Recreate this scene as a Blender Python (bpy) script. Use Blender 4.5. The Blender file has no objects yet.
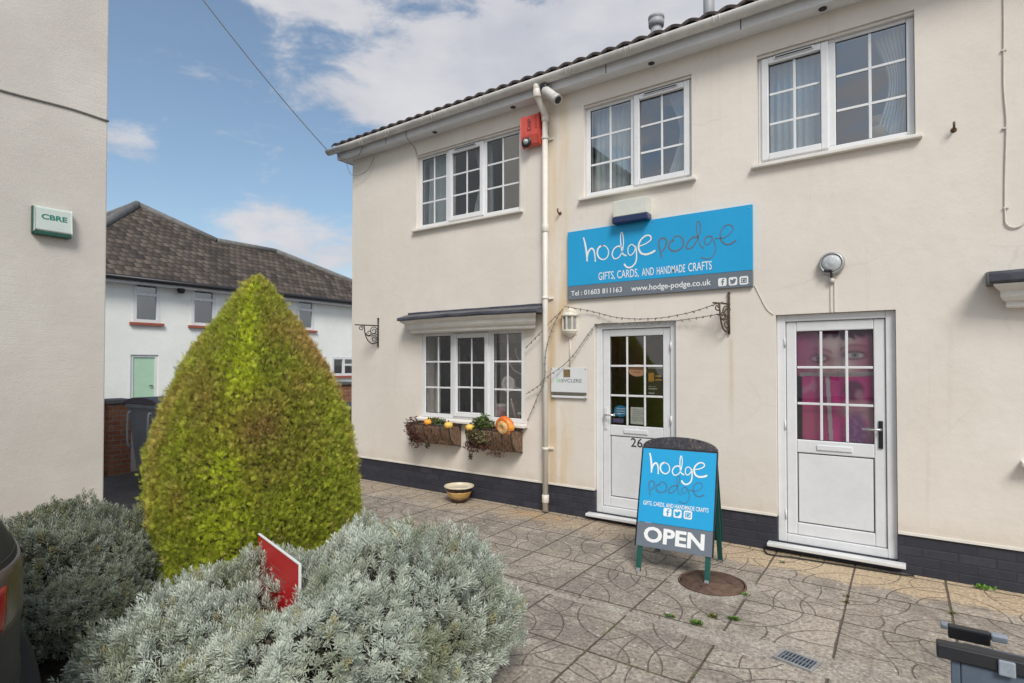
import bpy, math, random
import numpy as np
from mathutils import Vector, Matrix, noise as mnoise

random.seed(7)
rng = np.random.default_rng(7)
PI = math.pi
R = math.radians
scene = bpy.context.scene
COL = scene.collection

# ------------------------------------------------------------------ camera
CAM_H = 1.687
cam_d = bpy.data.cameras.new('Camera')
cam_d.sensor_width = 36.0
cam_d.lens = 562.44 / 1024 * 36
cam_d.shift_y = 14.13 / 1024
cam_d.clip_start = 0.05
cam_d.clip_end = 2000
cam = bpy.data.objects.new('Camera', cam_d)
cam.location = (0, -5.56, CAM_H)
cam.rotation_euler = (R(90 + 0.905), 0, R(34.874))
COL.objects.link(cam)
scene.camera = cam

# ------------------------------------------------------------------ sun and exposure
SUN_EL, SUN_AZ = R(46), R(138)      # azimuth clockwise from +Y
sun_d = bpy.data.lights.new('Sun', 'SUN')
sun_d.energy = 1.6
sun_d.angle = R(20)
sun_d.color = (1.0, 0.955, 0.89)
sun = bpy.data.objects.new('Sun', sun_d)
sd = Vector((math.sin(SUN_AZ) * math.cos(SUN_EL), math.cos(SUN_AZ) * math.cos(SUN_EL), math.sin(SUN_EL)))
sun.rotation_euler = sd.to_track_quat('Z', 'Y').to_euler()
sun.location = (6, -12, 14)
COL.objects.link(sun)
scene.view_settings.view_transform = 'Standard'
scene.view_settings.look = 'None'
scene.view_settings.exposure = 0.66
scene.view_settings.gamma = 1.0
scene.render.engine = 'CYCLES'
scene.cycles.max_bounces = 8
scene.cycles.transparent_max_bounces = 16


# ------------------------------------------------------------------ node helper
class NT:
    def __init__(s, tree):
        s.t = tree
        s.n = tree.nodes
        s.l = tree.links

    def new(s, kind, **kw):
        n = s.n.new(kind)
        for k, v in kw.items():
            setattr(n, k, v)
        return n

    def put(s, sock, v):
        if isinstance(v, bpy.types.NodeSocket):
            s.l.new(v, sock)
        else:
            sock.default_value = v

    def m(s, op, a, b=None, c=None, clamp=False):
        n = s.new('ShaderNodeMath', operation=op)
        n.use_clamp = clamp
        s.put(n.inputs[0], a)
        if b is not None:
            s.put(n.inputs[1], b)
        if c is not None:
            s.put(n.inputs[2], c)
        return n.outputs[0]

    def step(s, x, a, b):
        n = s.new('ShaderNodeMapRange', interpolation_type='SMOOTHSTEP')
        s.put(n.inputs[0], x)
        s.put(n.inputs[1], a)
        s.put(n.inputs[2], b)
        return n.outputs[0]

    def noise(s, vec, scale, detail=4, rough=0.55, dist=0.0, color=False):
        n = s.new('ShaderNodeTexNoise')
        if vec is not None:
            s.l.new(vec, n.inputs['Vector'])
        s.put(n.inputs['Scale'], scale)
        n.inputs['Detail'].default_value = detail
        n.inputs['Roughness'].default_value = rough
        n.inputs['Distortion'].default_value = dist
        return n.outputs['Color' if color else 'Fac']

    def mix(s, f, a, b, blend='MIX'):
        n = s.new('ShaderNodeMix', data_type='RGBA', blend_type=blend)
        s.put(n.inputs[0], f)
        for i, v in ((6, a), (7, b)):
            if isinstance(v, (tuple, list)):
                v = (*v[:3], 1.0)
            s.put(n.inputs[i], v)
        return n.outputs[2]

    def mapping(s, vec, scale=(1, 1, 1), loc=(0, 0, 0)):
        n = s.new('ShaderNodeMapping')
        s.l.new(vec, n.inputs[0])
        n.inputs['Scale'].default_value = scale
        n.inputs['Location'].default_value = loc
        return n.outputs[0]

    def pos(s):
        return s.new('ShaderNodeNewGeometry').outputs['Position']

    def obj(s):
        return s.new('ShaderNodeTexCoord').outputs['Object']

    def xyz(s, v):
        n = s.new('ShaderNodeSeparateXYZ')
        s.l.new(v, n.inputs[0])
        return n.outputs

    def comb(s, x, y, z=0.0):
        n = s.new('ShaderNodeCombineXYZ')
        for i, v in enumerate((x, y, z)):
            s.put(n.inputs[i], v)
        return n.outputs[0]

    def bump(s, h, strength=0.3, dist=0.01):
        n = s.new('ShaderNodeBump')
        n.inputs['Strength'].default_value = strength
        n.inputs['Distance'].default_value = dist
        s.l.new(h, n.inputs['Height'])
        return n.outputs[0]


def newmat(name):
    m = bpy.data.materials.new(name)
    m.use_nodes = True
    t = NT(m.node_tree)
    b = t.n['Principled BSDF']
    return m, t, b


def plain(name, col, rough=0.5, metal=0.0, var=0.12, scale=6.0, bump=0.0, bscale=60.0, spec=0.5, coat=0.0):
    """painted / cast / moulded surface with slight mottling and grain"""
    m, t, b = newmat(name)
    p = t.obj()
    n1 = t.noise(p, scale, 5, 0.6)
    n2 = t.noise(p, scale * 9, 3, 0.6)
    f = t.m('ADD', t.m('MULTIPLY', n1, 0.7), t.m('MULTIPLY', n2, 0.3))
    f = t.step(f, 0.3, 0.7)
    lo = tuple(c * (1 - var) for c in col)
    hi = tuple(min(1, c * (1 + var * 0.7)) for c in col)
    t.put(b.inputs['Base Color'], t.mix(f, lo, hi))
    rr = t.m('ADD', rough - 0.06, t.m('MULTIPLY', n1, 0.12))
    t.put(b.inputs['Roughness'], rr)
    b.inputs['Metallic'].default_value = metal
    b.inputs['Specular IOR Level'].default_value = spec
    b.inputs['Coat Weight'].default_value = coat
    if bump:
        t.put(b.inputs['Normal'], t.bump(t.noise(p, bscale, 3), bump, 0.004))
    return m


# ------------------------------------------------------------------ world: blue sky with broken cloud
world = bpy.data.worlds.new('World')
scene.world = world
world.use_nodes = True
w = NT(world.node_tree)
bg = w.n['Background']
sky = w.new('ShaderNodeTexSky', sky_type='NISHITA')
sky.sun_disc = False
sky.sun_elevation = SUN_EL
sky.sun_rotation = SUN_AZ
sky.air_density = 1.0
sky.dust_density = 2.2
sky.ozone_density = 1.2
skyc = w.mix(1.0, sky.outputs[0], (0.98, 1.03, 0.98), 'MULTIPLY')
w.put(bg.inputs[0], skyc)
bg.inputs[1].default_value = 0.100
dirv = w.new('ShaderNodeTexCoord').outputs['Generated']
dx, dy, dz = w.xyz(dirv)[:3]
az = w.m('ARCTAN2', dx, dy)
el = w.m('ARCSINE', dz)
tot = None
for (a, e, sa, se, k) in ((-0.62, 0.500, 0.30, 0.095, 1.05), (-0.78, 0.43, 0.13, 0.055, 0.85), (-0.97, 0.545, 0.10, 0.024, 0.75),
                          (-0.93, 0.200, 0.19, 0.055, 0.92), (-1.215, 0.322, 0.05, 0.030, 0.62), (-0.38, 0.53, 0.17, 0.055, 0.85),
                          (-1.10, 0.43, 0.10, 0.03, 0.12)):
    q = w.m('ADD', w.m('POWER', w.m('ABSOLUTE', w.m('DIVIDE', w.m('SUBTRACT', az, a), sa)), 2.0),
            w.m('POWER', w.m('ABSOLUTE', w.m('DIVIDE', w.m('SUBTRACT', el, e), se)), 2.0))
    g = w.m('MULTIPLY', w.m('EXPONENT', w.m('MULTIPLY', q, -0.8)), k)
    tot = g if tot is None else w.m('ADD', tot, g)
# broad broken cloud over the rest of the sky (away from the clear patch)
clear = w.m('EXPONENT', w.m('MULTIPLY', w.m('POWER', w.m('ABSOLUTE', w.m('DIVIDE', w.m('SUBTRACT', az, -0.85), 0.75)), 2.0), -1.0))
tot = w.m('ADD', tot, w.m('MULTIPLY', w.m('SUBTRACT', 1.0, clear), 0.62))
cv = w.comb(w.m('MULTIPLY', az, 3.2), w.m('MULTIPLY', el, 7.0), 0.0)
fb = w.noise(cv, 2.6, 9, 0.62, 0.25)
fb2 = w.noise(w.mapping(cv, loc=(3.1, 1.7, 0)), 1.2, 4, 0.5)
den = w.m('ADD', tot, w.m('MULTIPLY', w.m('SUBTRACT', fb, 0.5), 2.1))
mask = w.m('ADD', w.m('MULTIPLY', w.step(den, 0.30, 0.92), 0.90), 0.045)
thick = w.step(w.m('ADD', w.m('MULTIPLY', fb2, 0.9), w.m('MULTIPLY', fb, 0.5)), 0.45, 0.95)
ccol = w.mix(thick, (0.50, 0.515, 0.57), (0.66, 0.655, 0.675))
cb = w.new('ShaderNodeBackground')
w.put(cb.inputs[0], ccol)
cb.inputs[1].default_value = 0.70
ms = w.new('ShaderNodeMixShader')
w.put(ms.inputs[0], mask)
w.l.new(bg.outputs[0], ms.inputs[1])
w.l.new(cb.outputs[0], ms.inputs[2])
w.l.new(ms.outputs[0], w.n['World Output'].inputs[0])


# ------------------------------------------------------------------ mesh + object helpers
def tag(o, label=None, cat=None, group=None, kind=None):
    if label: o['label'] = label
    if cat: o['category'] = cat
    if group: o['group'] = group
    if kind: o['kind'] = kind
    return o


def thing(name, label, cat, loc=(0, 0, 0), rotz=0.0, group=None):
    o = bpy.data.objects.new(name, None)
    o.empty_display_size = 0.1
    o.location = loc
    o.rotation_euler = (0, 0, rotz)
    COL.objects.link(o)
    return tag(o, label, cat, group)


def top_of(o):
    while o.parent:
        o = o.parent
    return o


class MB:
    """collects boxes, prisms, tubes and lathes; build() links them as ONE mesh object"""

    def __init__(s):
        s.v = []
        s.f = []
        s.mi = []
        s.sm = []

    def add(s, vs, fs, mi=0, smooth=False):
        o = len(s.v)
        s.v += [tuple(map(float, p)) for p in vs]
        for f in fs:
            s.f.append([i + o for i in f])
            s.mi.append(mi)
            s.sm.append(smooth)
        return s

    def box(s, x0, x1, y0, y1, z0, z1, mi=0):
        vs = [(x0, y0, z0), (x1, y0, z0), (x1, y1, z0), (x0, y1, z0), (x0, y0, z1), (x1, y0, z1), (x1, y1, z1), (x0, y1, z1)]
        return s.add(vs, [(0, 3, 2, 1), (4, 5, 6, 7), (0, 1, 5, 4), (1, 2, 6, 5), (2, 3, 7, 6), (3, 0, 4, 7)], mi)

    def prism(s, poly, y0, y1, mi=0, fn=None):
        """polygon in (x,z), extruded from y0 (front) to y1"""
        n = len(poly)
        a = [(x, y0, z) for x, z in poly] + [(x, y1, z) for x, z in poly]
        if fn:
            a = [fn(*p) for p in a]
        fs = [tuple(range(n)), tuple(range(2 * n - 1, n - 1, -1))]
        fs += [(i, i + n, (i + 1) % n + n, (i + 1) % n) for i in range(n)]
        return s.add(a, fs, mi)

    def tube(s, pts, r, n=8, mi=0, caps=True, flat=None, smooth=True):
        P = [Vector(p) for p in pts]
        rad = r if isinstance(r, (list, tuple)) else [r] * len(P)
        T0 = (P[1] - P[0]).normalized()
        ref = Vector((0, 0, 1)) if abs(T0.z) < 0.9 else Vector((1, 0, 0))
        N = T0.cross(ref).normalized()
        vs, fs = [], []
        for i, p in enumerate(P):
            if i == 0: T = (P[1] - P[0])
            elif i == len(P) - 1: T = (P[-1] - P[-2])
            else: T = (P[i + 1] - P[i - 1])
            T = T.normalized()
            N = (N - T * N.dot(T))
            N = N.normalized() if N.length > 1e-6 else T.orthogonal().normalized()
            B = T.cross(N)
            for k in range(n):
                a = 2 * PI * k / n
                off = N * math.cos(a) * rad[i] + B * math.sin(a) * rad[i]
                if flat is not None:
                    ax, sc = flat
                    off = off - ax * off.dot(ax) * (1 - sc)
                vs.append(p + off)
        for i in range(len(P) - 1):
            for k in range(n):
                fs.append((i * n + k, i * n + (k + 1) % n, (i + 1) * n + (k + 1) % n, (i + 1) * n + k))
        s.add(vs, fs, mi, smooth)
        if caps:
            o = len(s.v) - len(vs)
            s.f.append([o + k for k in range(n)][::-1]); s.mi.append(mi); s.sm.append(False)
            s.f.append([o + (len(P) - 1) * n + k for k in range(n)]); s.mi.append(mi); s.sm.append(False)
        return s

    def lathe(s, prof, c=(0, 0, 0), n=24, mi=0, axis='z', sx=1.0, sy=1.0, smooth=True, ribs=0, ribd=0.0):
        vs, fs = [], []
        for (r, h) in prof:
            for k in range(n):
                a = 2 * PI * k / n
                rr = r * (1 - ribd * abs(math.sin(a * ribs / 2.0)) ** 0.5 + ribd) if ribs else r
                x, y = rr * math.cos(a) * sx, rr * math.sin(a) * sy
                if axis == 'z': vs.append((c[0] + x, c[1] + y, c[2] + h))
                elif axis == 'y': vs.append((c[0] + x, c[1] + h, c[2] - y))
                else: vs.append((c[0] + h, c[1] + x, c[2] + y))
        for i in range(len(prof) - 1):
            for k in range(n):
                fs.append((i * n + k, i * n + (k + 1) % n, (i + 1) * n + (k + 1) % n, (i + 1) * n + k))
        s.add(vs, fs, mi, smooth)
        o = len(s.v) - len(vs)
        if prof[0][0] > 1e-5:
            s.f.append([o + k for k in range(n)][::-1]); s.mi.append(mi); s.sm.append(False)
        if prof[-1][0] > 1e-5:
            s.f.append([o + (len(prof) - 1) * n + k for k in range(n)]); s.mi.append(mi); s.sm.append(False)
        return s

    def xf(s, fn):
        s.v = [tuple(fn(*p)) for p in s.v]
        return s

    def build(s, name, mats, parent=None, bevel=0.0, local=False, label=None, segs=2):
        me = bpy.data.meshes.new(name)
        vs = s.v
        if parent is not None and not local:
            L = top_of(parent).location
            vs = [(x - L.x, y - L.y, z - L.z) for x, y, z in vs]
        me.from_pydata(vs, [], s.f)
        for mm in (mats if isinstance(mats, (list, tuple)) else [mats]):
            me.materials.append(mm)
        me.polygons.foreach_set('material_index', s.mi)
        me.polygons.foreach_set('use_smooth', s.sm)
        me.update()
        o = bpy.data.objects.new(name, me)
        COL.objects.link(o)
        if parent is not None:
            o.parent = parent
        if bevel:
            b = o.modifiers.new('bevel', 'BEVEL')
            b.width = bevel
            b.segments = segs
            b.limit_method = 'ANGLE'
            b.angle_limit = R(40)
        if label:
            o['label'] = label
        return o


def B(*a, **k):
    return MB().box(*a, **k)


def smooth_path(pts, sub=6):
    """Catmull-Rom through the points (any dimension)"""
    P = [np.array(p, float) for p in pts]
    P = [2 * P[0] - P[1]] + P + [2 * P[-1] - P[-2]]
    out = []
    for i in range(1, len(P) - 2):
        for k in range(sub):
            t = k / sub
            a, b, c, d = P[i - 1], P[i], P[i + 1], P[i + 2]
            out.append(0.5 * (2 * b + (c - a) * t + (2 * a - 5 * b + 4 * c - d) * t * t + (3 * b - a - 3 * c + d) * t ** 3))
    out.append(P[-2])
    return [tuple(p) for p in out]


def fbm(P, scale, seed=0.0, oct=3):
    return np.array([mnoise.fractal(Vector((p[0] * scale + seed, p[1] * scale, p[2] * scale)), 1.0, 2.0, oct) for p in P])


def text_geo(txt, bold=0.0):
    """2-D outline faces of a word as (verts, faces), from the built-in font"""
    cu = bpy.data.curves.new('t', 'FONT')
    cu.body = txt
    cu.size = 1.0
    cu.offset = bold
    cu.resolution_u = 3
    o = bpy.data.objects.new('t', cu)
    COL.objects.link(o)
    dg = bpy.context.evaluated_depsgraph_get()
    dg.update()
    me = bpy.data.meshes.new_from_object(o.evaluated_get(dg))
    vs = np.array([v.co[:2] for v in me.vertices])
    fs = [tuple(p.vertices) for p in me.polygons]
    bpy.data.objects.remove(o)
    bpy.data.curves.remove(cu)
    bpy.data.meshes.remove(me)
    return vs, fs


def add_text(mb, txt, u0, u1, v0, v1, fn, bold=0.0, mi=0, slant=0.0):
    """letters fitted to the box; fn(u, v) -> a point on the surface"""
    vs, fs = text_geo(txt, bold)
    lo, hi = vs.min(0), vs.max(0)
    q = (vs - lo) / (hi - lo)
    pts = [fn(u0 + (u1 - u0) * a + slant * b, v0 + (v1 - v0) * b) for a, b in q]
    mb.add(pts, fs, mi)


# ------------------------------------------------------------------ materials
def mat_render_wall():
    m, t, b = newmat('cream_render')
    p = t.pos()
    x, y, z = t.xyz(p)[:3]
    n1 = t.noise(p, 1.1, 6, 0.6)
    n2 = t.noise(p, 7.0, 5, 0.65)
    n3 = t.noise(t.mapping(p, (6, 6, 0.5)), 1.0, 5, 0.6)
    col = t.mix(t.step(n1, 0.3, 0.7), (0.72, 0.667, 0.597), (0.775, 0.725, 0.66))
    col = t.mix(t.m('MULTIPLY', t.step(n2, 0.5, 0.8), 0.22), col, (0.60, 0.55, 0.50))
    # rusty run-off beside the downpipe and under fixings
    band = t.m('MULTIPLY', t.step(x, -3.42, -3.34), t.m('SUBTRACT', 1.0, t.step(x, -3.18, -2.98)))
    streak = t.step(n3, 0.36, 0.68)
    col = t.mix(t.m('MULTIPLY', t.m('MULTIPLY', band, streak), 0.62), col, (0.66, 0.47, 0.22))
    b2 = t.m('MULTIPLY', t.step(x, -3.36, -3.33), t.m('SUBTRACT', 1.0, t.step(x, -3.30, -3.23)))
    col = t.mix(t.m('MULTIPLY', t.m('MULTIPLY', b2, t.m('SUBTRACT', 1.0, t.step(z, 1.9, 3.4))), 0.5), col, (0.55, 0.36, 0.14))
    sp = t.m('EXPONENT', t.m('MULTIPLY', t.m('ADD', t.m('POWER', t.m('ABSOLUTE', t.m('DIVIDE', t.m('SUBTRACT', x, -3.19), 0.10)), 2.0),
                                            t.m('POWER', t.m('ABSOLUTE', t.m('DIVIDE', t.m('SUBTRACT', z, 2.2), 0.16)), 2.0)), -1.0))
    col = t.mix(t.m('MULTIPLY', sp, 0.55), col, (0.60, 0.36, 0.08))
    # faint drips below the iron bracket
    b3 = t.m('EXPONENT', t.m('MULTIPLY', t.m('POWER', t.m('ABSOLUTE', t.m('DIVIDE', t.m('SUBTRACT', x, -1.345), 0.02)), 2.0), -1.0))
    b3 = t.m('MULTIPLY', b3, t.m('MULTIPLY', t.step(z, 0.9, 1.6), t.m('SUBTRACT', 1.0, t.step(z, 1.9, 1.98))))
    col = t.mix(t.m('MULTIPLY', b3, 0.35), col, (0.5, 0.36, 0.2))
    st2 = t.noise(t.mapping(p, (11, 11, 0.35)), 1.0, 5, 0.65)
    col = t.mix(t.m('MULTIPLY', t.step(st2, 0.56, 0.74), 0.20), col, (0.56, 0.49, 0.40))
    crk = t.new('ShaderNodeTexVoronoi', feature='DISTANCE_TO_EDGE')
    t.l.new(t.mix(0.12, p, t.noise(p, 3.0, 4, 0.6, color=True)), crk.inputs['Vector'])
    crk.inputs['Scale'].default_value = 0.75
    crl = t.m('SUBTRACT', 1.0, t.step(crk.outputs['Distance'], 0.0015, 0.006))
    crl = t.m('MULTIPLY', crl, t.step(t.noise(p, 0.9, 3), 0.50, 0.60))
    col = t.mix(t.m('MULTIPLY', crl, 0.13), col, (0.42, 0.37, 0.31))
    patch = t.m('MULTIPLY', t.step(t.noise(p, 0.55, 2, 0.3), 0.56, 0.575), 0.16)
    col = t.mix(patch, col, (0.80, 0.75, 0.69))
    # splash dirt low down
    low = t.m('SUBTRACT', 1.0, t.step(t.m('ADD', z, t.m('MULTIPLY', n2, 0.25)), 0.36, 0.62))
    col = t.mix(t.m('MULTIPLY', low, 0.48), col, (0.50, 0.40, 0.30))
    t.put(b.inputs['Base Color'], col)
    b.inputs['Roughness'].default_value = 0.85
    h = t.m('ADD', t.m('MULTIPLY', t.noise(p, 90, 3), 0.3), t.m('MULTIPLY', t.noise(p, 9, 4), 0.9))
    t.put(b.inputs['Normal'], t.bump(h, 0.30, 0.012))
    return m


def mat_grey_render():
    m, t, b = newmat('grey_white_masonry_paint')
    p = t.pos()
    n1 = t.noise(p, 0.9, 6, 0.6)
    n2 = t.noise(t.mapping(p, (5, 3.2, 5)), 1.4, 6, 0.65)
    z = t.xyz(p)[2]
    col = t.mix(t.step(n1, 0.3, 0.7), (0.585, 0.55, 0.505), (0.68, 0.645, 0.595))
    col = t.mix(t.m('MULTIPLY', t.step(n2, 0.55, 0.8), 0.25), col, (0.50, 0.475, 0.44))
    t.put(b.inputs['Base Color'], col)
    b.inputs['Roughness'].default_value = 0.8
    h = t.m('ADD', t.m('MULTIPLY', n2, 0.8), t.m('MULTIPLY', t.noise(p, 60, 3), 0.3))
    crs = t.m('MULTIPLY', t.step(t.m('ABSOLUTE', t.m('SUBTRACT', t.m('FRACT', t.m('DIVIDE', t.m('ADD', z, t.m('MULTIPLY', t.noise(p, 3, 3), 0.03)), 0.075)), 0.5)), 0.40, 0.5), -0.14)
    h = t.m('ADD', h, t.m('MULTIPLY', crs, t.step(n1, 0.4, 0.6)))
    t.put(b.inputs['Normal'], t.bump(h, 0.38, 0.014))
    return m


def brick_mat(name, c1, c2, mortar, axis='xz', scale=1.0, bw=0.225, bh=0.075, ms=0.006, rough=0.8, bumpk=0.4, off=0.0):
    m, t, b = newmat(name)
    p = t.pos()
    x, y, z = t.xyz(p)[:3]
    u = t.m('ADD', x, y)
    v = t.comb(u, t.m('ADD', z, off), 0.0)
    n = t.new('ShaderNodeTexBrick')
    t.l.new(v, n.inputs['Vector'])
    n.inputs['Scale'].default_value = 1.0
    n.inputs['Brick Width'].default_value = bw
    n.inputs['Row Height'].default_value = bh
    n.inputs['Mortar Size'].default_value = ms
    n.inputs['Mortar Smooth'].default_value = 0.3
    n.inputs['Color1'].default_value = (*c1, 1)
    n.inputs['Color2'].default_value = (*c2, 1)
    n.inputs['Mortar'].default_value = (*mortar, 1)
    n1 = t.noise(p, 14, 5, 0.65)
    col = t.mix(t.m('MULTIPLY', t.step(n1, 0.35, 0.75), 0.45), n.outputs['Color'], tuple(c * 0.55 for c in c1))
    t.put(b.inputs['Base Color'], col)
    t.put(b.inputs['Roughness'], t.m('ADD', rough - 0.1, t.m('MULTIPLY', n1, 0.2)))
    h = t.m('SUBTRACT', t.m('MULTIPLY', n1, 0.3), n.outputs['Fac'])
    t.put(b.inputs['Normal'], t.bump(h, bumpk, 0.008))
    return m


def mat_paving():
    m, t, b = newmat('patterned_concrete_slabs')
    p = t.pos()
    x, y, z = t.xyz(p)[:3]
    wob = t.m('MULTIPLY', t.m('SUBTRACT', t.noise(p, 2.5, 3), 0.5), 0.015)
    sx = t.m('DIVIDE', t.m('ADD', t.m('ADD', x, 0.352), wob), 0.6)
    past = t.m('LESS_THAN', y, -1.93)
    yy = t.m('ADD', t.m('ADD', y, 0.07), t.m('MULTIPLY', past, 0.10))
    sy = t.m('DIVIDE', t.m('ADD', yy, t.m('MULTIPLY', wob, -1.0)), 0.6)
    cx, cy = t.m('FLOOR', sx), t.m('FLOOR', sy)
    u, v = t.m('SUBTRACT', sx, cx), t.m('SUBTRACT', sy, cy)
    wn = t.new('ShaderNodeTexWhiteNoise', noise_dimensions='2D')
    t.l.new(t.comb(cx, cy), wn.inputs['Vector'])
    rc = t.new('ShaderNodeSeparateColor')
    t.l.new(wn.outputs['Color'], rc.inputs[0])
    r1, r2, r3 = rc.outputs[:3]
    wn2 = t.new('ShaderNodeTexWhiteNoise', noise_dimensions='3D')
    t.l.new(t.comb(cx, cy, 5.3), wn2.inputs['Vector'])
    r4 = wn2.outputs['Value']

    def flip(c, r):
        g = t.m('GREATER_THAN', r, 0.5)
        return t.m('ADD', t.m('MULTIPLY', g, t.m('SUBTRACT', 1.0, c)), t.m('MULTIPLY', t.m('SUBTRACT', 1.0, g), c))
    fu, fv = flip(u, r1), flip(v, r2)
    sw = t.m('GREATER_THAN', r4, 0.5)
    nsw = t.m('SUBTRACT', 1.0, sw)
    uu = t.m('ADD', t.m('MULTIPLY', sw, fv), t.m('MULTIPLY', nsw, fu))
    vv = t.m('ADD', t.m('MULTIPLY', sw, fu), t.m('MULTIPLY', nsw, fv))

    def dist(c0, c1):
        a = t.m('SUBTRACT', uu, c0)
        q = t.m('SUBTRACT', vv, c1)
        return t.m('SQRT', t.m('ADD', t.m('MULTIPLY', a, a), t.m('MULTIPLY', q, q)))

    def arc(d, r):
        return t.m('ABSOLUTE', t.m('SUBTRACT', d, r))
    dA = dist(-0.12, 0.02)
    dB = dist(1.14, 0.96)
    dC = dist(0.30, 1.22)
    dD = dist(0.74, -0.26)
    inA = t.m('LESS_THAN', dA, 0.74)
    inB = t.m('LESS_THAN', dB, 0.66)
    g = arc(dA, 0.74)
    g = t.m('MINIMUM', g, t.m('ADD', arc(dB, 0.66), t.m('MULTIPLY', inA, 1.0)))
    g = t.m('MINIMUM', g, t.m('ADD', arc(dC, 0.66), t.m('MULTIPLY', inB, 1.0)))
    g = t.m('MINIMUM', g, t.m('ADD', arc(dC, 0.95), t.m('MULTIPLY', t.m('SUBTRACT', 1.0, inA), 1.0)))
    g = t.m('MINIMUM', g, t.m('ADD', arc(dD, 0.52), t.m('MULTIPLY', t.m('SUBTRACT', 1.0, inA), 1.0)))
    g = t.m('MINIMUM', g, t.m('ADD', arc(dD, 0.98), t.m('MULTIPLY', t.m('SUBTRACT', 1.0, inB), 1.0)))
    g = t.m('MINIMUM', g, t.m('ADD', arc(dA, 0.44), t.m('MULTIPLY', t.m('LESS_THAN', dD, 0.52), 1.0)))
    dE = dist(0.02, 0.78)
    g = t.m('MINIMUM', g, t.m('ADD', arc(dE, 0.36), t.m('MULTIPLY', inA, 1.0)))
    g = t.m('MINIMUM', g, t.m('ADD', arc(dB, 0.36), t.m('MULTIPLY', t.m('LESS_THAN', dC, 0.95), 1.0)))
    grain = t.noise(p, 45, 5, 0.7)
    gw = t.m('ADD', 0.003, t.m('MULTIPLY', t.noise(p, 8, 3), 0.012))
    groove = t.m('SUBTRACT', 1.0, t.step(g, t.m('MULTIPLY', gw, 0.35), t.m('MULTIPLY', gw, 1.25)))
    # worn slabs lose part of their pattern
    wear = t.step(t.noise(p, 2.2, 4, 0.6), 0.56, 0.68)
    groove = t.m('MULTIPLY', groove, t.m('SUBTRACT', 1.0, t.m('MULTIPLY', wear, 0.75)))
    je = t.m('MINIMUM', t.m('MINIMUM', u, t.m('SUBTRACT', 1.0, u)), t.m('MINIMUM', v, t.m('SUBTRACT', 1.0, v)))
    jw = t.m('ADD', 0.006, t.m('MULTIPLY', t.noise(p, 5, 3), 0.019))
    joint = t.m('SUBTRACT', 1.0, t.step(je, t.m('MULTIPLY', jw, 0.5), jw))
    # mortar fillet between the two laid areas, wider to the right
    wid = t.m('ADD', 0.035, t.m('MULTIPLY', t.step(x, -1.5, -0.8), 0.085))
    bn = t.m('MULTIPLY', t.m('SUBTRACT', t.noise(p, 7, 5, 0.7), 0.5), 0.10)
    band = t.m('SUBTRACT', 1.0, t.step(t.m('ABSOLUTE', t.m('ADD', t.m('ADD', y, 1.955), bn)), t.m('MULTIPLY', wid, 0.9), t.m('MULTIPLY', wid, 1.1)))
    ring = t.m('SQRT', t.m('ADD', t.m('POWER', t.m('ABSOLUTE', t.m('ADD', x, 1.23)), 2.0), t.m('POWER', t.m('ABSOLUTE', t.m('ADD', y, 1.09)), 2.0)))
    collar = t.m('SUBTRACT', 1.0, t.step(t.m('ADD', ring, t.m('MULTIPLY', bn, 1.6)), 0.30, 0.36))
    cem = t.m('MAXIMUM', band, collar)
    noc = t.m('SUBTRACT', 1.0, cem)
    groove = t.m('MULTIPLY', groove, noc)
    joint = t.m('MULTIPLY', joint, noc)
    # colours
    big = t.noise(p, 1.3, 6, 0.65)
    mid = t.noise(p, 6.5, 6, 0.7)
    col = t.mix(r3, (0.29, 0.25, 0.207), (0.415, 0.36, 0.30))
    col = t.mix(t.m('MULTIPLY', t.step(big, 0.42, 0.60), 0.70), col, (0.195, 0.172, 0.152))
    col = t.mix(t.m('MULTIPLY', t.step(mid, 0.48, 0.62), 0.55), col, (0.46, 0.41, 0.35))
    col = t.mix(t.m('MULTIPLY', t.step(t.noise(p, 19, 5, 0.75), 0.50, 0.62), 0.55), col, (0.175, 0.152, 0.13))
    # wind-blown sandy strip that stays dry against the wall
    se = t.m('ADD', y, t.m('MULTIPLY', t.m('SUBTRACT', t.noise(p, 1.9, 5, 0.6), 0.5), 0.85))
    sand = t.step(se, -0.56, -0.42)
    col = t.mix(t.m('MULTIPLY', sand, t.m('ADD', 0.30, t.m('MULTIPLY', t.step(x, -3.0, -0.5), 0.42))), col, (0.54, 0.41, 0.26))
    rust = t.m('EXPONENT', t.m('MULTIPLY', t.m('ADD', t.m('POWER', t.m('ABSOLUTE', t.m('DIVIDE', t.m('ADD', x, 3.4), 0.55)), 2.0),
                                              t.m('POWER', t.m('ABSOLUTE', t.m('DIVIDE', t.m('ADD', y, 0.22), 0.16)), 2.0)), -1.0))
    col = t.mix(t.m('MULTIPLY', t.m('MULTIPLY', rust, t.step(mid, 0.4, 0.6)), 0.7), col, (0.48, 0.29, 0.12))
    # pale lichen specks
    vor = t.new('ShaderNodeTexVoronoi')
    t.l.new(p, vor.inputs['Vector'])
    vor.inputs['Scale'].default_value = 21
    vs = t.new('ShaderNodeSeparateColor')
    t.l.new(vor.outputs['Color'], vs.inputs[0])
    spot = t.m('MULTIPLY', t.m('LESS_THAN', t.m('ADD', vor.outputs['Distance'], t.m('MULTIPLY', grain, 0.25)), 0.33), t.m('GREATER_THAN', vs.outputs[0], 0.78))
    spot = t.m('MULTIPLY', spot, t.step(t.noise(p, 1.7, 3), 0.46, 0.58))
    col = t.mix(t.m('MULTIPLY', spot, 0.75), col, (0.62, 0.60, 0.55))
    # cement with exposed stones
    v2 = t.new('ShaderNodeTexVoronoi')
    t.l.new(p, v2.inputs['Vector'])
    v2.inputs['Scale'].default_value = 55
    v2s = t.new('ShaderNodeSeparateColor')
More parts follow.
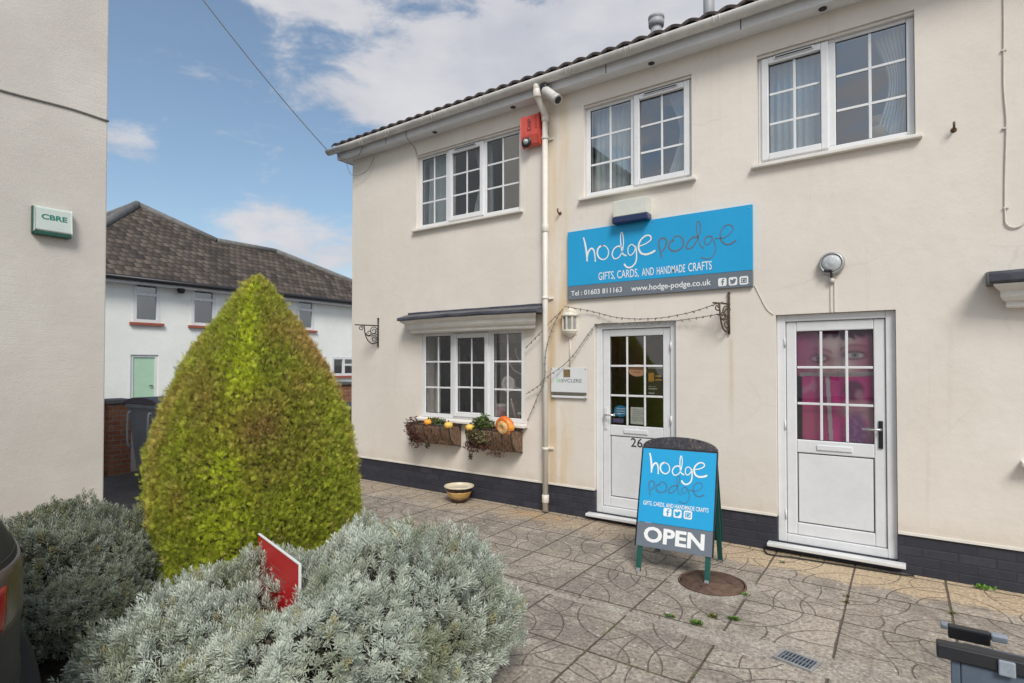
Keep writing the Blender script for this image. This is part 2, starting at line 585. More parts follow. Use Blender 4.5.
    t.l.new(v2.outputs['Color'], v2s.inputs[0])
    stone = t.m('MULTIPLY', t.m('LESS_THAN', v2.outputs['Distance'], 0.40), t.step(t.noise(p, 5, 3), 0.42, 0.55))
    ccol = t.mix(t.step(mid, 0.35, 0.65), (0.27, 0.24, 0.205), (0.40, 0.36, 0.31))
    ccol = t.mix(t.m('MULTIPLY', stone, t.m('MULTIPLY', v2s.outputs[1], 0.75)), ccol, (0.55, 0.52, 0.47))
    col = t.mix(cem, col, ccol)
    col = t.mix(t.m('MULTIPLY', groove, 0.68), col, (0.085, 0.07, 0.058))
    moss = t.m('MULTIPLY', t.step(t.noise(p, 3.0, 4), 0.53, 0.64), t.step(x, -3.2, -1.4))
    jc = t.mix(moss, (0.085, 0.065, 0.05), (0.095, 0.105, 0.03))
    col = t.mix(t.m('MULTIPLY', joint, 0.92), col, jc)
    speck = t.noise(p, 130, 3, 0.8)
    col = t.mix(t.m('MULTIPLY', t.step(speck, 0.56, 0.66), 0.45), col, (0.56, 0.52, 0.46))
    col = t.mix(t.m('MULTIPLY', t.m('SUBTRACT', 1.0, t.step(speck, 0.30, 0.42)), 0.45), col, (0.13, 0.11, 0.095))
    fine = t.m('ADD', 0.66, t.m('MULTIPLY', t.step(grain, 0.34, 0.66), 0.68))
    fin = t.comb(fine, fine, fine)
    col = t.mix(1.0, col, fin, 'MULTIPLY')
    t.put(b.inputs['Base Color'], col)
    t.put(b.inputs['Roughness'], t.m('ADD', 0.74, t.m('MULTIPLY', mid, 0.2)))
    b.inputs['Specular IOR Level'].default_value = 0.35
    h = t.m('ADD', t.m('MULTIPLY', grain, 0.22), t.m('MULTIPLY', mid, 0.30))
    h = t.m('ADD', h, t.m('MULTIPLY', stone, t.m('MULTIPLY', cem, 0.4)))
    h = t.m('SUBTRACT', h, t.m('MULTIPLY', groove, 0.8))
    h = t.m('SUBTRACT', h, t.m('MULTIPLY', joint, 1.1))
    t.put(b.inputs['Normal'], t.bump(h, 0.75, 0.010))
    return m


def mat_asphalt():
    m, t, b = newmat('worn_asphalt')
    p = t.pos()
    n1 = t.noise(p, 0.8, 6, 0.65)
    n2 = t.noise(p, 40, 4, 0.7)
    col = t.mix(t.step(n1, 0.3, 0.7), (0.085, 0.076, 0.072), (0.145, 0.128, 0.118))
    col = t.mix(t.step(n2, 0.52, 0.75), col, (0.22, 0.20, 0.185))
    t.put(b.inputs['Base Color'], col)
    b.inputs['Roughness'].default_value = 0.85
    t.put(b.inputs['Normal'], t.bump(n2, 0.5, 0.008))
    return m


def mat_soil():
    m, t, b = newmat('dark_soil')
    p = t.pos()
    n = t.noise(p, 18, 6, 0.7)
    t.put(b.inputs['Base Color'], t.mix(t.step(n, 0.35, 0.7), (0.035, 0.026, 0.02), (0.10, 0.078, 0.058)))
    b.inputs['Roughness'].default_value = 0.95
    t.put(b.inputs['Normal'], t.bump(n, 0.8, 0.03))
    return m


def mat_glass(name, tint=(0.80, 0.84, 0.85), refl=1.0):
    """double-glazed pane: Fresnel reflection over a slightly tinted see-through body"""
    m = bpy.data.materials.new(name)
    m.use_nodes = True
    t = NT(m.node_tree)
    t.n.clear()
    out = t.new('ShaderNodeOutputMaterial')
    tr = t.new('ShaderNodeBsdfTransparent')
    tr.inputs[0].default_value = (*tint, 1)
    gl = t.new('ShaderNodeBsdfGlossy')
    gl.inputs['Roughness'].default_value = 0.015
    gl.inputs[0].default_value = (0.96, 0.98, 1.0, 1)
    p = t.pos()
    wv = t.bump(t.noise(p, 2.2, 2), 0.06, 0.02)
    t.l.new(wv, gl.inputs['Normal'])
    fr = t.new('ShaderNodeFresnel')
    fr.inputs[0].default_value = 1.5
    bf = t.new('ShaderNodeNewGeometry').outputs['Backfacing']
    f = t.m('MINIMUM', t.m('MULTIPLY', fr.outputs[0], 2.0 * refl), 1.0)
    f = t.m('MULTIPLY', f, t.m('SUBTRACT', 1.0, bf))   # one reflecting face per pane
    mx = t.new('ShaderNodeMixShader')
    t.put(mx.inputs[0], f)
    t.l.new(tr.outputs[0], mx.inputs[1])
    t.l.new(gl.outputs[0], mx.inputs[2])
    t.l.new(mx.outputs[0], out.inputs[0])
    return m


def mat_leaf(name, rough=0.6, transl=0.25):
    m, t, b = newmat(name)
    a = t.new('ShaderNodeAttribute', attribute_name='tone')
    t.l.new(a.outputs['Color'], b.inputs['Base Color'])
    b.inputs['Roughness'].default_value = rough
    b.inputs['Specular IOR Level'].default_value = 0.3
    out = t.n['Material Output']
    tl = t.new('ShaderNodeBsdfTranslucent')
    t.l.new(a.outputs['Color'], tl.inputs[0])
    mx = t.new('ShaderNodeMixShader')
    mx.inputs[0].default_value = transl
    t.l.new(b.outputs[0], mx.inputs[1])
    t.l.new(tl.outputs[0], mx.inputs[2])
    t.l.new(mx.outputs[0], out.inputs[0])
    return m


def mat_rooftile(name, c1, c2, c3, tw=0.17, th=0.34):
    """concrete tiles; uv in metres: u along the eaves, v up the slope"""
    m, t, b = newmat(name)
    uv = t.new('ShaderNodeUVMap').outputs[0]
    u, v = t.xyz(uv)[:2]
    r = t.m('DIVIDE', v, th)
    row = t.m('FLOOR', r)
    fv = t.m('SUBTRACT', r, row)
    c = t.m('ADD', t.m('DIVIDE', u, tw), t.m('MULTIPLY', row, 0.5 if tw > 0.2 else 0.0))
    cell = t.m('FLOOR', c)
    fu = t.m('SUBTRACT', c, cell)
    wn = t.new('ShaderNodeTexWhiteNoise', noise_dimensions='2D')
    t.l.new(t.comb(cell, row), wn.inputs['Vector'])
    n1 = t.noise(t.comb(u, v), 3.0, 6, 0.7)
    col = t.mix(wn.outputs['Value'], c1, c2)
    col = t.mix(t.m('MULTIPLY', t.step(n1, 0.45, 0.7), 0.7), col, c3)
    lip = t.m('SUBTRACT', 1.0, t.step(fv, 0.05, 0.26))
    gap = t.m('SUBTRACT', 1.0, t.step(t.m('MINIMUM', fu, t.m('SUBTRACT', 1.0, fu)), 0.02, 0.10))
    col = t.mix(t.m('MAXIMUM', t.m('MULTIPLY', lip, 0.85), t.m('MULTIPLY', gap, 0.45)), col, tuple(k * 0.3 for k in c1))
    t.put(b.inputs['Base Color'], col)
    b.inputs['Roughness'].default_value = 0.88
    roll = t.m('ABSOLUTE', t.m('SINE', t.m('MULTIPLY', fu, PI)))
    h = t.m('ADD', t.m('MULTIPLY', roll, 0.9), t.m('MULTIPLY', t.m('SUBTRACT', 1.0, fv), 0.8))
    t.put(b.inputs['Normal'], t.bump(h, 1.0, 0.05))
    return m


def mat_lead():
    m, t, b = newmat('lead_flashing')
    p = t.pos()
    n = t.noise(p, 5, 5, 0.6)
    t.put(b.inputs['Base Color'], t.mix(t.step(n, 0.35, 0.65), (0.045, 0.05, 0.065), (0.085, 0.09, 0.11)))
    b.inputs['Roughness'].default_value = 0.45
    t.put(b.inputs['Normal'], t.bump(n, 0.5, 0.02))
    return m


def mat_bracken():
    m, t, b = newmat('dried_fern_lining')
    p = t.pos()
    n = t.noise(t.mapping(p, (60, 60, 18)), 1.0, 4, 0.7)
    t.put(b.inputs['Base Color'], t.mix(t.step(n, 0.3, 0.7), (0.085, 0.048, 0.03), (0.31, 0.19, 0.12)))
    b.inputs['Roughness'].default_value = 0.9
    t.put(b.inputs['Normal'], t.bump(n, 1.0, 0.02))
    return m


def mat_rust(name='rusty_iron', c1=(0.10, 0.055, 0.038), c2=(0.20, 0.115, 0.075), scale=22):
    m, t, b = newmat(name)
    p = t.obj()
    n = t.noise(p, scale, 6, 0.7)
    t.put(b.inputs['Base Color'], t.mix(t.step(n, 0.35, 0.68), c1, c2))
    b.inputs['Roughness'].default_value = 0.78
    b.inputs['Metallic'].default_value = 0.15
    t.put(b.inputs['Normal'], t.bump(n, 0.6, 0.006))
    return m


def mat_mottled(name, c1, c2, scale=18, rough=0.35, c3=None):
    m, t, b = newmat(name)
    p = t.obj()
    n = t.noise(p, scale, 6, 0.65)
    col = t.mix(t.step(n, 0.38, 0.64), c1, c2)
    if c3:
        col = t.mix(t.step(t.noise(p, scale * 2.6, 4), 0.58, 0.7), col, c3)
    t.put(b.inputs['Base Color'], col)
    b.inputs['Roughness'].default_value = rough
    return m


def mat_cloth(name, col):
    m, t, b = newmat(name)
    p = t.obj()
    n = t.noise(t.mapping(p, (30, 30, 2)), 1.0, 4)
    t.put(b.inputs['Base Color'], t.mix(n, tuple(c * 0.82 for c in col), col))
    b.inputs['Roughness'].default_value = 0.9
    return m


M = {}
M['cream'] = mat_render_wall()
M['greywall'] = mat_grey_render()
M['plinth'] = brick_mat('black_painted_brick', (0.030, 0.033, 0.048), (0.048, 0.050, 0.068), (0.030, 0.031, 0.042), rough=0.55, bumpk=0.5, off=0.002)
M['redbrick'] = brick_mat('red_brick', (0.36, 0.125, 0.06), (0.46, 0.19, 0.10), (0.33, 0.29, 0.25), ms=0.009)
M['paving'] = mat_paving()
M['asphalt'] = mat_asphalt()
M['soil'] = mat_soil()
M['glass'] = mat_glass('window_glass', refl=3.1)
M['shopglass'] = mat_glass('shop_window_glass', (0.92, 0.92, 0.92), 2.0)
M['upvc'] = plain('white_upvc', (0.74, 0.755, 0.775), 0.34, var=0.07, scale=2.2)
M['clip'] = plain('dull_blue_grey_plastic', (0.27, 0.31, 0.36), 0.5, var=0.25, scale=20)
M['pipe'] = plain('ivory_painted_pipe', (0.76, 0.725, 0.66), 0.42, var=0.08, scale=3)
M['upvcg'] = plain('weathered_white_upvc', (0.70, 0.71, 0.715), 0.4, var=0.10, scale=5)
M['gutter'] = plain('aged_white_gutter', (0.60, 0.59, 0.565), 0.45, var=0.2, scale=4)
M['fascia'] = plain('white_fascia_board', (0.70, 0.71, 0.73), 0.4, var=0.08, scale=2.5)
M['sillw'] = plain('painted_stone_sill', (0.76, 0.735, 0.69), 0.6, var=0.08, scale=6, bump=0.2)
M['rubber'] = plain('black_seal', (0.02, 0.02, 0.024), 0.6)
M['dark'] = plain('dark_plastic', (0.018, 0.019, 0.022), 0.45)
M['blackmetal'] = plain('black_metal', (0.025, 0.025, 0.03), 0.4, metal=0.3)
M['chrome'] = plain('satin_steel', (0.62, 0.63, 0.64), 0.28, metal=0.9)
M['lead'] = mat_lead()
M['tile'] = mat_rooftile('brown_pantile', (0.085, 0.066, 0.062), (0.14, 0.105, 0.095), (0.10, 0.092, 0.085))
M['house_tile'] = mat_rooftile('mottled_roof_tile', (0.036, 0.028, 0.024), (0.135, 0.105, 0.086), (0.070, 0.056, 0.030), 0.24, 0.29)
M['housewall'] = plain('pale_blue_white_render', (0.86, 0.89, 0.85), 0.85, var=0.06, scale=1.0, bump=0.2, bscale=25)
M['ridge'] = plain('grey_ridge_tile', (0.17, 0.165, 0.16), 0.85, var=0.3, scale=5)
M['interior'] = plain('room_plaster', (0.66, 0.62, 0.56), 0.9, var=0.08)
M['intfloor'] = plain('brown_carpet', (0.24, 0.20, 0.16), 0.95, var=0.2)
M['blue'] = plain('sky_blue_print', (0.022, 0.365, 0.70), 0.45, var=0.03, scale=2, spec=0.3)
M['slate'] = plain('slate_grey_print', (0.155, 0.185, 0.225), 0.32, var=0.04, scale=2)
M['white'] = plain('white_vinyl', (0.84, 0.86, 0.87), 0.35, var=0.02)
M['podge'] = plain('grey_vinyl', (0.145, 0.165, 0.20), 0.4, var=0.03)
M['podgeb'] = plain('faded_grey_vinyl', (0.065, 0.19, 0.33), 0.4, var=0.05)
M['green_metal'] = plain('dark_green_paint', (0.010, 0.085, 0.070), 0.4, var=0.12)
M['red'] = plain('red_plastic', (0.60, 0.055, 0.045), 0.45, var=0.12, scale=8)
M['red2'] = plain('faded_red_plastic', (0.66, 0.10, 0.075), 0.5, var=0.12, scale=8)
M['redsign'] = plain('red_board', (0.55, 0.010, 0.016), 0.4, var=0.10, scale=9)
M['boxcream'] = plain('cream_plastic_box', (0.66, 0.68, 0.62), 0.45, var=0.08)
M['navy'] = plain('navy_lens', (0.02, 0.035, 0.11), 0.2, var=0.1)
M['alarmwhite'] = plain('white_green_alarm_case', (0.58, 0.655, 0.615), 0.4, var=0.05)
M['darkgreen'] = plain('dark_green_plastic', (0.012, 0.085, 0.058), 0.4)
M['cbre'] = plain('green_ink', (0.012, 0.20, 0.14), 0.5)
M['ivory'] = plain('ivory_metal', (0.72, 0.68, 0.58), 0.4, var=0.12, scale=20)
M['frost'] = plain('clear_lantern_glass', (0.30, 0.30, 0.29), 0.15, var=0.2)
M['rust'] = mat_rust()
M['bracket'] = mat_rust('rusty_bracket', (0.055, 0.036, 0.030), (0.15, 0.09, 0.06), 30)
M['manhole'] = mat_rust('rusty_cover', (0.085, 0.05, 0.036), (0.17, 0.105, 0.075), 14)
M['cable_b'] = plain('black_cable', (0.02, 0.02, 0.02), 0.5)
M['cable_w'] = plain('painted_cable', (0.68, 0.64, 0.59), 0.6)
M['cable_g'] = plain('grey_cable', (0.20, 0.19, 0.18), 0.6)
M['bulb'] = plain('clear_bulb', (0.30, 0.29, 0.27), 0.2)
M['bracken'] = mat_bracken()
M['leaf'] = mat_leaf('leaf')
M['needle'] = mat_leaf('clipped_conifer', 0.65, 0.3)
M['silver'] = mat_leaf('silver_leaf', 0.75, 0.2)
M['wood_dark'] = plain('brown_twigs', (0.055, 0.042, 0.032), 0.9, var=0.4, scale=20, bump=0.6)
M['pumpkin'] = mat_mottled('orange_gourd', (0.75, 0.22, 0.02), (0.85, 0.42, 0.05), 14)
M['gourd'] = mat_mottled('yellow_gourd', (0.80, 0.42, 0.04), (0.85, 0.58, 0.14), 14)
M['turban'] = mat_mottled('turban_squash_rim', (0.72, 0.13, 0.02), (0.82, 0.36, 0.06), 12)
M['turbanc'] = mat_mottled('turban_squash_crown', (0.62, 0.50, 0.26), (0.72, 0.26, 0.06), 40, 0.4, (0.16, 0.20, 0.08))
M['ochre'] = mat_mottled('ochre_glaze', (0.50, 0.29, 0.085), (0.62, 0.42, 0.17), 9, 0.25)
M['creamglaze'] = mat_mottled('cream_glaze', (0.66, 0.58, 0.42), (0.72, 0.66, 0.53), 9, 0.25)
M['brownglaze'] = mat_mottled('dark_brown_glaze', (0.022, 0.012, 0.008), (0.05, 0.026, 0.016), 9, 0.2)
M['curtain'] = mat_cloth('white_net', (0.88, 0.88, 0.88))
M['binplastic'] = plain('grey_bin_plastic', (0.29, 0.31, 0.35), 0.5, var=0.15, scale=5)
M['binlid'] = plain('purple_grey_lid', (0.13, 0.115, 0.135), 0.5, var=0.15)
M['galv'] = plain('galvanised_steel', (0.42, 0.43, 0.44), 0.45, metal=0.6, var=0.2)
M['bluegrey'] = plain('blue_grey_panel', (0.085, 0.115, 0.155), 0.5, var=0.12, scale=7)
M['carpaint'] = plain('dark_grey_car_paint', (0.024, 0.025, 0.028), 0.5, metal=0.0, var=0.1, spec=0.3)
M['carglass'] = plain('tinted_car_glass', (0.012, 0.013, 0.015), 0.08)
M['lampred'] = plain('red_lens', (0.28, 0.012, 0.012), 0.15)
M['lampclear'] = plain('smoked_clear_lens', (0.085, 0.062, 0.06), 0.25, var=0.2)
M['tyre'] = plain('tyre', (0.02, 0.02, 0.02), 0.8)
M['alloy'] = plain('alloy', (0.4, 0.4, 0.42), 0.35, metal=0.8)
M['mint'] = plain('mint_green_door', (0.45, 0.68, 0.50), 0.5, var=0.05)
M['sillred'] = plain('red_painted_sill', (0.36, 0.10, 0.065), 0.7, var=0.1)
M['magenta'] = mat_mottled('magenta_print', (0.42, 0.035, 0.20), (0.52, 0.07, 0.28), 5, 0.4)
M['rose'] = mat_mottled('rose_print', (0.42, 0.17, 0.26), (0.50, 0.27, 0.34), 5, 0.4)
M['pale'] = mat_mottled('pale_pink_print', (0.46, 0.36, 0.38), (0.54, 0.45, 0.46), 6, 0.4)
M['plum'] = mat_mottled('plum_print', (0.14, 0.035, 0.10), (0.22, 0.06, 0.16), 9, 0.4)
M['violet'] = mat_mottled('violet_print', (0.22, 0.09, 0.26), (0.32, 0.14, 0.34), 22, 0.4)
M['ink'] = plain('black_ink', (0.035, 0.03, 0.035), 0.4)
M['amber'] = plain('amber_ink', (0.50, 0.26, 0.05), 0.4)
M['peach'] = plain('peach_card', (0.70, 0.40, 0.24), 0.6)
M['paper'] = plain('pale_paper', (0.66, 0.70, 0.64), 0.7)
M['cyan'] = plain('blue_sticker', (0.03, 0.26, 0.48), 0.4)
M['lilac'] = plain('lilac_sticker', (0.16, 0.14, 0.30), 0.4)
M['shelfwood'] = plain('pale_wood', (0.42, 0.32, 0.23), 0.6, var=0.2)
M['ceramic'] = plain('white_ceramic', (0.74, 0.74, 0.72), 0.25)
M['pinkbox'] = plain('pink_gift_box', (0.62, 0.36, 0.42), 0.5)
M['teal'] = plain('teal_gift', (0.05, 0.25, 0.26), 0.5)
M['tan'] = plain('tan_plush', (0.55, 0.38, 0.20), 0.95, var=0.15, bump=0.6)
M['lens'] = plain('prismatic_lens', (0.50, 0.53, 0.55), 0.18, var=0.25, scale=30, bump=0.8, bscale=120)
M['aboardtop'] = mat_mottled('scuffed_black_paint', (0.022, 0.024, 0.035), (0.06, 0.055, 0.06), 25, 0.5, (0.20, 0.17, 0.14))
M['brownlogo'] = mat_mottled('bronze_square', (0.13, 0.085, 0.04), (0.30, 0.22, 0.10), 60, 0.4)
M['lime'] = plain('lime_ink', (0.20, 0.62, 0.22), 0.5)
M['greyink'] = plain('grey_ink', (0.16, 0.17, 0.18), 0.5)
M['olive'] = plain('olive_grey_strip', (0.14, 0.135, 0.115), 0.4)
M['plaquew'] = plain('acrylic_white', (0.72, 0.745, 0.77), 0.2, var=0.03)
M['terr'] = plain('buff_render', (0.74, 0.70, 0.64), 0.9, var=0.1, scale=1)


def mat_fan_metal():
    return plain('vent_grey', (0.36, 0.37, 0.40), 0.5)


M['ventgrey'] = mat_fan_metal()

# ------------------------------------------------------------------ ground
mb = MB()
mb.add([(-900, -900, -0.016), (900, -900, -0.016), (900, 900, -0.016), (-900, 900, -0.016)], [(0, 1, 2, 3)])
tag(mb.build('ground', M['asphalt']), kind='structure')
mb = MB()
mb.box(-7.35, 9.0, -7.6, 0.01, -0.06, 0.0)
tag(mb.build('pavement', M['paving'], bevel=0.006), kind='structure')
# planted soil bed
mb = MB()
bed = [(-2.0, -5.4), (-1.72, -3.75), (-1.95, -3.05), (-2.9, -2.62), (-4.6, -2.55), (-5.2, -3.4), (-5.1, -4.6), (-3.2, -4.85), (-2.6, -5.3)]
mb.add([(x, y, 0.004) for x, y in bed] + [(-3.4, -3.9, 0.05)], [(i, (i + 1) % len(bed), len(bed)) for i in range(len(bed))])
tag(mb.build('soil_bed', M['soil']), kind='structure')

# ------------------------------------------------------------------ shop building
shop = thing('shop_building', 'long cream rendered two storey shop building with white windows and black brick plinth', 'building', (-3.0, 0.0, 0.0))
XL, XR, YB, ZT = -6.81, 6.6, 6.4, 4.755
OPEN = {  # openings on the facade: x0, x1, z0, z1
    'win1': (-5.48, -3.755, 3.545, 4.56), 'win2': (-2.905, -1.705, 3.545, 4.573), 'win3': (-1.10, 0.093, 3.545, 4.563),
    'bay': (-5.36, -3.69, 0.985, 2.12), 'door1': (-2.78, -1.873, 0.075, 2.132), 'door2': (-0.954, -0.052, 0.085, 2.137),
    'bay2': (0.745, 2.415, 0.985, 2.12), 'win4': (1.60, 3.3, 3.545, 4.563), 'door3': (3.3, 4.2, 0.08, 2.13)}
PL = 0.315


def wall_with_holes(mb, x0, x1, z0, z1, holes, y0, y1):
    xs = sorted({x0, x1, *[h[0] for h in holes if x0 < h[0] < x1], *[h[1] for h in holes if x0 < h[1] < x1]})
    zs = sorted({z0, z1, *[h[2] for h in holes if z0 < h[2] < z1], *[h[3] for h in holes if z0 < h[3] < z1]})

    def solid(i, k):
        if i < 0 or k < 0 or i >= len(xs) - 1 or k >= len(zs) - 1: return None
        cx, cz = (xs[i] + xs[i + 1]) / 2, (zs[k] + zs[k + 1]) / 2
        return not any(h[0] < cx < h[1] and h[2] < cz < h[3] for h in holes)
    for i in range(len(xs) - 1):
        for k in range(len(zs) - 1):
            if not solid(i, k): continue
            a, b, c, d = xs[i], xs[i + 1], zs[k], zs[k + 1]
            mb.add([(a, y0, c), (b, y0, c), (b, y0, d), (a, y0, d)], [(0, 1, 2, 3)])
            mb.add([(a, y1, c), (b, y1, c), (b, y1, d), (a, y1, d)], [(3, 2, 1, 0)])
            for (di, dk, q) in ((-1, 0, [(a, c), (a, d)]), (1, 0, [(b, d), (b, c)]), (0, -1, [(b, c), (a, c)]), (0, 1, [(a, d), (b, d)])):
                s_ = solid(i + di, k + dk)
                if s_ is not True:
                    (p, r), (p2, r2) = q
                    mb.add([(p, y0, r), (p, y1, r), (p2, y1, r2), (p2, y0, r2)], [(0, 3, 2, 1)])


mb = MB()
holes = list(OPEN.values())
wall_with_holes(mb, XL, XR, PL, 4.94, holes, 0.0, 0.24)
mb.box(XL, XL + 0.24, 0.24, YB, 0.0, 4.94)
mb.box(XR - 0.24, XR, 0.24, YB, 0.0, 4.94)
mb.box(XL, XR, YB, YB + 0.24, 0.0, 4.94)
gz = 4.94 + (YB + 0.24) / 2 * math.tan(R(24))
for xa in (XL, XR - 0.24):
    mb.add([(xa, 0, 4.94), (xa + .24, 0, 4.94), (xa, YB + .24, 4.94), (xa + .24, YB + .24, 4.94), (xa, YB / 2 + .12, gz), (xa + .24, YB / 2 + .12, gz)],
           [(0, 4, 2), (1, 3, 5), (0, 1, 5, 4), (2, 4, 5, 3)])
mb.build('wall', M['cream'], shop)
# thin render drip along the plinth top
mb = MB()
segs = [(XL, OPEN['door1'][0]), (OPEN['door1'][1], OPEN['door2'][0]), (OPEN['door2'][1], OPEN['door3'][0]), (OPEN['door3'][1], XR)]
for a, b_ in segs:
    mb.box(a, b_, -0.012, 0.0, PL, PL + 0.02)
mb.build('render_stop', M['sillw'], shop)
mb = MB()
wall_with_holes(mb, XL + 0.004, XR - 0.004, -0.05, PL - 0.003, [OPEN['door1'], OPEN['door2'], OPEN['door3']], 0.006, 0.20)
mb.build('plinth', M['plinth'], shop)
# interior shell: ground floor rooms and upper rooms
mb = MB()
for (a, b_, c, d, dep) in ((-6.5, -1.55, 0.06, 2.62, 4.2), (-1.45, 0.35, 0.06, 2.62, 2.2), (0.45, 6.3, 0.06, 2.62, 3.6),
                           (-6.5, -3.3, 2.78, 4.72, 3.4), (-3.2, -1.45, 2.78, 4.72, 3.4), (-1.35, 1.2, 2.78, 4.72, 3.4), (1.3, 6.3, 2.78, 4.72, 3.4)):
    y0, y1 = 0.245, dep
    mb.add([(a, y0, c), (b_, y0, c), (b_, y1, c), (a, y1, c), (a, y0, d), (b_, y0, d), (b_, y1, d), (a, y1, d)],
           [(4, 7, 6, 5), (3, 2, 6, 7), (0, 3, 7, 4), (1, 5, 6, 2)])
    mb.add([(a, y0, c), (b_, y0, c), (b_, y1, c), (a, y1, c)], [(0, 1, 2, 3)], 1)
mb.build('interior_wall', [M['interior'], M['intfloor']], shop)

# roof: rows of rolled tiles
def tiled_slope(mb, x0, x1, y0, z0, slope, length, sgn=1, pitch=0.17, course=0.34, sub=6, amp=0.024, uvs=None):
    """overlapping courses of rolled tiles as one corrugated sheet"""
    ca, sa = math.cos(slope), math.sin(slope)
    nx = int(round((x1 - x0) / pitch)) * sub
    rows = int(length / course)
    vs, fs = [], []
    for r_ in range(rows):
        for e in (0, 1):
            d = (r_ + e) * course + (0.03 if e else 0)
            lift = 0.034 if e == 0 else 0.006
            for i in range(nx + 1):
                x = x0 + (x1 - x0) * i / nx
                ph = (i % sub) / sub
                h = lift + amp * max(0.0, math.sin(PI * ph * 1.0)) ** 1.0
                y = y0 + sgn * (d * ca - h * sa * 1.0)
                vs.append((x, y, z0 + d * sa + h * ca))
        # front lip of the course
        o = r_ * 2 * (nx + 1)
        for i in range(nx):
            f = (o + i, o + i + 1, o + nx + 1 + i + 1, o + nx + 1 + i)
            fs.append(f if sgn > 0 else f[::-1])
    base = len(mb.v)
    mb.add(vs, fs, 0, True)
    # thickness at the eaves
    n0 = [(vs[i][0], vs[i][1], vs[i][2]) for i in range(nx + 1)]
    n1 = [(p[0], p[1] + sgn * 0.004, p[2] - 0.03) for p in n0]
    mb.add(n0 + n1, [((i, nx + 1 + i, nx + 2 + i, i + 1) if sgn > 0 else (i + 1, nx + 2 + i, nx + 1 + i, i)) for i in range(nx)])


RP = R(24)
mb = MB()
RL = (YB / 2 + 0.12 + 0.25) / math.cos(RP) + 0.02
tiled_slope(mb, XL - 0.17, XR + 0.16, -0.245, 4.915, RP, RL)
tiled_slope(mb, XL - 0.17, XR + 0.16, YB + 0.24 + 0.245, 4.915, RP, RL, sgn=-1)
roof = mb.build('roof', M['tile'], shop)
me = roof.data
uvl = me.uv_layers.new(name='UVMap')
co = np.zeros(len(me.vertices) * 3); me.vertices.foreach_get('co', co); co = co.reshape(-1, 3)
li = np.zeros(len(me.loops), int); me.loops.foreach_get('vertex_index', li)
uvs = np.stack([co[li, 0] - XL, (co[li, 2] - 4.93) / math.sin(RP)], 1)
uvl.data.foreach_set('uv', uvs.ravel())
mb = MB()
mb.tube([(XL - 0.17, YB / 2 + 0.12, 4.92 + (YB / 2 + .36) * math.tan(RP)), (XR + 0.16, YB / 2 + 0.12, 4.92 + (YB / 2 + .36) * math.tan(RP))], 0.11, 10)
mb.build('ridge_tiles', M['tile'], roof)
# fascia, soffit, gutter
mb = MB()
mb.box(XL - 0.15, XR + 0.15, -0.17, -0.15, 4.755, 4.93)
mb.box(XL - 0.15, XL - 0.13, -0.149, 0.9, 4.755, 4.93)
fas = mb.build('fascia', M['fascia'], shop, bevel=0.003)
mb = MB()
mb.box(XL - 0.128, XR + 0.13, -0.149, -0.001, 4.762, 4.775)
mb.box(XL - 0.128, XL - 0.001, 0.0, 0.9, 4.762, 4.775)
so = mb.build('soffit', M['fascia'], shop)
for xv in (-5.065, -3.804, -2.088, -0.548):
    MB().lathe([(0.033, 0.0), (0.033, 0.006)], (xv, -0.078, 4.755), 14).build('soffit_vent', M['dark'], so)
for xj in (-5.9, -2.55, -1.2):
    B(xj - 0.004, xj + 0.004, -0.1725, -0.1701, 4.757, 4.85).build('fascia_joint', M['rubber'], fas)


def half_pipe(mb, x0, x1, yc, zc, r, n=12, th=0.006):
    vs, fs = [], []
    N = 24
    for i in range(N + 1):
        x = x0 + (x1 - x0) * i / N
        for k in range(n + 1):
            a = PI + PI * k / n
            vs.append((x, yc + r * math.cos(a), zc + r * 1.05 * math.sin(a)))
        for k in range(n, -1, -1):
            a = PI + PI * k / n
            vs.append((x, yc + (r - th) * math.cos(a), zc + (r - th) * 1.05 * math.sin(a)))
    m_ = 2 * (n + 1)
    for i in range(N):
        for k in range(m_):
            fs.append((i * m_ + k, (i + 1) * m_ + k, (i + 1) * m_ + (k + 1) % m_, i * m_ + (k + 1) % m_))
    fs.append(tuple(range(m_)))
    fs.append(tuple(range(N * m_ + m_ - 1, N * m_ - 1, -1)))
    mb.add(vs, fs, 0, True)
    for x in (x0, x1):   # stop ends
        e = [(x, yc + r * math.cos(PI + PI * k / n), zc + r * 1.05 * math.sin(PI + PI * k / n)) for k in range(n + 1)]
        e2 = [(x + 0.008, y, z) for _, y, z in e]
        mb.add(e + e2, [tuple(range(n + 1)), tuple(range(2 * n + 1, n, -1))])


mb = MB()
half_pipe(mb, XL - 0.27, XR + 0.2, -0.236, 4.892, 0.062)
gut = mb.build('gutter', M['gutter'], shop)
for xg in (-6.3, -5.75, -4.9, -4.1, -2.94, -2.25, -1.38, -0.6, 0.2, 1.1, 2.0):
    mb = MB()
    for dx in (-0.035, 0.02):
        pts = [(xg + dx, -0.236 + 0.0655 * math.cos(PI + PI * k / 10), 4.892 + 0.069 * math.sin(PI + PI * k / 10)) for k in range(11)]
        mb.tube(pts, 0.005, 6)
    mb.build('gutter_bracket', M['gutter'], gut)
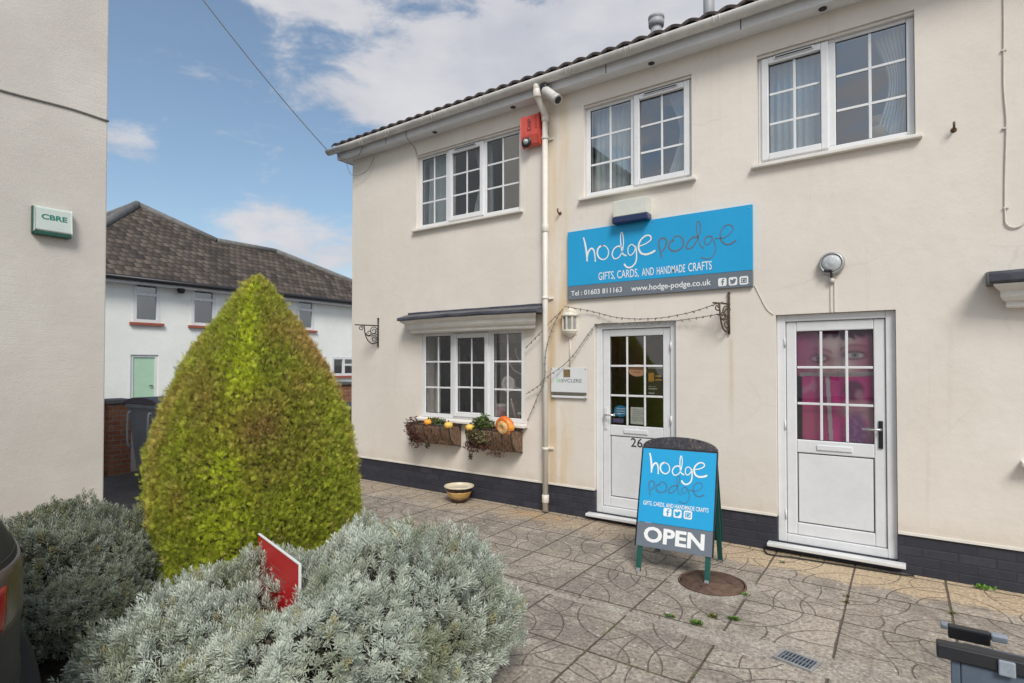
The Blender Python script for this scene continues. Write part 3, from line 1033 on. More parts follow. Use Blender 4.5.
# downpipe with swan neck, brackets and shoe
XP = -3.365
mb = MB()
mb.tube([(XP - 0.005, -0.236, 4.89), (XP - 0.005, -0.236, 4.74)], 0.042, 14)
mb.tube([(XP - 0.005, -0.236, 4.76), (XP, -0.225, 4.71), (XP, -0.09, 4.58), (XP, -0.065, 4.52)], 0.037, 14)
mb.tube([(XP, -0.065, 4.54), (XP, -0.065, 0.02)], 0.0325, 14)
dp = mb.build('downpipe', M['pipe'], shop)
for zc, r_ in ((4.74, 0.047), (4.53, 0.043), (3.25, 0.041), (0.16, 0.041)):
    MB().lathe([(r_ - .004, -0.045), (r_, -0.04), (r_, 0.04), (r_ - .004, 0.045)], (XP, -0.236 if zc == 4.74 else -0.065, zc), 14).build('pipe_collar', M['pipe'], dp)
for zc in (4.29, 2.45, 0.73):
    mb = MB()
    mb.lathe([(0.038, -0.014), (0.041, -0.012), (0.041, 0.012), (0.038, 0.014)], (XP, -0.065, zc), 14)
    mb.box(XP - 0.075, XP + 0.075, -0.022, -0.001, zc - 0.012, zc + 0.012)
    mb.build('pipe_clip', M['pipe'], dp)


# ---------------------------------------------------------------- windows
def window(root, key, lights, yf=0.055, glass=None, name='window', bar_rows=3, ledge=True, fw=0.055, sill_out=0.055, curtain=None):
    """lights: list of (x0, x1, opener)  in metres along the facade"""
    x0, x1, z0, z1 = OPEN[key]
    g = glass or M['glass']
    fd = 0.07
    mb = MB()
    mb.box(x0 + .002, x0 + fw, yf, yf + fd, z0 + .002, z1 - .002)
    mb.box(x1 - fw, x1 - .002, yf, yf + fd, z0 + .002, z1 - .002)
    mb.box(x0 + fw, x1 - fw, yf, yf + fd, z1 - fw, z1 - .002)
    mb.box(x0 + fw, x1 - fw, yf, yf + fd, z0 + .002, z0 + fw)
    for (a, b_, op), (c, d, op2) in zip(lights[:-1], lights[1:]):
        mb.box(b_ - 0.001, c + 0.001, yf + 0.001, yf + fd, z0 + fw, z1 - fw)
    win = mb.build(name, M['upvc'], root, bevel=0.006)
    for (a, b_, op) in lights:
        la, lb, lz0, lz1 = a, b_, z0 + fw, z1 - fw
        if op:
            sw = 0.058
            mb = MB()
            ys = yf - 0.022
            mb.box(a - .022, a + sw - .022, ys, yf + 0.05, lz0 - .02, lz1 + .02)
            mb.box(b_ - sw + .022, b_ + .022, ys, yf + 0.05, lz0 - .02, lz1 + .02)
            mb.box(a + sw - .022, b_ - sw + .022, ys, yf + 0.05, lz1 - sw + .02, lz1 + .02)
            mb.box(a + sw - .022, b_ - sw + .022, ys, yf + 0.05, lz0 - .02, lz0 + sw - .02)
            mb.build('sash', M['upvc'], win, bevel=0.007)
            mb = MB()
            mb.box(a + 0.09, b_ - 0.09, ys - 0.014, ys - 0.001, lz1 - 0.012, lz1 + 0.012)
            mb.box(a + 0.10, b_ - 0.10, ys - 0.0165, ys - 0.0145, lz1 - 0.008, lz1 + 0.004, 1)
            if key != 'bay' and key != 'bay2':
                mb.build('trickle_vent', [M['upvc'], M['dark']], win)
            la, lb, lz0, lz1 = a + sw - .022, b_ - sw + .022, lz0 + sw - .02, lz1 - sw + .02
        # dark gasket line round the glass
        mb = MB()
        gk = 0.006
        yg = yf + 0.020
        mb.box(la, la + gk, yg - .004, yg + .012, lz0, lz1)
        mb.box(lb - gk, lb, yg - .004, yg + .012, lz0, lz1)
        mb.box(la + gk, lb - gk, yg - .004, yg + .012, lz1 - gk, lz1)
        mb.box(la + gk, lb - gk, yg - .004, yg + .012, lz0, lz0 + gk)
        mb.build('gasket', M['rubber'], win)
        mb = MB()
        xm = (la + lb) / 2
        bw = 0.011
        mb.box(xm - bw, xm + bw, yg - .008, yg - .0005, lz0 + gk, lz1 - gk)
        for k in range(1, bar_rows):
            zk = lz0 + (lz1 - lz0) * k / bar_rows
            mb.box(la + gk, xm - bw, yg - .008, yg - .0005, zk - bw, zk + bw)
            mb.box(xm + bw, lb - gk, yg - .008, yg - .0005, zk - bw, zk + bw)
        mb.build('glazing_bars', M['upvc'], win, bevel=0.003)
        MB().box(la + gk, lb - gk, yg + .0005, yg + .0035, lz0 + gk, lz1 - gk).build('pane', g, win)
    if ledge:
        mb = MB()
        mb.prism([(0, 0), (1, 0), (1, 1), (0, 1)], 0, 1, fn=lambda u, v, q: (x0 - .045 + u * (x1 - x0 + .09), -sill_out + v * (yf + sill_out + .01) if True else 0,
                                                                      z0 - 0.042 + q * (0.042 - 0.012 * (1 - v)) - 0.002))
        mb.build('sill', M['sillw'], win, bevel=0.005)
    return win


window(shop, 'win1', [(-5.425, -4.985, False), (-4.905, -4.365, True), (-4.305, -3.81, False)])
window(shop, 'win2', [(-2.85, -2.37, False), (-2.305, -1.76, True)])
window(shop, 'win3', [(-1.045, -0.545, True), (-0.47, 0.038, False)])
window(shop, 'win4', [(1.655, 2.15, False), (2.23, 2.70, True), (2.78, 3.245, False)])
window(shop, 'bay', [(-5.305, -4.86, False), (-4.78, -4.25, True), (-4.16, -3.745, False)], yf=0.006, glass=M['shopglass'], name='shop_window', sill_out=0.10)
window(shop, 'bay2', [(0.80, 1.245, False), (1.325, 1.855, True), (1.945, 2.36, False)], yf=0.006, glass=M['shopglass'], name='shop_window', sill_out=0.10)
# thin lead drip over the upper windows
for k in ('win1', 'win2', 'win3', 'win4'):
    x0, x1, z0, z1 = OPEN[k]
    B(x0, x1, 0.02, 0.05, z1 - 0.026, z1 - 0.003).build('head_drip', M['cable_w'], shop)


def canopy(root, x0, x1, square_left=False):
    """shallow bowed cornice over the shop window: swept moulding and a lead cap"""
    prof = [(0.00, 2.105), (0.075, 2.105), (0.085, 2.118), (0.085, 2.150), (0.115, 2.158), (0.135, 2.185), (0.138, 2.225), (0.165, 2.238), (0.195, 2.262), (0.198, 2.275), (0.0, 2.275)]
    n = 22
    vs, fs = [], []
    for i in range(n + 1):
        t_ = i / n
        bow = (0.10 * (1 - (2 * t_ - 1) ** 2)) if not square_left else 0.05 * (1 - (2 * t_ - 1) ** 2)
        for (d, z) in prof:
            sh = 0.150 - d * 0.72          # mitred ends: the top course runs longer
            xx = (x0 + sh) + (x1 - x0 - 2 * sh) * t_
            vs.append((xx, -(d + (bow if d > 0.01 else 0)), z))
    k = len(prof)
    for i in range(n):
        for j in range(k):
            fs.append((i * k + j, i * k + (j + 1) % k, (i + 1) * k + (j + 1) % k, (i + 1) * k + j))
    fs.append(tuple(range(k))[::-1]); fs.append(tuple(range(n * k, n * k + k)))
    mb = MB().add(vs, fs)
    c = mb.build('window_canopy', M['sillw'], root, bevel=0.003)
    mb = MB()
    vs, fs = [], []
    prof = [(-0.001, 2.277), (0.215, 2.277), (0.225, 2.285), (0.222, 2.315), (0.10, 2.350), (0.02, 2.372), (0.016, 2.40), (-0.001, 2.40)] if not square_left else \
           [(-0.001, 2.277), (0.205, 2.277), (0.222, 2.290), (0.218, 2.345), (0.20, 2.368), (0.03, 2.382), (0.0, 2.386)]
    k = len(prof)
    for i in range(n + 1):
        t_ = i / n
        bow = (0.10 if not square_left else 0.05) * (1 - (2 * t_ - 1) ** 2)
        for (d, z) in prof:
            xx = x0 - 0.015 + (x1 - x0 + 0.03) * t_
            wv = 0.006 * mnoise.noise(Vector((xx * 6, d * 9, z * 5)))
            vs.append((xx, -(d + (bow if d > 0.03 else 0)) + wv, z + wv))
    for i in range(n):
        for j in range(k):
            fs.append((i * k + j, i * k + (j + 1) % k, (i + 1) * k + (j + 1) % k, (i + 1) * k + j))
    fs.append(tuple(range(k))[::-1]); fs.append(tuple(range(n * k, n * k + k)))
    mb.add(vs, fs)
    mb.build('lead_cap', M['lead'], c, bevel=0.004)


canopy(shop, -5.60, -3.40)
canopy(shop, 0.53, 2.70, True)


# ---------------------------------------------------------------- doors
def door(root, key, handle_left, glass_z=(1.036, 1.99), dark_handle=False, number=None, glass=None):
    x0, x1, z0, z1 = OPEN[key]
    yf = 0.045
    fw = 0.072
    mb = MB()
    mb.box(x0 + .002, x0 + fw, yf, yf + .07, z0 + .002, z1 - .002)
    mb.box(x1 - fw, x1 - .002, yf, yf + .07, z0 + .002, z1 - .002)
    mb.box(x0 + fw, x1 - fw, yf, yf + .07, z1 - 0.062, z1 - .002)
    mb.box(x0 + fw, x1 - fw, yf, yf + .07, z0 + .002, z0 + 0.075)
    d = mb.build('door', M['upvc'], root, bevel=0.006)
    la, lb, lz0, lz1 = x0 + fw + .004, x1 - fw - .004, z0 + 0.079, z1 - 0.066
    gx0, gx1 = x0 + 0.158, x1 - 0.158
    gz0, gz1 = glass_z
    pz0, pz1 = z0 + 0.185, gz0 - 0.115
    y2 = yf + 0.018
    mb = MB()
    mb.box(la, gx0, y2, y2 + .05, lz0, lz1)
    mb.box(gx1, lb, y2, y2 + .05, lz0, lz1)
    mb.box(gx0, gx1, y2, y2 + .05, gz1, lz1)
    mb.box(gx0, gx1, y2, y2 + .05, pz1, gz0)
    mb.box(gx0, gx1, y2, y2 + .05, lz0, pz0)
    mb.build('door_leaf', M['upvc'], d, bevel=0.008)
    mb = MB()
    mb.box(gx0 - .002, gx1 + .002, y2 + .022, y2 + .04, pz0 - .002, pz1 + .002, 1)
    mb.box(gx0 + .010, gx1 - .010, y2 + .008, y2 + .021, pz0 + .010, pz1 - .010, 0)
    mb.build('lower_panel', [M['upvc'], M['greyink']], d, bevel=0.006)
    gk = 0.005
    mb = MB()
    yg = y2 + .012
    for (a, b_, c, e) in ((gx0, gx0 + gk, gz0, gz1), (gx1 - gk, gx1, gz0, gz1), (gx0 + gk, gx1 - gk, gz1 - gk, gz1), (gx0 + gk, gx1 - gk, gz0, gz0 + gk)):
        mb.box(a, b_, yg - .002, yg + .012, c, e)
    mb.build('gasket', M['rubber'], d)
    mb = MB()
    bw = 0.0105
    xs = [gx0 + (gx1 - gx0) * k / 3 for k in (1, 2)]
    zs = [gz0 + (gz1 - gz0) * k / 3 for k in (1, 2)]
    for x in xs:
        mb.box(x - bw, x + bw, yg - .008, yg - .0005, gz0 + gk, gz1 - gk)
    edges = [gx0 + gk, xs[0] - bw, xs[0] + bw, xs[1] - bw, xs[1] + bw, gx1 - gk]
    for z in zs:
        for i in (0, 2, 4):
            mb.box(edges[i], edges[i + 1], yg - .008, yg - .0005, z - bw, z + bw)
    mb.build('glazing_bars', M['upvc'], d, bevel=0.003)
    MB().box(gx0 + gk, gx1 - gk, yg + .0005, yg + .0035, gz0 + gk, gz1 - gk).build('pane', glass or M['shopglass'], d)
    # letter plate
    xm = (x0 + x1) / 2
    mb = MB()
    mb.box(xm - 0.135, xm + 0.135, y2 - 0.012, y2 - 0.001, gz0 - 0.082, gz0 - 0.036)
    mb.build('letter_plate', M['upvc'], d, bevel=0.006)
    # handle
    hx = x0 + 0.112 if handle_left else x1 - 0.112
    s_ = 1 if handle_left else -1
    hm = M['blackmetal'] if dark_handle else M['upvcg']
    mb = MB()
    mb.box(hx - 0.016, hx + 0.016, y2 - 0.012, y2 - 0.001, 0.985, 1.215)
    mb.lathe([(0.010, 0.0), (0.010, 0.004)], (hx, y2 - 0.016, 1.04), 12, axis='y')
    mb.build('handle_plate', hm, d, bevel=0.005)
    mb = MB()
    mb.tube([(hx, y2 - 0.010, 1.145), (hx, y2 - 0.050, 1.145), (hx + s_ * 0.012, y2 - 0.058, 1.145), (hx + s_ * 0.13, y2 - 0.056, 1.143)], [0.011, 0.011, 0.010, 0.008], 10)
    mb.build('lever', M['chrome'], d)
    # hinges
    xh = x1 - fw + 0.004 if handle_left else x0 + fw - 0.004
    for zh in (z0 + 0.25, z0 + 1.05, z0 + 1.8):
        MB().tube([(xh, yf - 0.004, zh - 0.04), (xh, yf - 0.004, zh + 0.04)], 0.007, 8).build('hinge', M['upvc'], d)
    mb = MB()
    mb.box(x0 - 0.075, x1 + 0.05, -0.075, yf + 0.02, z0 - 0.032, z0 - 0.001)
    mb.build('threshold', M['upvcg'], d, bevel=0.006)
    if number:
        mb = MB()
        add_text(mb, number, -2.385, -2.255, 0.815, 0.910, lambda u, v: (u, y2 + .0055, v), 0.006)
        mb.build('house_number', M['ink'], d)
    return d, y2


d1, d1y = door(shop, 'door1', True, number='26')
d2, d2y = door(shop, 'door2', False, dark_handle=True, glass_z=(1.015, 1.985))
door(shop, 'door3', True)
# stickers and cards inside the glass of door 26
yg = d1y + 0.024
mb = MB()
mb.lathe([(0.080, 0.0), (0.080, 0.002)], (-2.508, yg, 1.185), 24, axis='y', sx=1.0, sy=0.78)
mb.build('round_sticker', M['cyan'], d1)
mb = MB()
for k in range(3):
    mb.box(-2.555, -2.46, yg - .002, yg - .0005, 1.208 - k * 0.026, 1.215 - k * 0.026)
mb.build('sticker_lines', M['white'], d1)
mb = MB()
mb.box(-2.60, -2.475, yg, yg + .002, 1.06, 1.105)
mb.build('small_sticker', M['lilac'], d1)
t_ = thing('paper_notice', 'pale paper notice in the lower middle pane of the door numbered 26', 'notice', (-2.315, yg, 1.06))
B(-2.395, -2.235, yg, yg + .002, 1.055, 1.235).build('sheet', M['paper'], t_)
mb = MB()
for k in range(7):
    mb.box(-2.375, -2.28 + 0.02 * (k % 3), yg - .0016, yg - .0004, 1.205 - k * 0.019, 1.2085 - k * 0.019)
mb.build('printed_lines', M['greyink'], t_)
mb = MB()
mb.lathe([(0.103, 0.0), (0.103, 0.004)], (-2.318, yg, 1.625), 28, axis='y', sx=1.0, sy=0.63)
t_ = mb.build('oval_sign', M['peach'])
tag(t_, 'peach oval card hanging in the middle pane of the door numbered 26', 'card')
mb = MB()
for k, (a, b_) in enumerate(((-2.375, -2.262), (-2.36, -2.28))):
    mb.box(a, b_, yg - .0018, yg - .0004, 1.632 - k * 0.028, 1.640 - k * 0.028)
mb.build('printed_lines', plain('brown_print', (0.42, 0.20, 0.10), 0.6), t_)
t_ = thing('window_poster', 'black card with amber squares and small white print in right pane of door 26', 'poster', (-2.12, yg, 1.4))
B(-2.205, -2.03, yg, yg + .002, 1.365, 1.665).build('card', M['ink'], t_)
mb = MB()
mb.box(-2.20, -2.035, yg - .0016, yg - .0004, 1.645, 1.662)
mb.box(-2.195, -2.115, yg - .0016, yg - .0004, 1.455, 1.458)
mb.box(-2.195, -2.10, yg - .0016, yg - .0004, 1.43, 1.437)
mb.box(-2.195, -2.13, yg - .0016, yg - .0004, 1.385, 1.393)
mb.build('white_print', M['paper'], t_)
mb = MB()
mb.box(-2.195, -2.135, yg - .0016, yg - .0004, 1.51, 1.60)
mb.box(-2.12, -2.045, yg - .0016, yg - .0004, 1.52, 1.535)
mb.box(-2.12, -2.06, yg - .0016, yg - .0004, 1.56, 1.575)
mb.build('amber_print', M['amber'], t_)

# pink poster hanging behind the right-hand door
PX0, PX1, PZ0, PZ1, PY = -0.80, -0.20, 0.99, 2.01, 0.125
po = thing('poster', 'large pink and magenta poster of eyes and figures behind the glass of right door', 'poster', (-0.5, PY, 0.99))
B(PX0, PX1, PY, PY + .004, PZ0, PZ1).build('backing', M['magenta'], po)


def poster_print(U, V):
    """the printed picture: soft-edged colour areas; U across, V down, both 0..1"""
    def ss(x, a, b_):
        q = np.clip((x - a) / (b_ - a), 0, 1)
        return q * q * (3 - 2 * q)

    def blob(cx, cy, rx, ry, soft=0.35):
        d = np.sqrt(((U - cx) / rx) ** 2 + ((V - cy) / ry) ** 2)
        return 1 - ss(d, 1 - soft, 1 + soft)

    def over(col, c, a_):
        return col * (1 - a_[:, None]) + np.array(c) * a_[:, None]
    P3 = np.stack([U * 3.0, V * 5.0, U * 0], 1)
    nz = fbm(P3, 1.6, 2.0); strands = fbm(np.stack([U * 9 + V * 2, V * 1.6, U * 0], 1), 1.7, 8.0)
    col = np.tile(np.array([0.40, 0.10, 0.22]), (len(U), 1))                 # pink hair round the face
    col = over(col, (0.16, 0.03, 0.09), ss(strands, -0.05, 0.30) * 0.8)
    col = over(col, (0.50, 0.22, 0.31), ss(strands, 0.15, 0.5) * 0.5)
    face = blob(0.55, 0.24, 0.37, 0.27, 0.30)
    col = over(col, (0.56, 0.42, 0.43), face)
    col = over(col, (0.64, 0.53, 0.52), blob(0.53, 0.20, 0.14, 0.20, 0.8) * 0.7)
    col = over(col, (0.46, 0.14, 0.24), blob(0.90, 0.26, 0.14, 0.22, 0.7) * 0.8)  # cheek in pink light
    col = over(col, (0.42, 0.16, 0.24), blob(0.20, 0.30, 0.11, 0.12, 0.7) * 0.7)
    for cx, cy, k in ((0.29, 0.262, 1.0), (0.74, 0.238, 1.12)):
        col = over(col, (0.30, 0.10, 0.16), blob(cx, cy - 0.020, 0.17 * k, 0.062, 0.8) * 0.75)
        col = over(col, (0.10, 0.03, 0.06), blob(cx + 0.01, cy, 0.125 * k, 0.037, 0.30))
        col = over(col, (0.50, 0.44, 0.45), blob(cx + 0.01, cy + 0.003, 0.100 * k, 0.024, 0.30))
        col = over(col, (0.17, 0.16, 0.18), blob(cx + 0.015, cy, 0.046, 0.030, 0.25))
        col = over(col, (0.34, 0.33, 0.35), blob(cx + 0.015, cy + .004, 0.030, 0.018, 0.4))
        col = over(col, (0.03, 0.02, 0.03), blob(cx + 0.015, cy, 0.018, 0.012, 0.3))
        br = np.exp(-((V - (cy - 0.085 - 0.06 * (U - cx) * (1 if cx > .5 else -1) + 0.9 * (U - cx) ** 2)) / 0.012) ** 2) * (np.abs(U - cx) < 0.17)
        col = over(col, (0.28, 0.09, 0.14), br * 0.75)
    col = over(col, (0.34, 0.20, 0.23), blob(0.44, 0.33, 0.05, 0.10, 0.8) * 0.5)   # side of the nose
    fr = 0.055 + 0.055 * np.abs(np.sin(U * 23 + 2 * nz)) * (0.4 + 0.6 * np.sin(U * 7) ** 2)
    col = over(col, (0.12, 0.025, 0.075), (1 - ss(V, fr - 0.02, fr + 0.03)) * ss(U, 0.25, 0.36))
    col = over(col, (0.42, 0.12, 0.23), blob(0.18, 0.12, 0.16, 0.14, 0.6) * 0.6)
    low = ss(V, 0.418, 0.424)
    mg = np.array([0.55, 0.05, 0.24])
    lo_c = np.tile(mg, (len(U), 1)) * (1 + 0.25 * nz[:, None])
    lo_c = over(lo_c, (0.22, 0.04, 0.12), blob(0.36, 0.62, 0.09, 0.30, 0.7) * 0.85)
    lo_c = over(lo_c, (0.52, 0.12, 0.22), blob(0.18, 0.84, 0.16, 0.20, 0.7) * 0.8)
    arm = np.exp(-((V - (0.56 - 0.45 * (U - 0.06) + 0.8 * (U - .06) ** 2)) / 0.030) ** 2) * (U > 0.05) * (U < 0.26)
    lo_c = over(lo_c, (0.53, 0.26, 0.36), arm * 0.85)
    lo_c = over(lo_c, (0.50, 0.20, 0.30), blob(0.22, 0.50, 0.035, 0.065, 0.5) * 0.8)
    lo_c = over(lo_c, (0.52, 0.30, 0.36), blob(0.80, 0.70, 0.24, 0.085, 0.35))      # shoulders
    lo_c = over(lo_c, (0.50, 0.27, 0.33), blob(0.955, 0.83, 0.07, 0.16, 0.4))
    lo_c = over(lo_c, (0.47, 0.24, 0.30), blob(0.755, 0.625, 0.085, 0.075, 0.4))
    lo_c = over(lo_c, (0.15, 0.04, 0.10), blob(0.735, 0.535, 0.130, 0.085, 0.22))   # dark head
    lo_c = over(lo_c, (0.44, 0.22, 0.29), blob(0.80, 0.575, 0.050, 0.045, 0.5) * 0.8)
    dr = blob(0.755, 0.96, 0.155, 0.23, 0.22)
    lo_c = over(lo_c, np.array([0.22, 0.09, 0.24]), dr)
    lo_c = over(lo_c, (0.34, 0.17, 0.36), dr * ss(fbm(P3, 6.0, 4.0), 0.0, 0.35) * 0.7)
    bar = (np.abs(U - (0.405 + 0.045 * (V - 0.42) / 0.58)) < 0.026)
    lo_c = over(lo_c, (0.44, 0.40, 0.41), bar * 1.0)
    lo_c = over(lo_c, (0.020, 0.017, 0.025), 1 - ss(U, 0.055, 0.085))
    col = col * (1 - low[:, None]) + lo_c * low[:, None]
    wb = (np.abs(V - (0.405 - 0.012 * U)) < 0.016) * (U > 0.04)
    col = over(col, (0.46, 0.42, 0.43), wb * 1.0)
    return np.clip(col, 0, 1)


def print_sheet():
    nu, nv = 120, 200
    gu, gv = np.meshgrid(np.linspace(0, 1, nu + 1), np.linspace(0, 1, nv + 1))
    U, V = gu.ravel(), gv.ravel()
    vts = np.stack([PX0 + (PX1 - PX0) * U, np.full(len(U), PY - 0.002), PZ1 - (PZ1 - PZ0) * V], 1)
    mb = MB().add(vts, [(j * (nu + 1) + i, (j + 1) * (nu + 1) + i, (j + 1) * (nu + 1) + i + 1, j * (nu + 1) + i + 1) for j in range(nv) for i in range(nu)])
    m, t, b_ = newmat('printed_poster')
    a_ = t.new('ShaderNodeAttribute', attribute_name='tone')
    t.l.new(a_.outputs['Color'], b_.inputs['Base Color'])
    b_.inputs['Roughness'].default_value = 0.45
    o = mb.build('printed_picture', m, po)
    at = o.data.color_attributes.new('tone', 'FLOAT_COLOR', 'POINT')
    c = np.ones((len(U), 4), np.float32); c[:, :3] = poster_print(U, V)
    at.data.foreach_set('color', c.ravel())


print_sheet()

# ---------------------------------------------------------------- curtains upstairs and things on the sills
def curtain(name, x0, x1, z0, z1, y, label, taper=0.0, amp=0.022, waves=9):
    n, m_ = 60, 10
    vs, fs = [], []
    for j in range(m_ + 1):
        tz = j / m_
        for i in range(n + 1):
            tx = i / n
            xx = x0 + (x1 - x0) * tx
            pull = taper * math.sin(PI * min(1, tz * 1.05)) ** 1.5
            xx = xx + (x1 - xx) * pull if taper > 0 else xx + (xx - x0) * pull
            vs.append((xx, y + amp * math.sin(tx * waves * 2 * PI + 0.7 * math.sin(tz * 3)) + 0.01 * math.sin(tz * 5 + tx * 9), z1 + (z0 - z1) * tz))
    for j in range(m_):
        for i in range(n):
            a = j * (n + 1) + i
            fs.append((a, a + 1, a + n + 2, a + n + 1))
    mb = MB().add(vs, fs, 0, True)
    o = mb.build(name, M['curtain'])
    md = o.modifiers.new('thick', 'SOLIDIFY'); md.thickness = 0.003
    return tag(o, label, 'curtain', 'net curtains in the upper windows')


curtain('curtain', -5.42, -4.98, 3.56, 4.555, 0.185, 'net curtain in left light of the upper window beside red alarm')
curtain('curtain', -4.62, -4.30, 3.56, 4.555, 0.185, 'net curtain in middle light of the upper window beside red alarm', 0.35)
curtain('curtain', -2.86, -2.30, 3.56, 4.555, 0.185, 'net curtain in left half of the upper window above blue shop sign')
curtain('curtain', -2.02, -1.72, 3.56, 4.555, 0.185, 'gathered net curtain in right half of the upper window above blue shop sign', 0.45)
curtain('curtain', -1.05, -0.52, 3.56, 4.555, 0.185, 'net curtain in left half of the rightmost upper window')
curtain('curtain', -0.20, 0.08, 3.56, 4.555, 0.185, 'gathered net curtain in right half of the rightmost upper window', 0.4)
ty = thing('soft_toy', 'small tan soft toy on the sill of the rightmost upper window', 'toy', (-0.10, 0.22, 3.56))
mb = MB().lathe([(0.0, 0.0), (0.05, 0.008), (0.075, 0.06), (0.068, 0.11), (0.03, 0.15), (0, 0.155)], (-0.17, 0.2, 3.60), 16)
mb.lathe([(0.0, 0.0), (0.035, 0.01), (0.05, 0.05), (0.035, 0.09), (0, 0.10)], (-0.17, 0.19, 3.735), 16)
mb.build('body', M['tan'], ty)
mb = MB()
for s_ in (-1, 1):
    mb.lathe([(0.0, -.018), (0.018, 0), (0.0, .018)], (-0.17 + s_ * 0.038, 0.19, 3.825), 10)
mb.build('ear', M['tan'], ty)
vz = thing('vase', 'slim pale vase with dried stems on the sill of the rightmost upper window', 'vase', (-0.03, 0.22, 3.56))
MB().lathe([(0.03, 0.0), (0.042, 0.05), (0.036, 0.12), (0.018, 0.17), (0.024, 0.20)], (-0.035, 0.21, 3.60), 16).build('body', M['ceramic'], vz)
mb = MB()
for k in range(9):
    a = k * 0.7
    mb.tube([(-0.035, 0.21, 3.78), (-0.035 + 0.02 * math.cos(a), 0.21 + 0.02 * math.sin(a), 3.86), (-0.035 + 0.07 * math.cos(a), 0.21 + 0.05 * math.sin(a), 3.97)], [0.004, 0.004, 0.018], 6)
mb.build('dried_stems', M['tan'], vz)

# ------------------------------------------------------------------ the shop sign
STROKES = {
    'h1': [(0.203, 0.672), (0.222, 0.605), (0.239, 0.506), (0.246, 0.415)],
    'h2': [(0.244, 0.452), (0.26, 0.508), (0.294, 0.545), (0.325, 0.526), (0.339, 0.473), (0.345, 0.404)],
    'o1': [(0.425, 0.562), (0.388, 0.544), (0.37, 0.504), (0.377, 0.456), (0.407, 0.42), (0.448, 0.409), (0.484, 0.427), (0.502, 0.467), (0.495, 0.514), (0.466, 0.55), (0.425, 0.562)],
    'd1': [(0.656, 0.514), (0.612, 0.532), (0.564, 0.506), (0.544, 0.45), (0.571, 0.403), (0.622, 0.414), (0.66, 0.474), (0.674, 0.57), (0.665, 0.654), (0.652, 0.674), (0.641, 0.636), (0.647, 0.521), (0.665, 0.447), (0.7, 0.422)],
    'g1': [(0.804, 0.503), (0.766, 0.532), (0.729, 0.508), (0.726, 0.446), (0.756, 0.42), (0.796, 0.455), (0.811, 0.502), (0.819, 0.409), (0.808, 0.339), (0.76, 0.295), (0.712, 0.299), (0.684, 0.331)],
    'e1': [(0.845, 0.502), (0.919, 0.521), (0.974, 0.556), (0.966, 0.596), (0.916, 0.602), (0.862, 0.561), (0.841, 0.498), (0.864, 0.434), (0.919, 0.41), (0.982, 0.421), (1.015, 0.437)],
    'p1': [(1.084, 0.365), (1.073, 0.424), (1.059, 0.488), (1.066, 0.541), (1.103, 0.558), (1.137, 0.528), (1.124, 0.463), (1.093, 0.422)],
    'o2': [(1.211, 0.518), (1.173, 0.506), (1.162, 0.454), (1.204, 0.413), (1.271, 0.419), (1.308, 0.465), (1.298, 0.528), (1.256, 0.559), (1.22, 0.553), (1.205, 0.528)],
    'd2': [(1.445, 0.528), (1.402, 0.523), (1.354, 0.483), (1.337, 0.437), (1.367, 0.416), (1.412, 0.444), (1.448, 0.51), (1.475, 0.579), (1.473, 0.653), (1.454, 0.673), (1.439, 0.658), (1.44, 0.597), (1.455, 0.509), (1.476, 0.433), (1.505, 0.41)],
    'g2': [(1.591, 0.483), (1.579, 0.512), (1.539, 0.513), (1.512, 0.484), (1.527, 0.44), (1.563, 0.446), (1.592, 0.484), (1.618, 0.412), (1.611, 0.353), (1.578, 0.306), (1.528, 0.299), (1.486, 0.316)],
    'e2': [(1.62, 0.486), (1.701, 0.484), (1.759, 0.521), (1.78, 0.567), (1.75, 0.6), (1.702, 0.59), (1.667, 0.54), (1.667, 0.477), (1.705, 0.422), (1.757, 0.416), (1.803, 0.443)]}
HODGE = ('h1', 'h2', 'o1', 'd1', 'g1', 'e1')
PODGE = ('p1', 'o2', 'd2', 'g2', 'e2')


def script_word(mb, keys, fn, r, place=None):
    """handwritten word as thin flat ribbons; fn(u, v) -> surface point; place maps its box to another"""
    allp = np.array([p for k in keys for p in STROKES[k]])
    lo, hi = allp.min(0), allp.max(0)
    for idx, k in enumerate(keys):
        pts = STROKES[k]
        if place:
            u0, u1, v0, v1 = place
            pts = [(u0 + (u1 - u0) * (a - lo[0]) / (hi[0] - lo[0]), v0 + (v1 - v0) * (b_ - lo[1]) / (hi[1] - lo[1])) for a, b_ in pts]
        P = np.array(smooth_path(pts, 5))
        n = len(P)
        T = np.gradient(P, axis=0)
        T /= np.linalg.norm(T, axis=1)[:, None] + 1e-9
        Nn = np.stack([-T[:, 1], T[:, 0]], 1)
        rad = np.array([r * (0.85 + 0.3 * math.sin(3.1 * i / n + idx)) for i in range(n)])[:, None]
        A, B_ = P + Nn * rad, P - Nn * rad
        lift = 0.0002 * idx
        vs = [fn(*p, lift) for p in A] + [fn(*p, lift) for p in B_]
        mb.add(vs, [(i, n + i, n + i + 1, i + 1) for i in range(n - 1)])
        for c in (P[0], P[-1]):     # round ends
            mb.add([fn(c[0] + r * math.cos(a), c[1] + r * math.sin(a), lift + .0001) for a in [2 * PI * q / 10 for q in range(10)]], [tuple(range(10))])


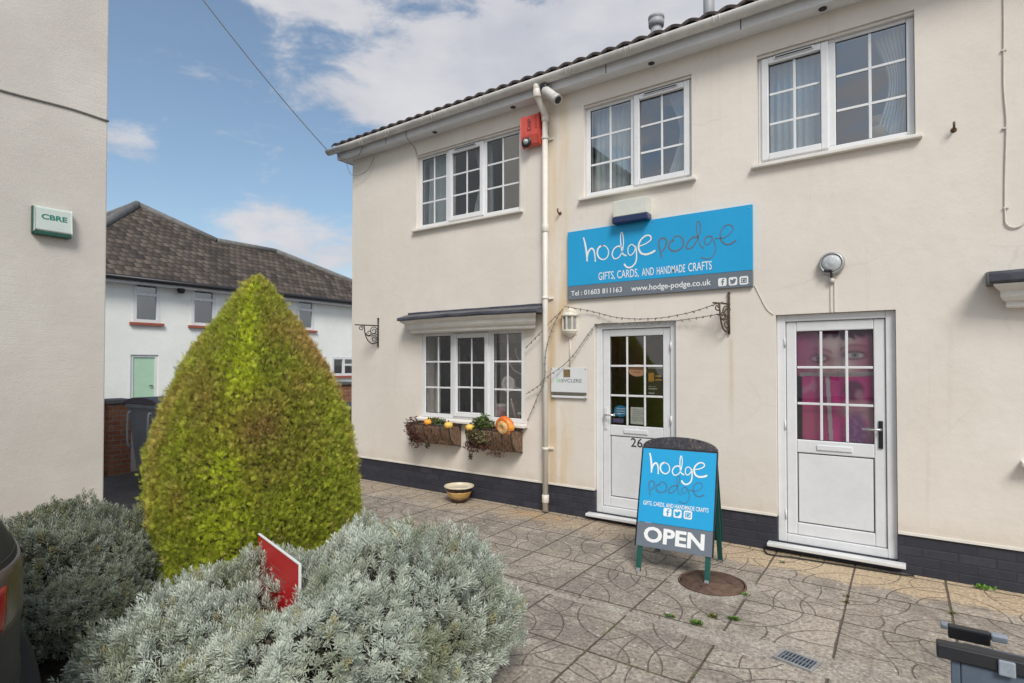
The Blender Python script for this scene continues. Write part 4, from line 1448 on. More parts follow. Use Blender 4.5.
def icon_row(mb_white, mb_mark, u0, v0, size, gap, fn):
    """three social icons: letter f, a bird, a camera, on white rounded squares"""
    for i in range(3):
        ux = u0 + i * (size + gap)
        rr = size * 0.2
        pts = []
        for cx, cy, a0 in ((ux + size - rr, v0 + size - rr, 0), (ux + rr, v0 + size - rr, 90), (ux + rr, v0 + rr, 180), (ux + size - rr, v0 + rr, 270)):
            pts += [(cx + rr * math.cos(R(a0 + q * 22.5)), cy + rr * math.sin(R(a0 + q * 22.5))) for q in range(5)]
        mb_white.add([fn(a, b_, 0.0) for a, b_ in pts], [tuple(range(len(pts)))])

        def q(a, b_):
            return fn(ux + size * a, v0 + size * b_, 0.0012)
        if i == 0:
            mb_mark.add([q(*p) for p in ((.46, .10), (.60, .10), (.60, .46), (.72, .46), (.74, .59), (.60, .59), (.60, .70), (.64, .76), (.75, .76), (.75, .88), (.58, .88), (.48, .80), (.46, .70), (.46, .59), (.36, .59), (.36, .46), (.46, .46))], [tuple(range(17))])
        elif i == 1:
            mb_mark.add([q(*p) for p in ((.12, .25), (.30, .18), (.52, .18), (.70, .28), (.80, .46), (.81, .62), (.90, .73), (.80, .72), (.86, .80), (.74, .76), (.64, .81), (.54, .75), (.51, .64), (.34, .66), (.16, .78), (.15, .64), (.22, .54), (.14, .54), (.22, .42), (.30, .38), (.22, .37), (.31, .29))], [tuple(range(22))])
        else:
            for (a0, a1, b0, b1) in ((.18, .82, .70, .80), (.18, .28, .20, .70), (.72, .82, .20, .70), (.28, .72, .20, .30)):
                mb_mark.add([q(a0, b0), q(a1, b0), q(a1, b1), q(a0, b1)], [(0, 1, 2, 3)])
            mb_mark.add([q(.5 + .16 * math.cos(2 * PI * k / 14), .49 + .16 * math.sin(2 * PI * k / 14)) for k in range(14)], [tuple(range(14))])
            mb_mark.add([q(.62, .60), q(.70, .60), q(.70, .68), q(.62, .68)], [(0, 1, 2, 3)])


SX, SZ, SYF = -3.09, 2.41, -0.035
sign = thing('shop_sign', 'wide sky blue shop fascia sign with handwritten name on the cream wall', 'shop sign', (SX, 0, SZ))
B(SX, SX + 1.95, SYF, -0.003, SZ + 0.152, SZ + 0.762).build('blue_panel', M['blue'], sign, bevel=0.002)
B(SX, SX + 1.95, SYF, -0.003, SZ, SZ + 0.15).build('grey_band', M['slate'], sign, bevel=0.002)


def sfn(u, v, lift=0.0):
    return (SX + u, SYF - 0.0016 - lift, SZ + v)


mb = MB(); script_word(mb, HODGE, sfn, 0.0092); mb.build('white_handwriting', M['white'], sign)
mb = MB(); script_word(mb, PODGE, sfn, 0.0068); mb.build('grey_handwriting', M['podge'], sign)
mb = MB()
add_text(mb, 'GIFTS, CARDS,', 0.382, 0.842, 0.176, 0.274, sfn, 0.004)
add_text(mb, 'AND', 0.875, 1.005, 0.191, 0.270, sfn, 0.004)
add_text(mb, 'HANDMADE', 1.035, 1.325, 0.191, 0.268, sfn, 0.004)
add_text(mb, 'CRAFTS', 1.355, 1.582, 0.191, 0.275, sfn, 0.004)
mb.build('slogan_lettering', M['white'], sign)
mb = MB()
add_text(mb, 'Tel : 01603 811163', 0.045, 0.655, 0.042, 0.098, sfn, 0.012)
add_text(mb, 'www.hodge-podge.co.uk', 0.759, 1.574, 0.024, 0.100, sfn, 0.012)
mb.build('contact_lettering', M['white'], sign)
mw, mk = MB(), MB()
icon_row(mw, mk, 1.640, 0.022, 0.078, 0.019, sfn)
mw.build('icon_tiles', M['white'], sign)
mk.build('icon_marks', M['slate'], sign)
mb = MB()
for u in (0.03, 1.0, 1.92):
    for v in (0.735, 0.03):
        mb.lathe([(0.007, 0.0), (0.005, -0.004)], (SX + u, SYF - 0.0005, SZ + v), 10, axis='y')
mb.build('fixing_screws', M['chrome'], sign)

# ------------------------------------------------------------------ fittings on the facade
t_ = thing('flood_light', 'cream box light with dark blue lens above the blue shop sign', 'wall light', (-2.31, 0, 3.19))
mb = MB().box(-2.50, -2.125, -0.115, -0.002, 3.235, 3.40)
mb.box(-2.135, -2.123, -0.09, -0.02, 3.26, 3.275, 0)
mb.build('housing', M['boxcream'], t_, bevel=0.012)
mb = MB().prism([(-2.505, 3.165), (-2.12, 3.165), (-2.115, 3.19), (-2.12, 3.232), (-2.505, 3.232), (-2.51, 3.19)], -0.125, -0.006)
mb.build('lens', M['navy'], t_, bevel=0.010)

# red alarm bell box
t_ = thing('alarm_box', 'red burglar alarm box with strobe under the eaves beside white downpipe', 'alarm', (-3.51, 0, 4.22))
mb = MB()
ax0, ax1, az0, az1 = -3.665, -3.425, 4.235, 4.60
prof = [(0.002, az0 + .05), (0.002, az1), (0.085, az1), (0.115, az1 - 0.03), (0.115, az0 + 0.12), (0.085, az0 + 0.02), (0.05, az0)]
a = [(ax0, -d, z) for d, z in prof] + [(ax1, -d, z) for d, z in prof]
k = len(prof)
mb.add(a, [tuple(range(k)), tuple(range(2 * k - 1, k - 1, -1))] + [(i, (i + 1) % k, (i + 1) % k + k, i + k) for i in range(k)])
mb.build('case', M['red2'], t_, bevel=0.010)
mb = MB().lathe([(0.034, 0.0), (0.034, -0.012), (0.024, -0.035), (0.0, -0.042)], (-3.60, -0.098, 4.29), 16, axis='y')
mb.build('strobe', M['lens'], t_)
mb = MB().lathe([(0.066, 0.0), (0.062, -0.014), (0.036, -0.018)], (-3.60, -0.094, 4.29), 16, axis='y')
mb.build('strobe_ring', M['dark'], t_)
mb = MB()
add_text(mb, 'DIP', -0.07, 0.07, 0.0, 0.05, lambda u, v: (-3.525 - v, -0.1165, 4.475 + u), 0.01)
mb.build('lettering', M['ink'], t_)
mb = MB()
for k in range(7):
    mb.box(ax1 + 0.0005, ax1 + 0.002, -0.09, -0.03, az1 - 0.05 - k * 0.022, az1 - 0.042 - k * 0.022)
    mb.box(ax0 + 0.19, ax0 + 0.225, -0.1168, -0.1152, az1 - 0.05 - k * 0.022, az1 - 0.044 - k * 0.022)
mb.build('vents', M['lampred'], t_)

# security camera on the fascia
t_ = thing('security_camera', 'small grey bullet security camera under the eaves right of the downpipe', 'camera', (-3.2, -0.1, 4.68))
mb = MB().lathe([(0.03, 0.0), (0.03, -0.02)], (-3.285, -0.172, 4.80), 14, axis='y')
mb.tube([(-3.285, -0.175, 4.80), (-3.285, -0.235, 4.795), (-3.25, -0.245, 4.765)], 0.012, 8)
mb.build('bracket', M['galv'], t_)
p0, p1 = Vector((-3.285, -0.215, 4.775)), Vector((-3.085, -0.255, 4.585))
dirc = (p1 - p0).normalized()
mb = MB()
mb.tube([p0, p0 + dirc * 0.03, p1 - dirc * 0.02, p1], [0.043, 0.050, 0.052, 0.044], 18)
mb.build('body', M['gutter'], t_)
MB().tube([p1 - dirc * 0.055, p1 + dirc * 0.004], [0.056, 0.055], 18).build('hood', M['gutter'], t_)
MB().tube([p1 + dirc * 0.0045, p1 + dirc * 0.008], [0.042, 0.036], 16).build('lens', M['dark'], t_)
mb = MB().lathe([(0.047, -0.002), (0.047, -0.030), (0.030, -0.042), (0.018, -0.042)], (-3.275, -0.222, 4.785), 18, axis='y')
mb.build('pivot', M['blackmetal'], t_)

# half lantern
t_ = thing('wall_lantern', 'ivory half lantern with glass panes and rusty drip left of the door numbered 26', 'wall light', (-3.075, 0, 2.0))
LXc = -3.075
mb = MB()
n = 10
def half_ring(mb, prof, n=12):
    vs, fs = [], []
    for (r_, z) in prof:
        for k in range(n + 1):
            a_ = PI + PI * k / n
            vs.append((LXc + r_ * math.cos(a_), -0.004 + r_ * 0.95 * math.sin(a_), z))
    for i in range(len(prof) - 1):
        for k in range(n):
            fs.append((i * (n + 1) + k, i * (n + 1) + k + 1, (i + 1) * (n + 1) + k + 1, (i + 1) * (n + 1) + k))
    mb.add(vs, fs, 0, False)
half_ring(mb, [(0.015, 2.325), (0.028, 2.315), (0.05, 2.29), (0.06, 2.283), (0.095, 2.255), (0.103, 2.245), (0.103, 2.232), (0.088, 2.232)], 8)
mb.build('roof', M['ivory'], t_)
mb = MB()
half_ring(mb, [(0.088, 2.235), (0.088, 2.222), (0.08, 2.222)], 8)
half_ring(mb, [(0.08, 2.078), (0.092, 2.078), (0.094, 2.060), (0.088, 2.052), (0.080, 2.036), (0.055, 2.012), (0.035, 2.004), (0.018, 1.992), (0.0, 1.990)], 8)
for k in range(0, 9, 2):
    a_ = PI + PI * k / 8
    x_, y_ = LXc + 0.082 * math.cos(a_), -0.006 + 0.078 * math.sin(a_)
    mb.box(x_ - .008, x_ + .008, y_ - .008, y_ + .006, 2.078, 2.223)
mb.box(LXc - 0.088, LXc + 0.088, -0.006, -0.001, 2.02, 2.30)
mb.build('frame', M['ivory'], t_)
mb = MB()
half_ring(mb, [(0.078, 2.08), (0.078, 2.222)], 8)
mb.build('glass', M['frost'], t_)
MB().tube([(LXc, -0.008, 1.995), (LXc, -0.008, 1.665)], 0.007, 8).build('conduit', M['cable_w'], t_)

# plaque
t_ = thing('wall_plaque', 'white acrylic plaque with bronze square and grey strip left of the door numbered 26', 'plaque', (-3.08, 0, 1.3))
px0, px1 = -3.308, -2.855
B(px0, px1, -0.034, -0.026, 1.352, 1.652).build('panel', M['plaquew'], t_, bevel=0.002)
mb = MB().box(px0, px1, -0.0356, -0.0342, 1.352, 1.378)
mb.build('strip', M['olive'], t_)
B(px0, px1, -0.030, -0.018, 1.312, 1.337).build('lower_bar', M['plaquew'], t_, bevel=0.003)
mb = MB().box(-3.145, -3.060, -0.0356, -0.0342, 1.545, 1.632)
mb.build('bronze_square', M['brownlogo'], t_)
pfn = lambda u, v, l=0: (u, -0.0352, v)
mb = MB(); add_text(mb, 'SE', -3.235, -3.175, 1.487, 1.525, pfn, 0.01); mb.build('green_lettering', M['lime'], t_)
mb = MB(); add_text(mb, 'EVCLERE', -3.168, -2.915, 1.487, 1.525, pfn, 0.006); mb.build('grey_lettering', M['greyink'], t_)
mb = MB()
for (x_, z_) in ((px0 + .012, 1.638), (px1 - .012, 1.638), (px1 - .012, 1.322), (px0 + .012, 1.322)):
    mb.lathe([(0.010, 0.024), (0.010, -0.004), (0.006, -0.007)], (x_, -0.033, z_), 10, axis='y')
mb.build('standoffs', M['chrome'], t_)

# round bulkhead lamp over the right door
t_ = thing('bulkhead_light', 'round grey bulkhead lamp with cable above the right-hand door with pink poster', 'wall light', (-0.503, 0, 2.55))
mb = MB().lathe([(0.098, -0.001), (0.100, -0.03), (0.092, -0.055), (0.078, -0.058), (0.078, -0.045)], (-0.503, 0, 2.555), 28, axis='y')
mb.build('ring', M['galv'], t_)
MB().lathe([(0.078, -0.046), (0.070, -0.060), (0.045, -0.070), (0.0, -0.074)], (-0.503, 0, 2.555), 24, axis='y').build('lens', M['lens'], t_)
mb = MB().box(-0.56, -0.50, -0.071, -0.060, 2.482, 2.500).box(-0.512, -0.494, -0.064, -0.05, 2.43, 2.482)
mb.build('clasp', M['dark'], t_, bevel=0.003)
mb = MB().lathe([(0.024, -0.001), (0.022, -0.03), (0.0, -0.034)], (-0.503, 0, 2.41), 14, axis='y')
mb.box(-0.517, -0.510, -0.010, -0.001, 2.14, 2.40)
mb.box(-0.488, -0.481, -0.010, -0.001, 2.14, 2.40)
mb.build('conduit', M['cable_w'], t_)

# iron brackets: a back bar, an arm and scrolls, in the plane of the arm
def iron_bracket(label, base, direction, length, height, mat, rusty):
    t_ = thing('iron_bracket', label, 'bracket', base, group='wrought iron brackets for hanging baskets')
    D = Vector(direction).normalized()
    Bv = Vector(base)
    P = lambda d, z: Bv + D * d + Vector((0, 0, z))
    w_ = 0.011
    mb = MB().tube([P(0.012, 0.02), P(0.012, -height)], w_, 6)
    mb.lathe([(0.0, -.012), (0.018, 0), (0.0, .014)], P(0.012, 0.02), 8)
    mb.build('back_bar', mat, t_)
    mb = MB().tube([P(0.0, -0.085), P(length * 0.5, -0.083), P(length, -0.085)], 0.009, 6)
    mb.build('arm', mat, t_)
    mb = MB()
    L = length
    brace = smooth_path([P(L * 0.62, -0.09), P(L * 0.60, -0.17), P(L * 0.55, -0.24), P(L * 0.44, -0.31), P(L * 0.26, -0.345), P(0.02, -0.32)], 5)
    mb.tube(brace, 0.008, 6)

    def spiral(c, r0, r1, a0, turns, n=22):
        return [P(c[0] + (r0 + (r1 - r0) * k / n) * math.cos(a0 + turns * 2 * PI * k / n), c[1] + (r0 + (r1 - r0) * k / n) * math.sin(a0 + turns * 2 * PI * k / n)) for k in range(n + 1)]
    mb.tube(spiral((L * 0.76, -0.125), 0.038, 0.012, PI * 0.5, 1.3), 0.006, 5)
    mb.tube(spiral((L * 0.22, -0.16), 0.062, 0.016, PI * 0.9, -1.5), 0.006, 5)
    mb.tube(spiral((L * 0.20, -0.275), 0.052, 0.014, PI * 0.2, 1.5), 0.006, 5)
    mb.tube(spiral((L * 0.42, -0.19), 0.045, 0.012, 0.0, -1.2), 0.006, 5)
    mb.tube(smooth_path([P(0.02, -0.22), P(L * 0.2, -0.2), P(L * 0.42, -0.24), P(L * 0.56, -0.21)], 4), 0.006, 5)
    mb.build('scrollwork', mat, t_)
    return t_


iron_bracket('black iron scroll bracket without a basket near the far left corner of cream wall', (-6.215, -0.004, 2.33), (-0.30, -1.0, 0), 0.36, 0.39, M['blackmetal'], False)
iron_bracket('rusty iron scroll bracket holding string lights right of the door numbered 26', (-1.352, -0.004, 2.345), (-0.42, -0.9, 0), 0.23, 0.37, M['bracket'], True)

# small rusty hooks left in the render
for (x_, z_, lab) in ((-3.205, 3.41, 'small rusty hook in the render above the ivory lantern'), (0.335, 3.52, 'small rusty stub in the render right of the rightmost upper window')):
    mb = MB().tube([(x_, 0, z_), (x_, -0.045, z_), (x_, -0.06, z_ + 0.02), (x_, -0.05, z_ + 0.045)], 0.009, 7)
    mb.lathe([(0.022, -0.001), (0.016, -0.007)], (x_, 0, z_), 10, axis='y')
    tag(mb.build('wall_hook', M['rust']), lab, 'hook', 'old hooks left in the wall')

# painted cable running down the right of the wall
mb = MB()
pth = [(0.637, -0.008, 4.75), (0.640, -0.008, 4.3), (0.634, -0.008, 3.8), (0.646, -0.010, 3.5), (0.634, -0.008, 3.1), (0.631, -0.008, 2.80), (0.640, -0.010, 2.735), (0.675, -0.010, 2.705), (0.72, -0.010, 2.715), (0.76, -0.008, 2.76)]
mb.tube(smooth_path(pth, 5), 0.0055, 7)
cb_ = mb.build('wall_cable', M['cable_w'])
tag(cb_, 'thin painted cable running down the cream wall right of the upper windows', 'cable')
mb = MB()
for z_ in (4.05, 3.46, 2.86):
    mb.box(0.622, 0.652, -0.016, -0.001, z_ - .006, z_ + .006)
mb.build('cable_clip', M['cable_w'], cb_)
mb = MB().tube(smooth_path([(-1.13, -0.006, 2.42), (-1.09, -0.006, 2.33), (-1.03, -0.006, 2.20), (-0.97, -0.006, 2.14)], 4), 0.0035, 6)
tag(mb.build('thin_cable', M['cable_w']), 'thin pale cable from the sign corner down to the right-hand door frame', 'cable')
mb = MB().tube(smooth_path([(-1.06, -0.07, 0.03), (-1.03, -0.12, 0.012), (-0.98, -0.16, 0.010), (-0.75, -0.125, 0.010), (-0.45, -0.10, 0.010), (-0.2, -0.085, 0.010), (0.05, -0.05, 0.010)], 5), 0.007, 7)
tag(mb.build('ground_cable', M['cable_b']), 'black cable lying on the paving below the right-hand door', 'cable')
# thin wires hanging from the gutter end
mb = MB()
mb.tube(smooth_path([(-6.98, -0.2, 4.93), (-6.90, -0.19, 4.80), (-6.75, -0.19, 4.72), (-6.45, -0.19, 4.72), (-6.33, -0.2, 4.88)], 5), 0.005, 6)
mb.tube(smooth_path([(-6.75, -0.19, 4.72), (-6.70, -0.10, 4.50), (-6.42, -0.06, 4.52), (-6.30, -0.03, 4.70)], 5), 0.004, 6)
tag(mb.build('loose_wires', M['cable_g']), 'thin loose wires looping under the gutter at the far corner', 'wire')
mb = MB().tube(smooth_path([(-5.50, -0.175, 4.88), (-5.49, -0.175, 4.76), (-5.49, -0.02, 4.66), (-5.47, -0.006, 4.57)], 5), 0.004, 6)
tag(mb.build('window_wire', M['cable_g']), 'thin wire down the fascia to the leftmost upper window', 'wire')

# overhead service wire between the two buildings
mb = MB()
A, Bq = np.array([-7.06, -0.24, 4.88]), np.array([-6.47, -3.32, 6.60])
pts = []
for k in range(25):
    q = k / 24
    p = A + (Bq - A) * q
    p[2] -= 0.10 * 4 * q * (1 - q)
    pts.append(tuple(p))
mb.tube(pts, 0.0065, 6)
tag(mb.build('overhead_wire', plain('weathered_wire', (0.30, 0.31, 0.33), 0.6)), 'dark overhead wire crossing the sky from the gutter corner', 'wire')

# ------------------------------------------------------------------ string of small lights
fl = thing('string_lights', 'string of tiny unlit lights draped from ivory lantern over the door numbered 26', 'string lights', (-2.6, 0, 2.1))
runs = [
    [(-3.10, -0.10, 2.335), (-2.80, -0.03, 2.270), (-2.46, -0.05, 2.180), (-2.08, -0.05, 2.155), (-1.72, -0.06, 2.195), (-1.36, -0.21, 2.265)],
    [(-3.64, -0.05, 1.34), (-3.44, -0.07, 1.45), (-3.345, -0.12, 1.52), (-3.06, -0.05, 1.74), (-2.80, -0.03, 2.060), (-2.70, -0.02, 2.128), (-2.36, -0.03, 2.118), (-2.02, -0.03, 2.112), (-1.70, -0.06, 2.135), (-1.37, -0.12, 2.165)],
    [(-3.12, -0.08, 2.32), (-3.26, -0.06, 2.13), (-3.33, -0.11, 1.84), (-3.345, -0.12, 1.52), (-3.48, -0.06, 1.30), (-3.62, -0.05, 1.03)],
    [(-3.13, -0.07, 2.30), (-3.27, -0.06, 2.20), (-3.42, -0.07, 2.06), (-3.64, -0.06, 1.88)]]
mbc = MB()
bpos = []
for rn in runs:
    P = smooth_path(rn, 8)
    mbc.tube(P, 0.0042, 5)
    P = np.array(P)
    seg = np.linalg.norm(np.diff(P, axis=0), axis=1)
    cum = np.concatenate([[0], np.cumsum(seg)])
    s_ = 0.05
    while s_ < cum[-1]:
        i = min(np.searchsorted(cum, s_) - 1, len(P) - 2)
        bpos.append(P[i] + (P[i + 1] - P[i]) * (s_ - cum[i]) / seg[i])
        s_ += 0.077 + random.uniform(-.012, .012)
mbc.build('cord', M['cable_g'], fl)
bm0 = MB().lathe([(0.0, -0.024), (0.005, -0.018), (0.006, -0.006), (0.0065, 0.0), (0.0065, 0.008), (0.003, 0.011)], (0, 0, 0), 8)
b0 = None
for p in bpos[:100]:
    if b0 is None:
        b0 = bm0.build('bulb', M['cable_g'], fl, local=True)
        o = b0
    else:
        o = b0.copy(); COL.objects.link(o); o.parent = fl
    o.location = Vector(p) - fl.location
    o.rotation_euler = (random.uniform(-.6, .6), random.uniform(-1.2, 1.2), 0)

# ------------------------------------------------------------------ window troughs
def leaf_cloud(mb, c, rad, n, size, tones, droop=0.0, flat=1.0):
    """many small folded leaves scattered through a volume; returns list of tones per vertex"""
    cols = []
    for _ in range(n):
        d = rng.normal(size=3); d /= np.linalg.norm(d)
        r_ = rng.random() ** 0.4
        p = np.array(c) + d * np.array(rad) * r_
        p[2] -= droop * rng.random() ** 2
        nrm = d + rng.normal(size=3) * 0.6; nrm /= np.linalg.norm(nrm)
        a = np.cross(nrm, rng.normal(size=3)); a /= np.linalg.norm(a)
        b_ = np.cross(nrm, a)
        s_ = size * (0.6 + 0.8 * rng.random())
        mb.add([p - a * s_, p + b_ * s_ * .45 * flat, p + a * s_, p - b_ * s_ * .45 * flat], [(0, 1, 2, 3)])
        tn = np.array(tones[rng.integers(len(tones))]) * (0.75 + 0.5 * rng.random())
        cols += [tn] * 4
    return cols


def set_tones(o, cols):
    at = o.data.color_attributes.new('tone', 'FLOAT_COLOR', 'POINT')
    c = np.ones((len(o.data.vertices), 4), np.float32)
    c[:, :3] = np.array(cols, np.float32)
    at.data.foreach_set('color', c.ravel())


def trough(x0, x1, label):
    cx = (x0 + x1) / 2
    t_ = thing('window_trough', label, 'planter', (cx, 0, 0.68), group='hayrack troughs under the shop window')
    mb = MB()
    n, m_ = 40, 10
    vs, fs = [], []
    prof = [(0.0, 0.90), (-0.20, 0.915), (-0.235, 0.89), (-0.225, 0.80), (-0.17, 0.70), (-0.08, 0.655), (0.0, 0.65)]
    for i in range(n + 1):
        x = x0 + (x1 - x0) * i / n
        for (y, z) in prof:
            f = 0.018 * mnoise.noise(Vector((x * 14, y * 16, z * 16)))
            vs.append((x, min(-0.003, y + f), z + 0.02 * mnoise.noise(Vector((x * 9, y * 8, z * 9 + 3)))))
    k = len(prof)
    for i in range(n):
        for j in range(k - 1):
            fs.append((i * k + j, (i + 1) * k + j, (i + 1) * k + j + 1, i * k + j + 1))
    fs.append(tuple(range(k))); fs.append(tuple(range(n * k, n * k + k))[::-1])
    mb.add(vs, fs)
    mb.build('lining', M['bracken'], t_)
    # loose straws
    mb = MB()
    for _ in range(420):
        x = random.uniform(x0, x1); q = random.random()
        y, z = -0.228 + 0.05 * (1 - q) - 0.01, 0.70 + 0.20 * q
        d = Vector((random.gauss(0, .5), -0.15 * random.random(), -1 + random.gauss(0, .5))).normalized() * random.uniform(.03, .075)
        p = Vector((x, y - .012, z))
        e = p + d
        wv = Vector((0.003, 0, 0.001))
        mb.add([p - wv, p + wv, e + wv * .4, e - wv * .4], [(0, 1, 2, 3)])
    mb.build('straw', M['bracken'], t_)
    mb = MB()
    rail = [(x0, -0.005, 0.915), (x0, -0.235, 0.915), (x1, -0.235, 0.915), (x1, -0.005, 0.915)]
    mb.tube(rail, 0.007, 6)
    for i in range(6):
        x = x0 + (x1 - x0) * i / 5
        mb.tube([(x, -0.24, 0.915), (x, -0.245, 0.86), (x, -0.215, 0.755), (x, -0.14, 0.67), (x, -0.005, 0.64)], 0.006, 6)
    mb.build('wire_frame', M['blackmetal'], t_)
    return t_


tr1 = trough(-5.40, -4.665, 'left brown lined wall trough with red brown trailing heather under the shop window')
tr2 = trough(-4.395, -3.72, 'right brown lined wall trough with green plant and flat orange squash under the window')
mb = MB()
tn_red = [(0.10, 0.030, 0.030), (0.14, 0.055, 0.045), (0.075, 0.035, 0.028), (0.12, 0.07, 0.05)]
tn_grn = [(0.075, 0.115, 0.03), (0.11, 0.15, 0.04), (0.06, 0.09, 0.035), (0.17, 0.17, 0.07)]
tn_dry = [(0.20, 0.17, 0.08), (0.13, 0.13, 0.05), (0.08, 0.10, 0.035), (0.24, 0.20, 0.12)]
c_ = leaf_cloud(mb, (-5.36, -0.18, 0.90), (0.13, 0.10, 0.11), 420, 0.018, tn_red, 0.12)
c_ += leaf_cloud(mb, (-5.24, -0.24, 0.74), (0.15, 0.05, 0.12), 300, 0.016, tn_red, 0.06)
set_tones(mb.build('trailing_heather', M['leaf'], tr1), c_)
mb = MB()
c_ = leaf_cloud(mb, (-5.02, -0.25, 0.66), (0.03, 0.03, 0.03), 50, 0.018, [(0.06, 0.055, 0.03)], 0.03)
set_tones(mb.build('trailing_sprig', M['leaf'], tr1), c_)
mb = MB()
c_ = leaf_cloud(mb, (-4.98, -0.12, 0.95), (0.19, 0.10, 0.05), 330, 0.022, tn_grn)
c_ += leaf_cloud(mb, (-4.90, -0.16, 0.90), (0.22, 0.07, 0.03), 160, 0.02, [(0.10, 0.15, 0.10), (0.16, 0.20, 0.17)])
set_tones(mb.build('green_foliage', M['leaf'], tr1), c_)
mb = MB()
c_ = leaf_cloud(mb, (-4.20, -0.15, 0.96), (0.17, 0.11, 0.09), 420, 0.026, tn_grn)
c_ += leaf_cloud(mb, (-4.16, -0.16, 1.04), (0.06, 0.05, 0.07), 70, 0.026, [(0.14, 0.21, 0.04), (0.09, 0.15, 0.03)])
c_ += leaf_cloud(mb, (-4.20, -0.24, 0.84), (0.18, 0.07, 0.10), 420, 0.019, tn_dry, 0.06)
set_tones(mb.build('green_foliage', M['leaf'], tr2), c_)
mb = MB()
c_ = leaf_cloud(mb, (-4.25, -0.24, 0.71), (0.20, 0.06, 0.07), 300, 0.016, tn_red, 0.03)
set_tones(mb.build('trailing_heather', M['leaf'], tr2), c_)
for pos_, rad_, n_, tn_ in (((-4.30, -0.24, 0.80), (0.06, 0.04, 0.10), 120, tn_red), ((-4.31, -0.25, 0.60), (0.03, 0.03, 0.03), 60, [(0.06, 0.055, 0.03)]), ((-3.92, -0.24, 0.66), (0.17, 0.04, 0.03), 110, tn_red)):
    mb = MB()
    c_ = leaf_cloud(mb, pos_, rad_, n_, 0.015, tn_, 0.06)
    set_tones(mb.build('trailing_sprig', M['leaf'], tr2), c_)


def gourd(x, y, z, r_, mat, label, sq=0.8, ribs=8):
    t_ = thing('gourd', label, 'gourd', (x, y, z), group='small gourds on the window troughs')
    prof = [(0.0, -sq * .92)] + [(math.cos(a) ** 0.8, sq * math.sin(a)) for a in np.linspace(-1.35, 1.35, 13)] + [(0.0, sq * .82)]
    MB().lathe([(p * r_, h * r_) for p, h in prof], (x, y, z), 40, ribs=ribs, ribd=0.06).build('fruit', mat, t_)
    MB().tube([(x, y, z + r_ * .7), (x + r_ * .06, y, z + r_ * .98), (x + r_ * .2, y - .01, z + r_ * 1.15)], [r_ * .16, r_ * .1, r_ * .12], 7).build('stalk', M['wood_dark'], t_)


gourd(-5.055, -0.20, 0.940, 0.056, M['pumpkin'], 'small orange gourd at left end of the left trough')
gourd(-4.70, -0.21, 0.925, 0.054, M['gourd'], 'small yellow gourd at right end of the left trough')
gourd(-4.345, -0.22, 0.920, 0.054, M['gourd'], 'small yellow gourd at left end of the right trough')
# turban squash propped up with its crown to the street
t_ = thing('turban_squash', 'large round orange turban squash with striped crown propped on the right trough', 'squash', (-3.84, -0.19, 0.955))
tl = Matrix.Rotation(R(8), 3, 'X') @ Matrix.Rotation(R(-6), 3, 'Z')
cq = Vector((-3.84, -0.19, 0.955))
def sq_build(name, prof, mat, ribs):
    m2 = MB().lathe(prof, (0, 0, 0), 44, axis='y', ribs=ribs, ribd=0.05)
    m2.xf(lambda x, y, z: tuple(cq + tl @ Vector((x, y, z))))
    m2.build(name, mat, t_)
sq_build('rim', [(0.0, 0.07), (0.08, 0.06), (0.118, 0.03), (0.130, -0.005), (0.122, -0.035), (0.102, -0.050), (0.080, -0.045)], M['turban'], 12)
sq_build('crown', [(0.082, -0.044), (0.076, -0.062), (0.055, -0.074), (0.03, -0.072), (0.018, -0.060), (0.0, -0.058)], M['turbanc'], 4)

# ------------------------------------------------------------------ inside the shop window
t_ = thing('display_tree', 'white branched display tree behind the right light of the shop window', 'display stand', (-3.97, 0.40, 1.0))
mb = MB()
mb.tube([(-3.97, .40, .62), (-3.975, .40, 1.3), (-3.97, .40, 1.72)], [.028, .024, .014], 8)
for (zz, dxx, up) in ((1.25, .17, .16), (1.36, -.24, .20), (1.45, .20, .14), (1.55, -.20, .22), (1.62, .16, .22), (1.70, -.10, .20), (1.14, .12, .16), (1.06, .14, .12)):
    mb.tube(smooth_path([(-3.97, .40, zz), (-3.97 + dxx * .6, .38, zz + up * .25), (-3.97 + dxx * .95, .36, zz + up * .7), (-3.97 + dxx * .85, .36, zz + up)], 4), .009, 6)
mb.build('branches', M['ceramic'], t_)
t_ = thing('hanging_plate', 'round white plate hanging from the display tree in the shop window', 'plate', (-4.13, .30, 1.47))
MB().lathe([(0.0, .012), (.07, .010), (.105, -.004), (.100, -.008), (.065, .004), (0.0, .006)], (-4.13, .28, 1.44), 28, axis='y').build('dish', M['ceramic'], t_)
MB().tube([(-4.13, .28, 1.545), (-4.13, .30, 1.66)], .003, 5).build('string', M['cable_g'], t_)
mb = MB()
mb.tube(smooth_path([(-4.155, .268, 1.49), (-4.175, .268, 1.45), (-4.155, .268, 1.41), (-4.13, .268, 1.41)], 5), .005, 6)
mb.build('painted_crescent', M['greyink'], t_)
sh = thing('display_shelf', 'pale wooden shelving unit standing deep inside the shop window', 'shelf', (-4.5, 1.3, 0.06))
mb = MB()
for x_ in (-6.1, -5.1, -4.2, -3.2):
    mb.box(x_ - .012, x_ + .012, 1.25, 1.55, .06, 2.2)
mb.build('upright', M['shelfwood'], sh)
mb = MB()
for z_ in (.5, .95, 1.32, 1.68, 2.02):
    for a_, b_ in ((-6.088, -5.112), (-5.088, -4.212), (-4.188, -3.212)):
        mb.box(a_, b_, 1.255, 1.545, z_, z_ + .022)
mb.build('shelf_board', M['shelfwood'], sh)
wd = thing('display_ledge', 'pale wooden display ledge along the inside of the shop window', 'shelf', (-4.5, .4, 0.9))
B(-5.6, -3.5, .25, .62, .955, .985).build('board', M['shelfwood'], wd)
mb = MB()
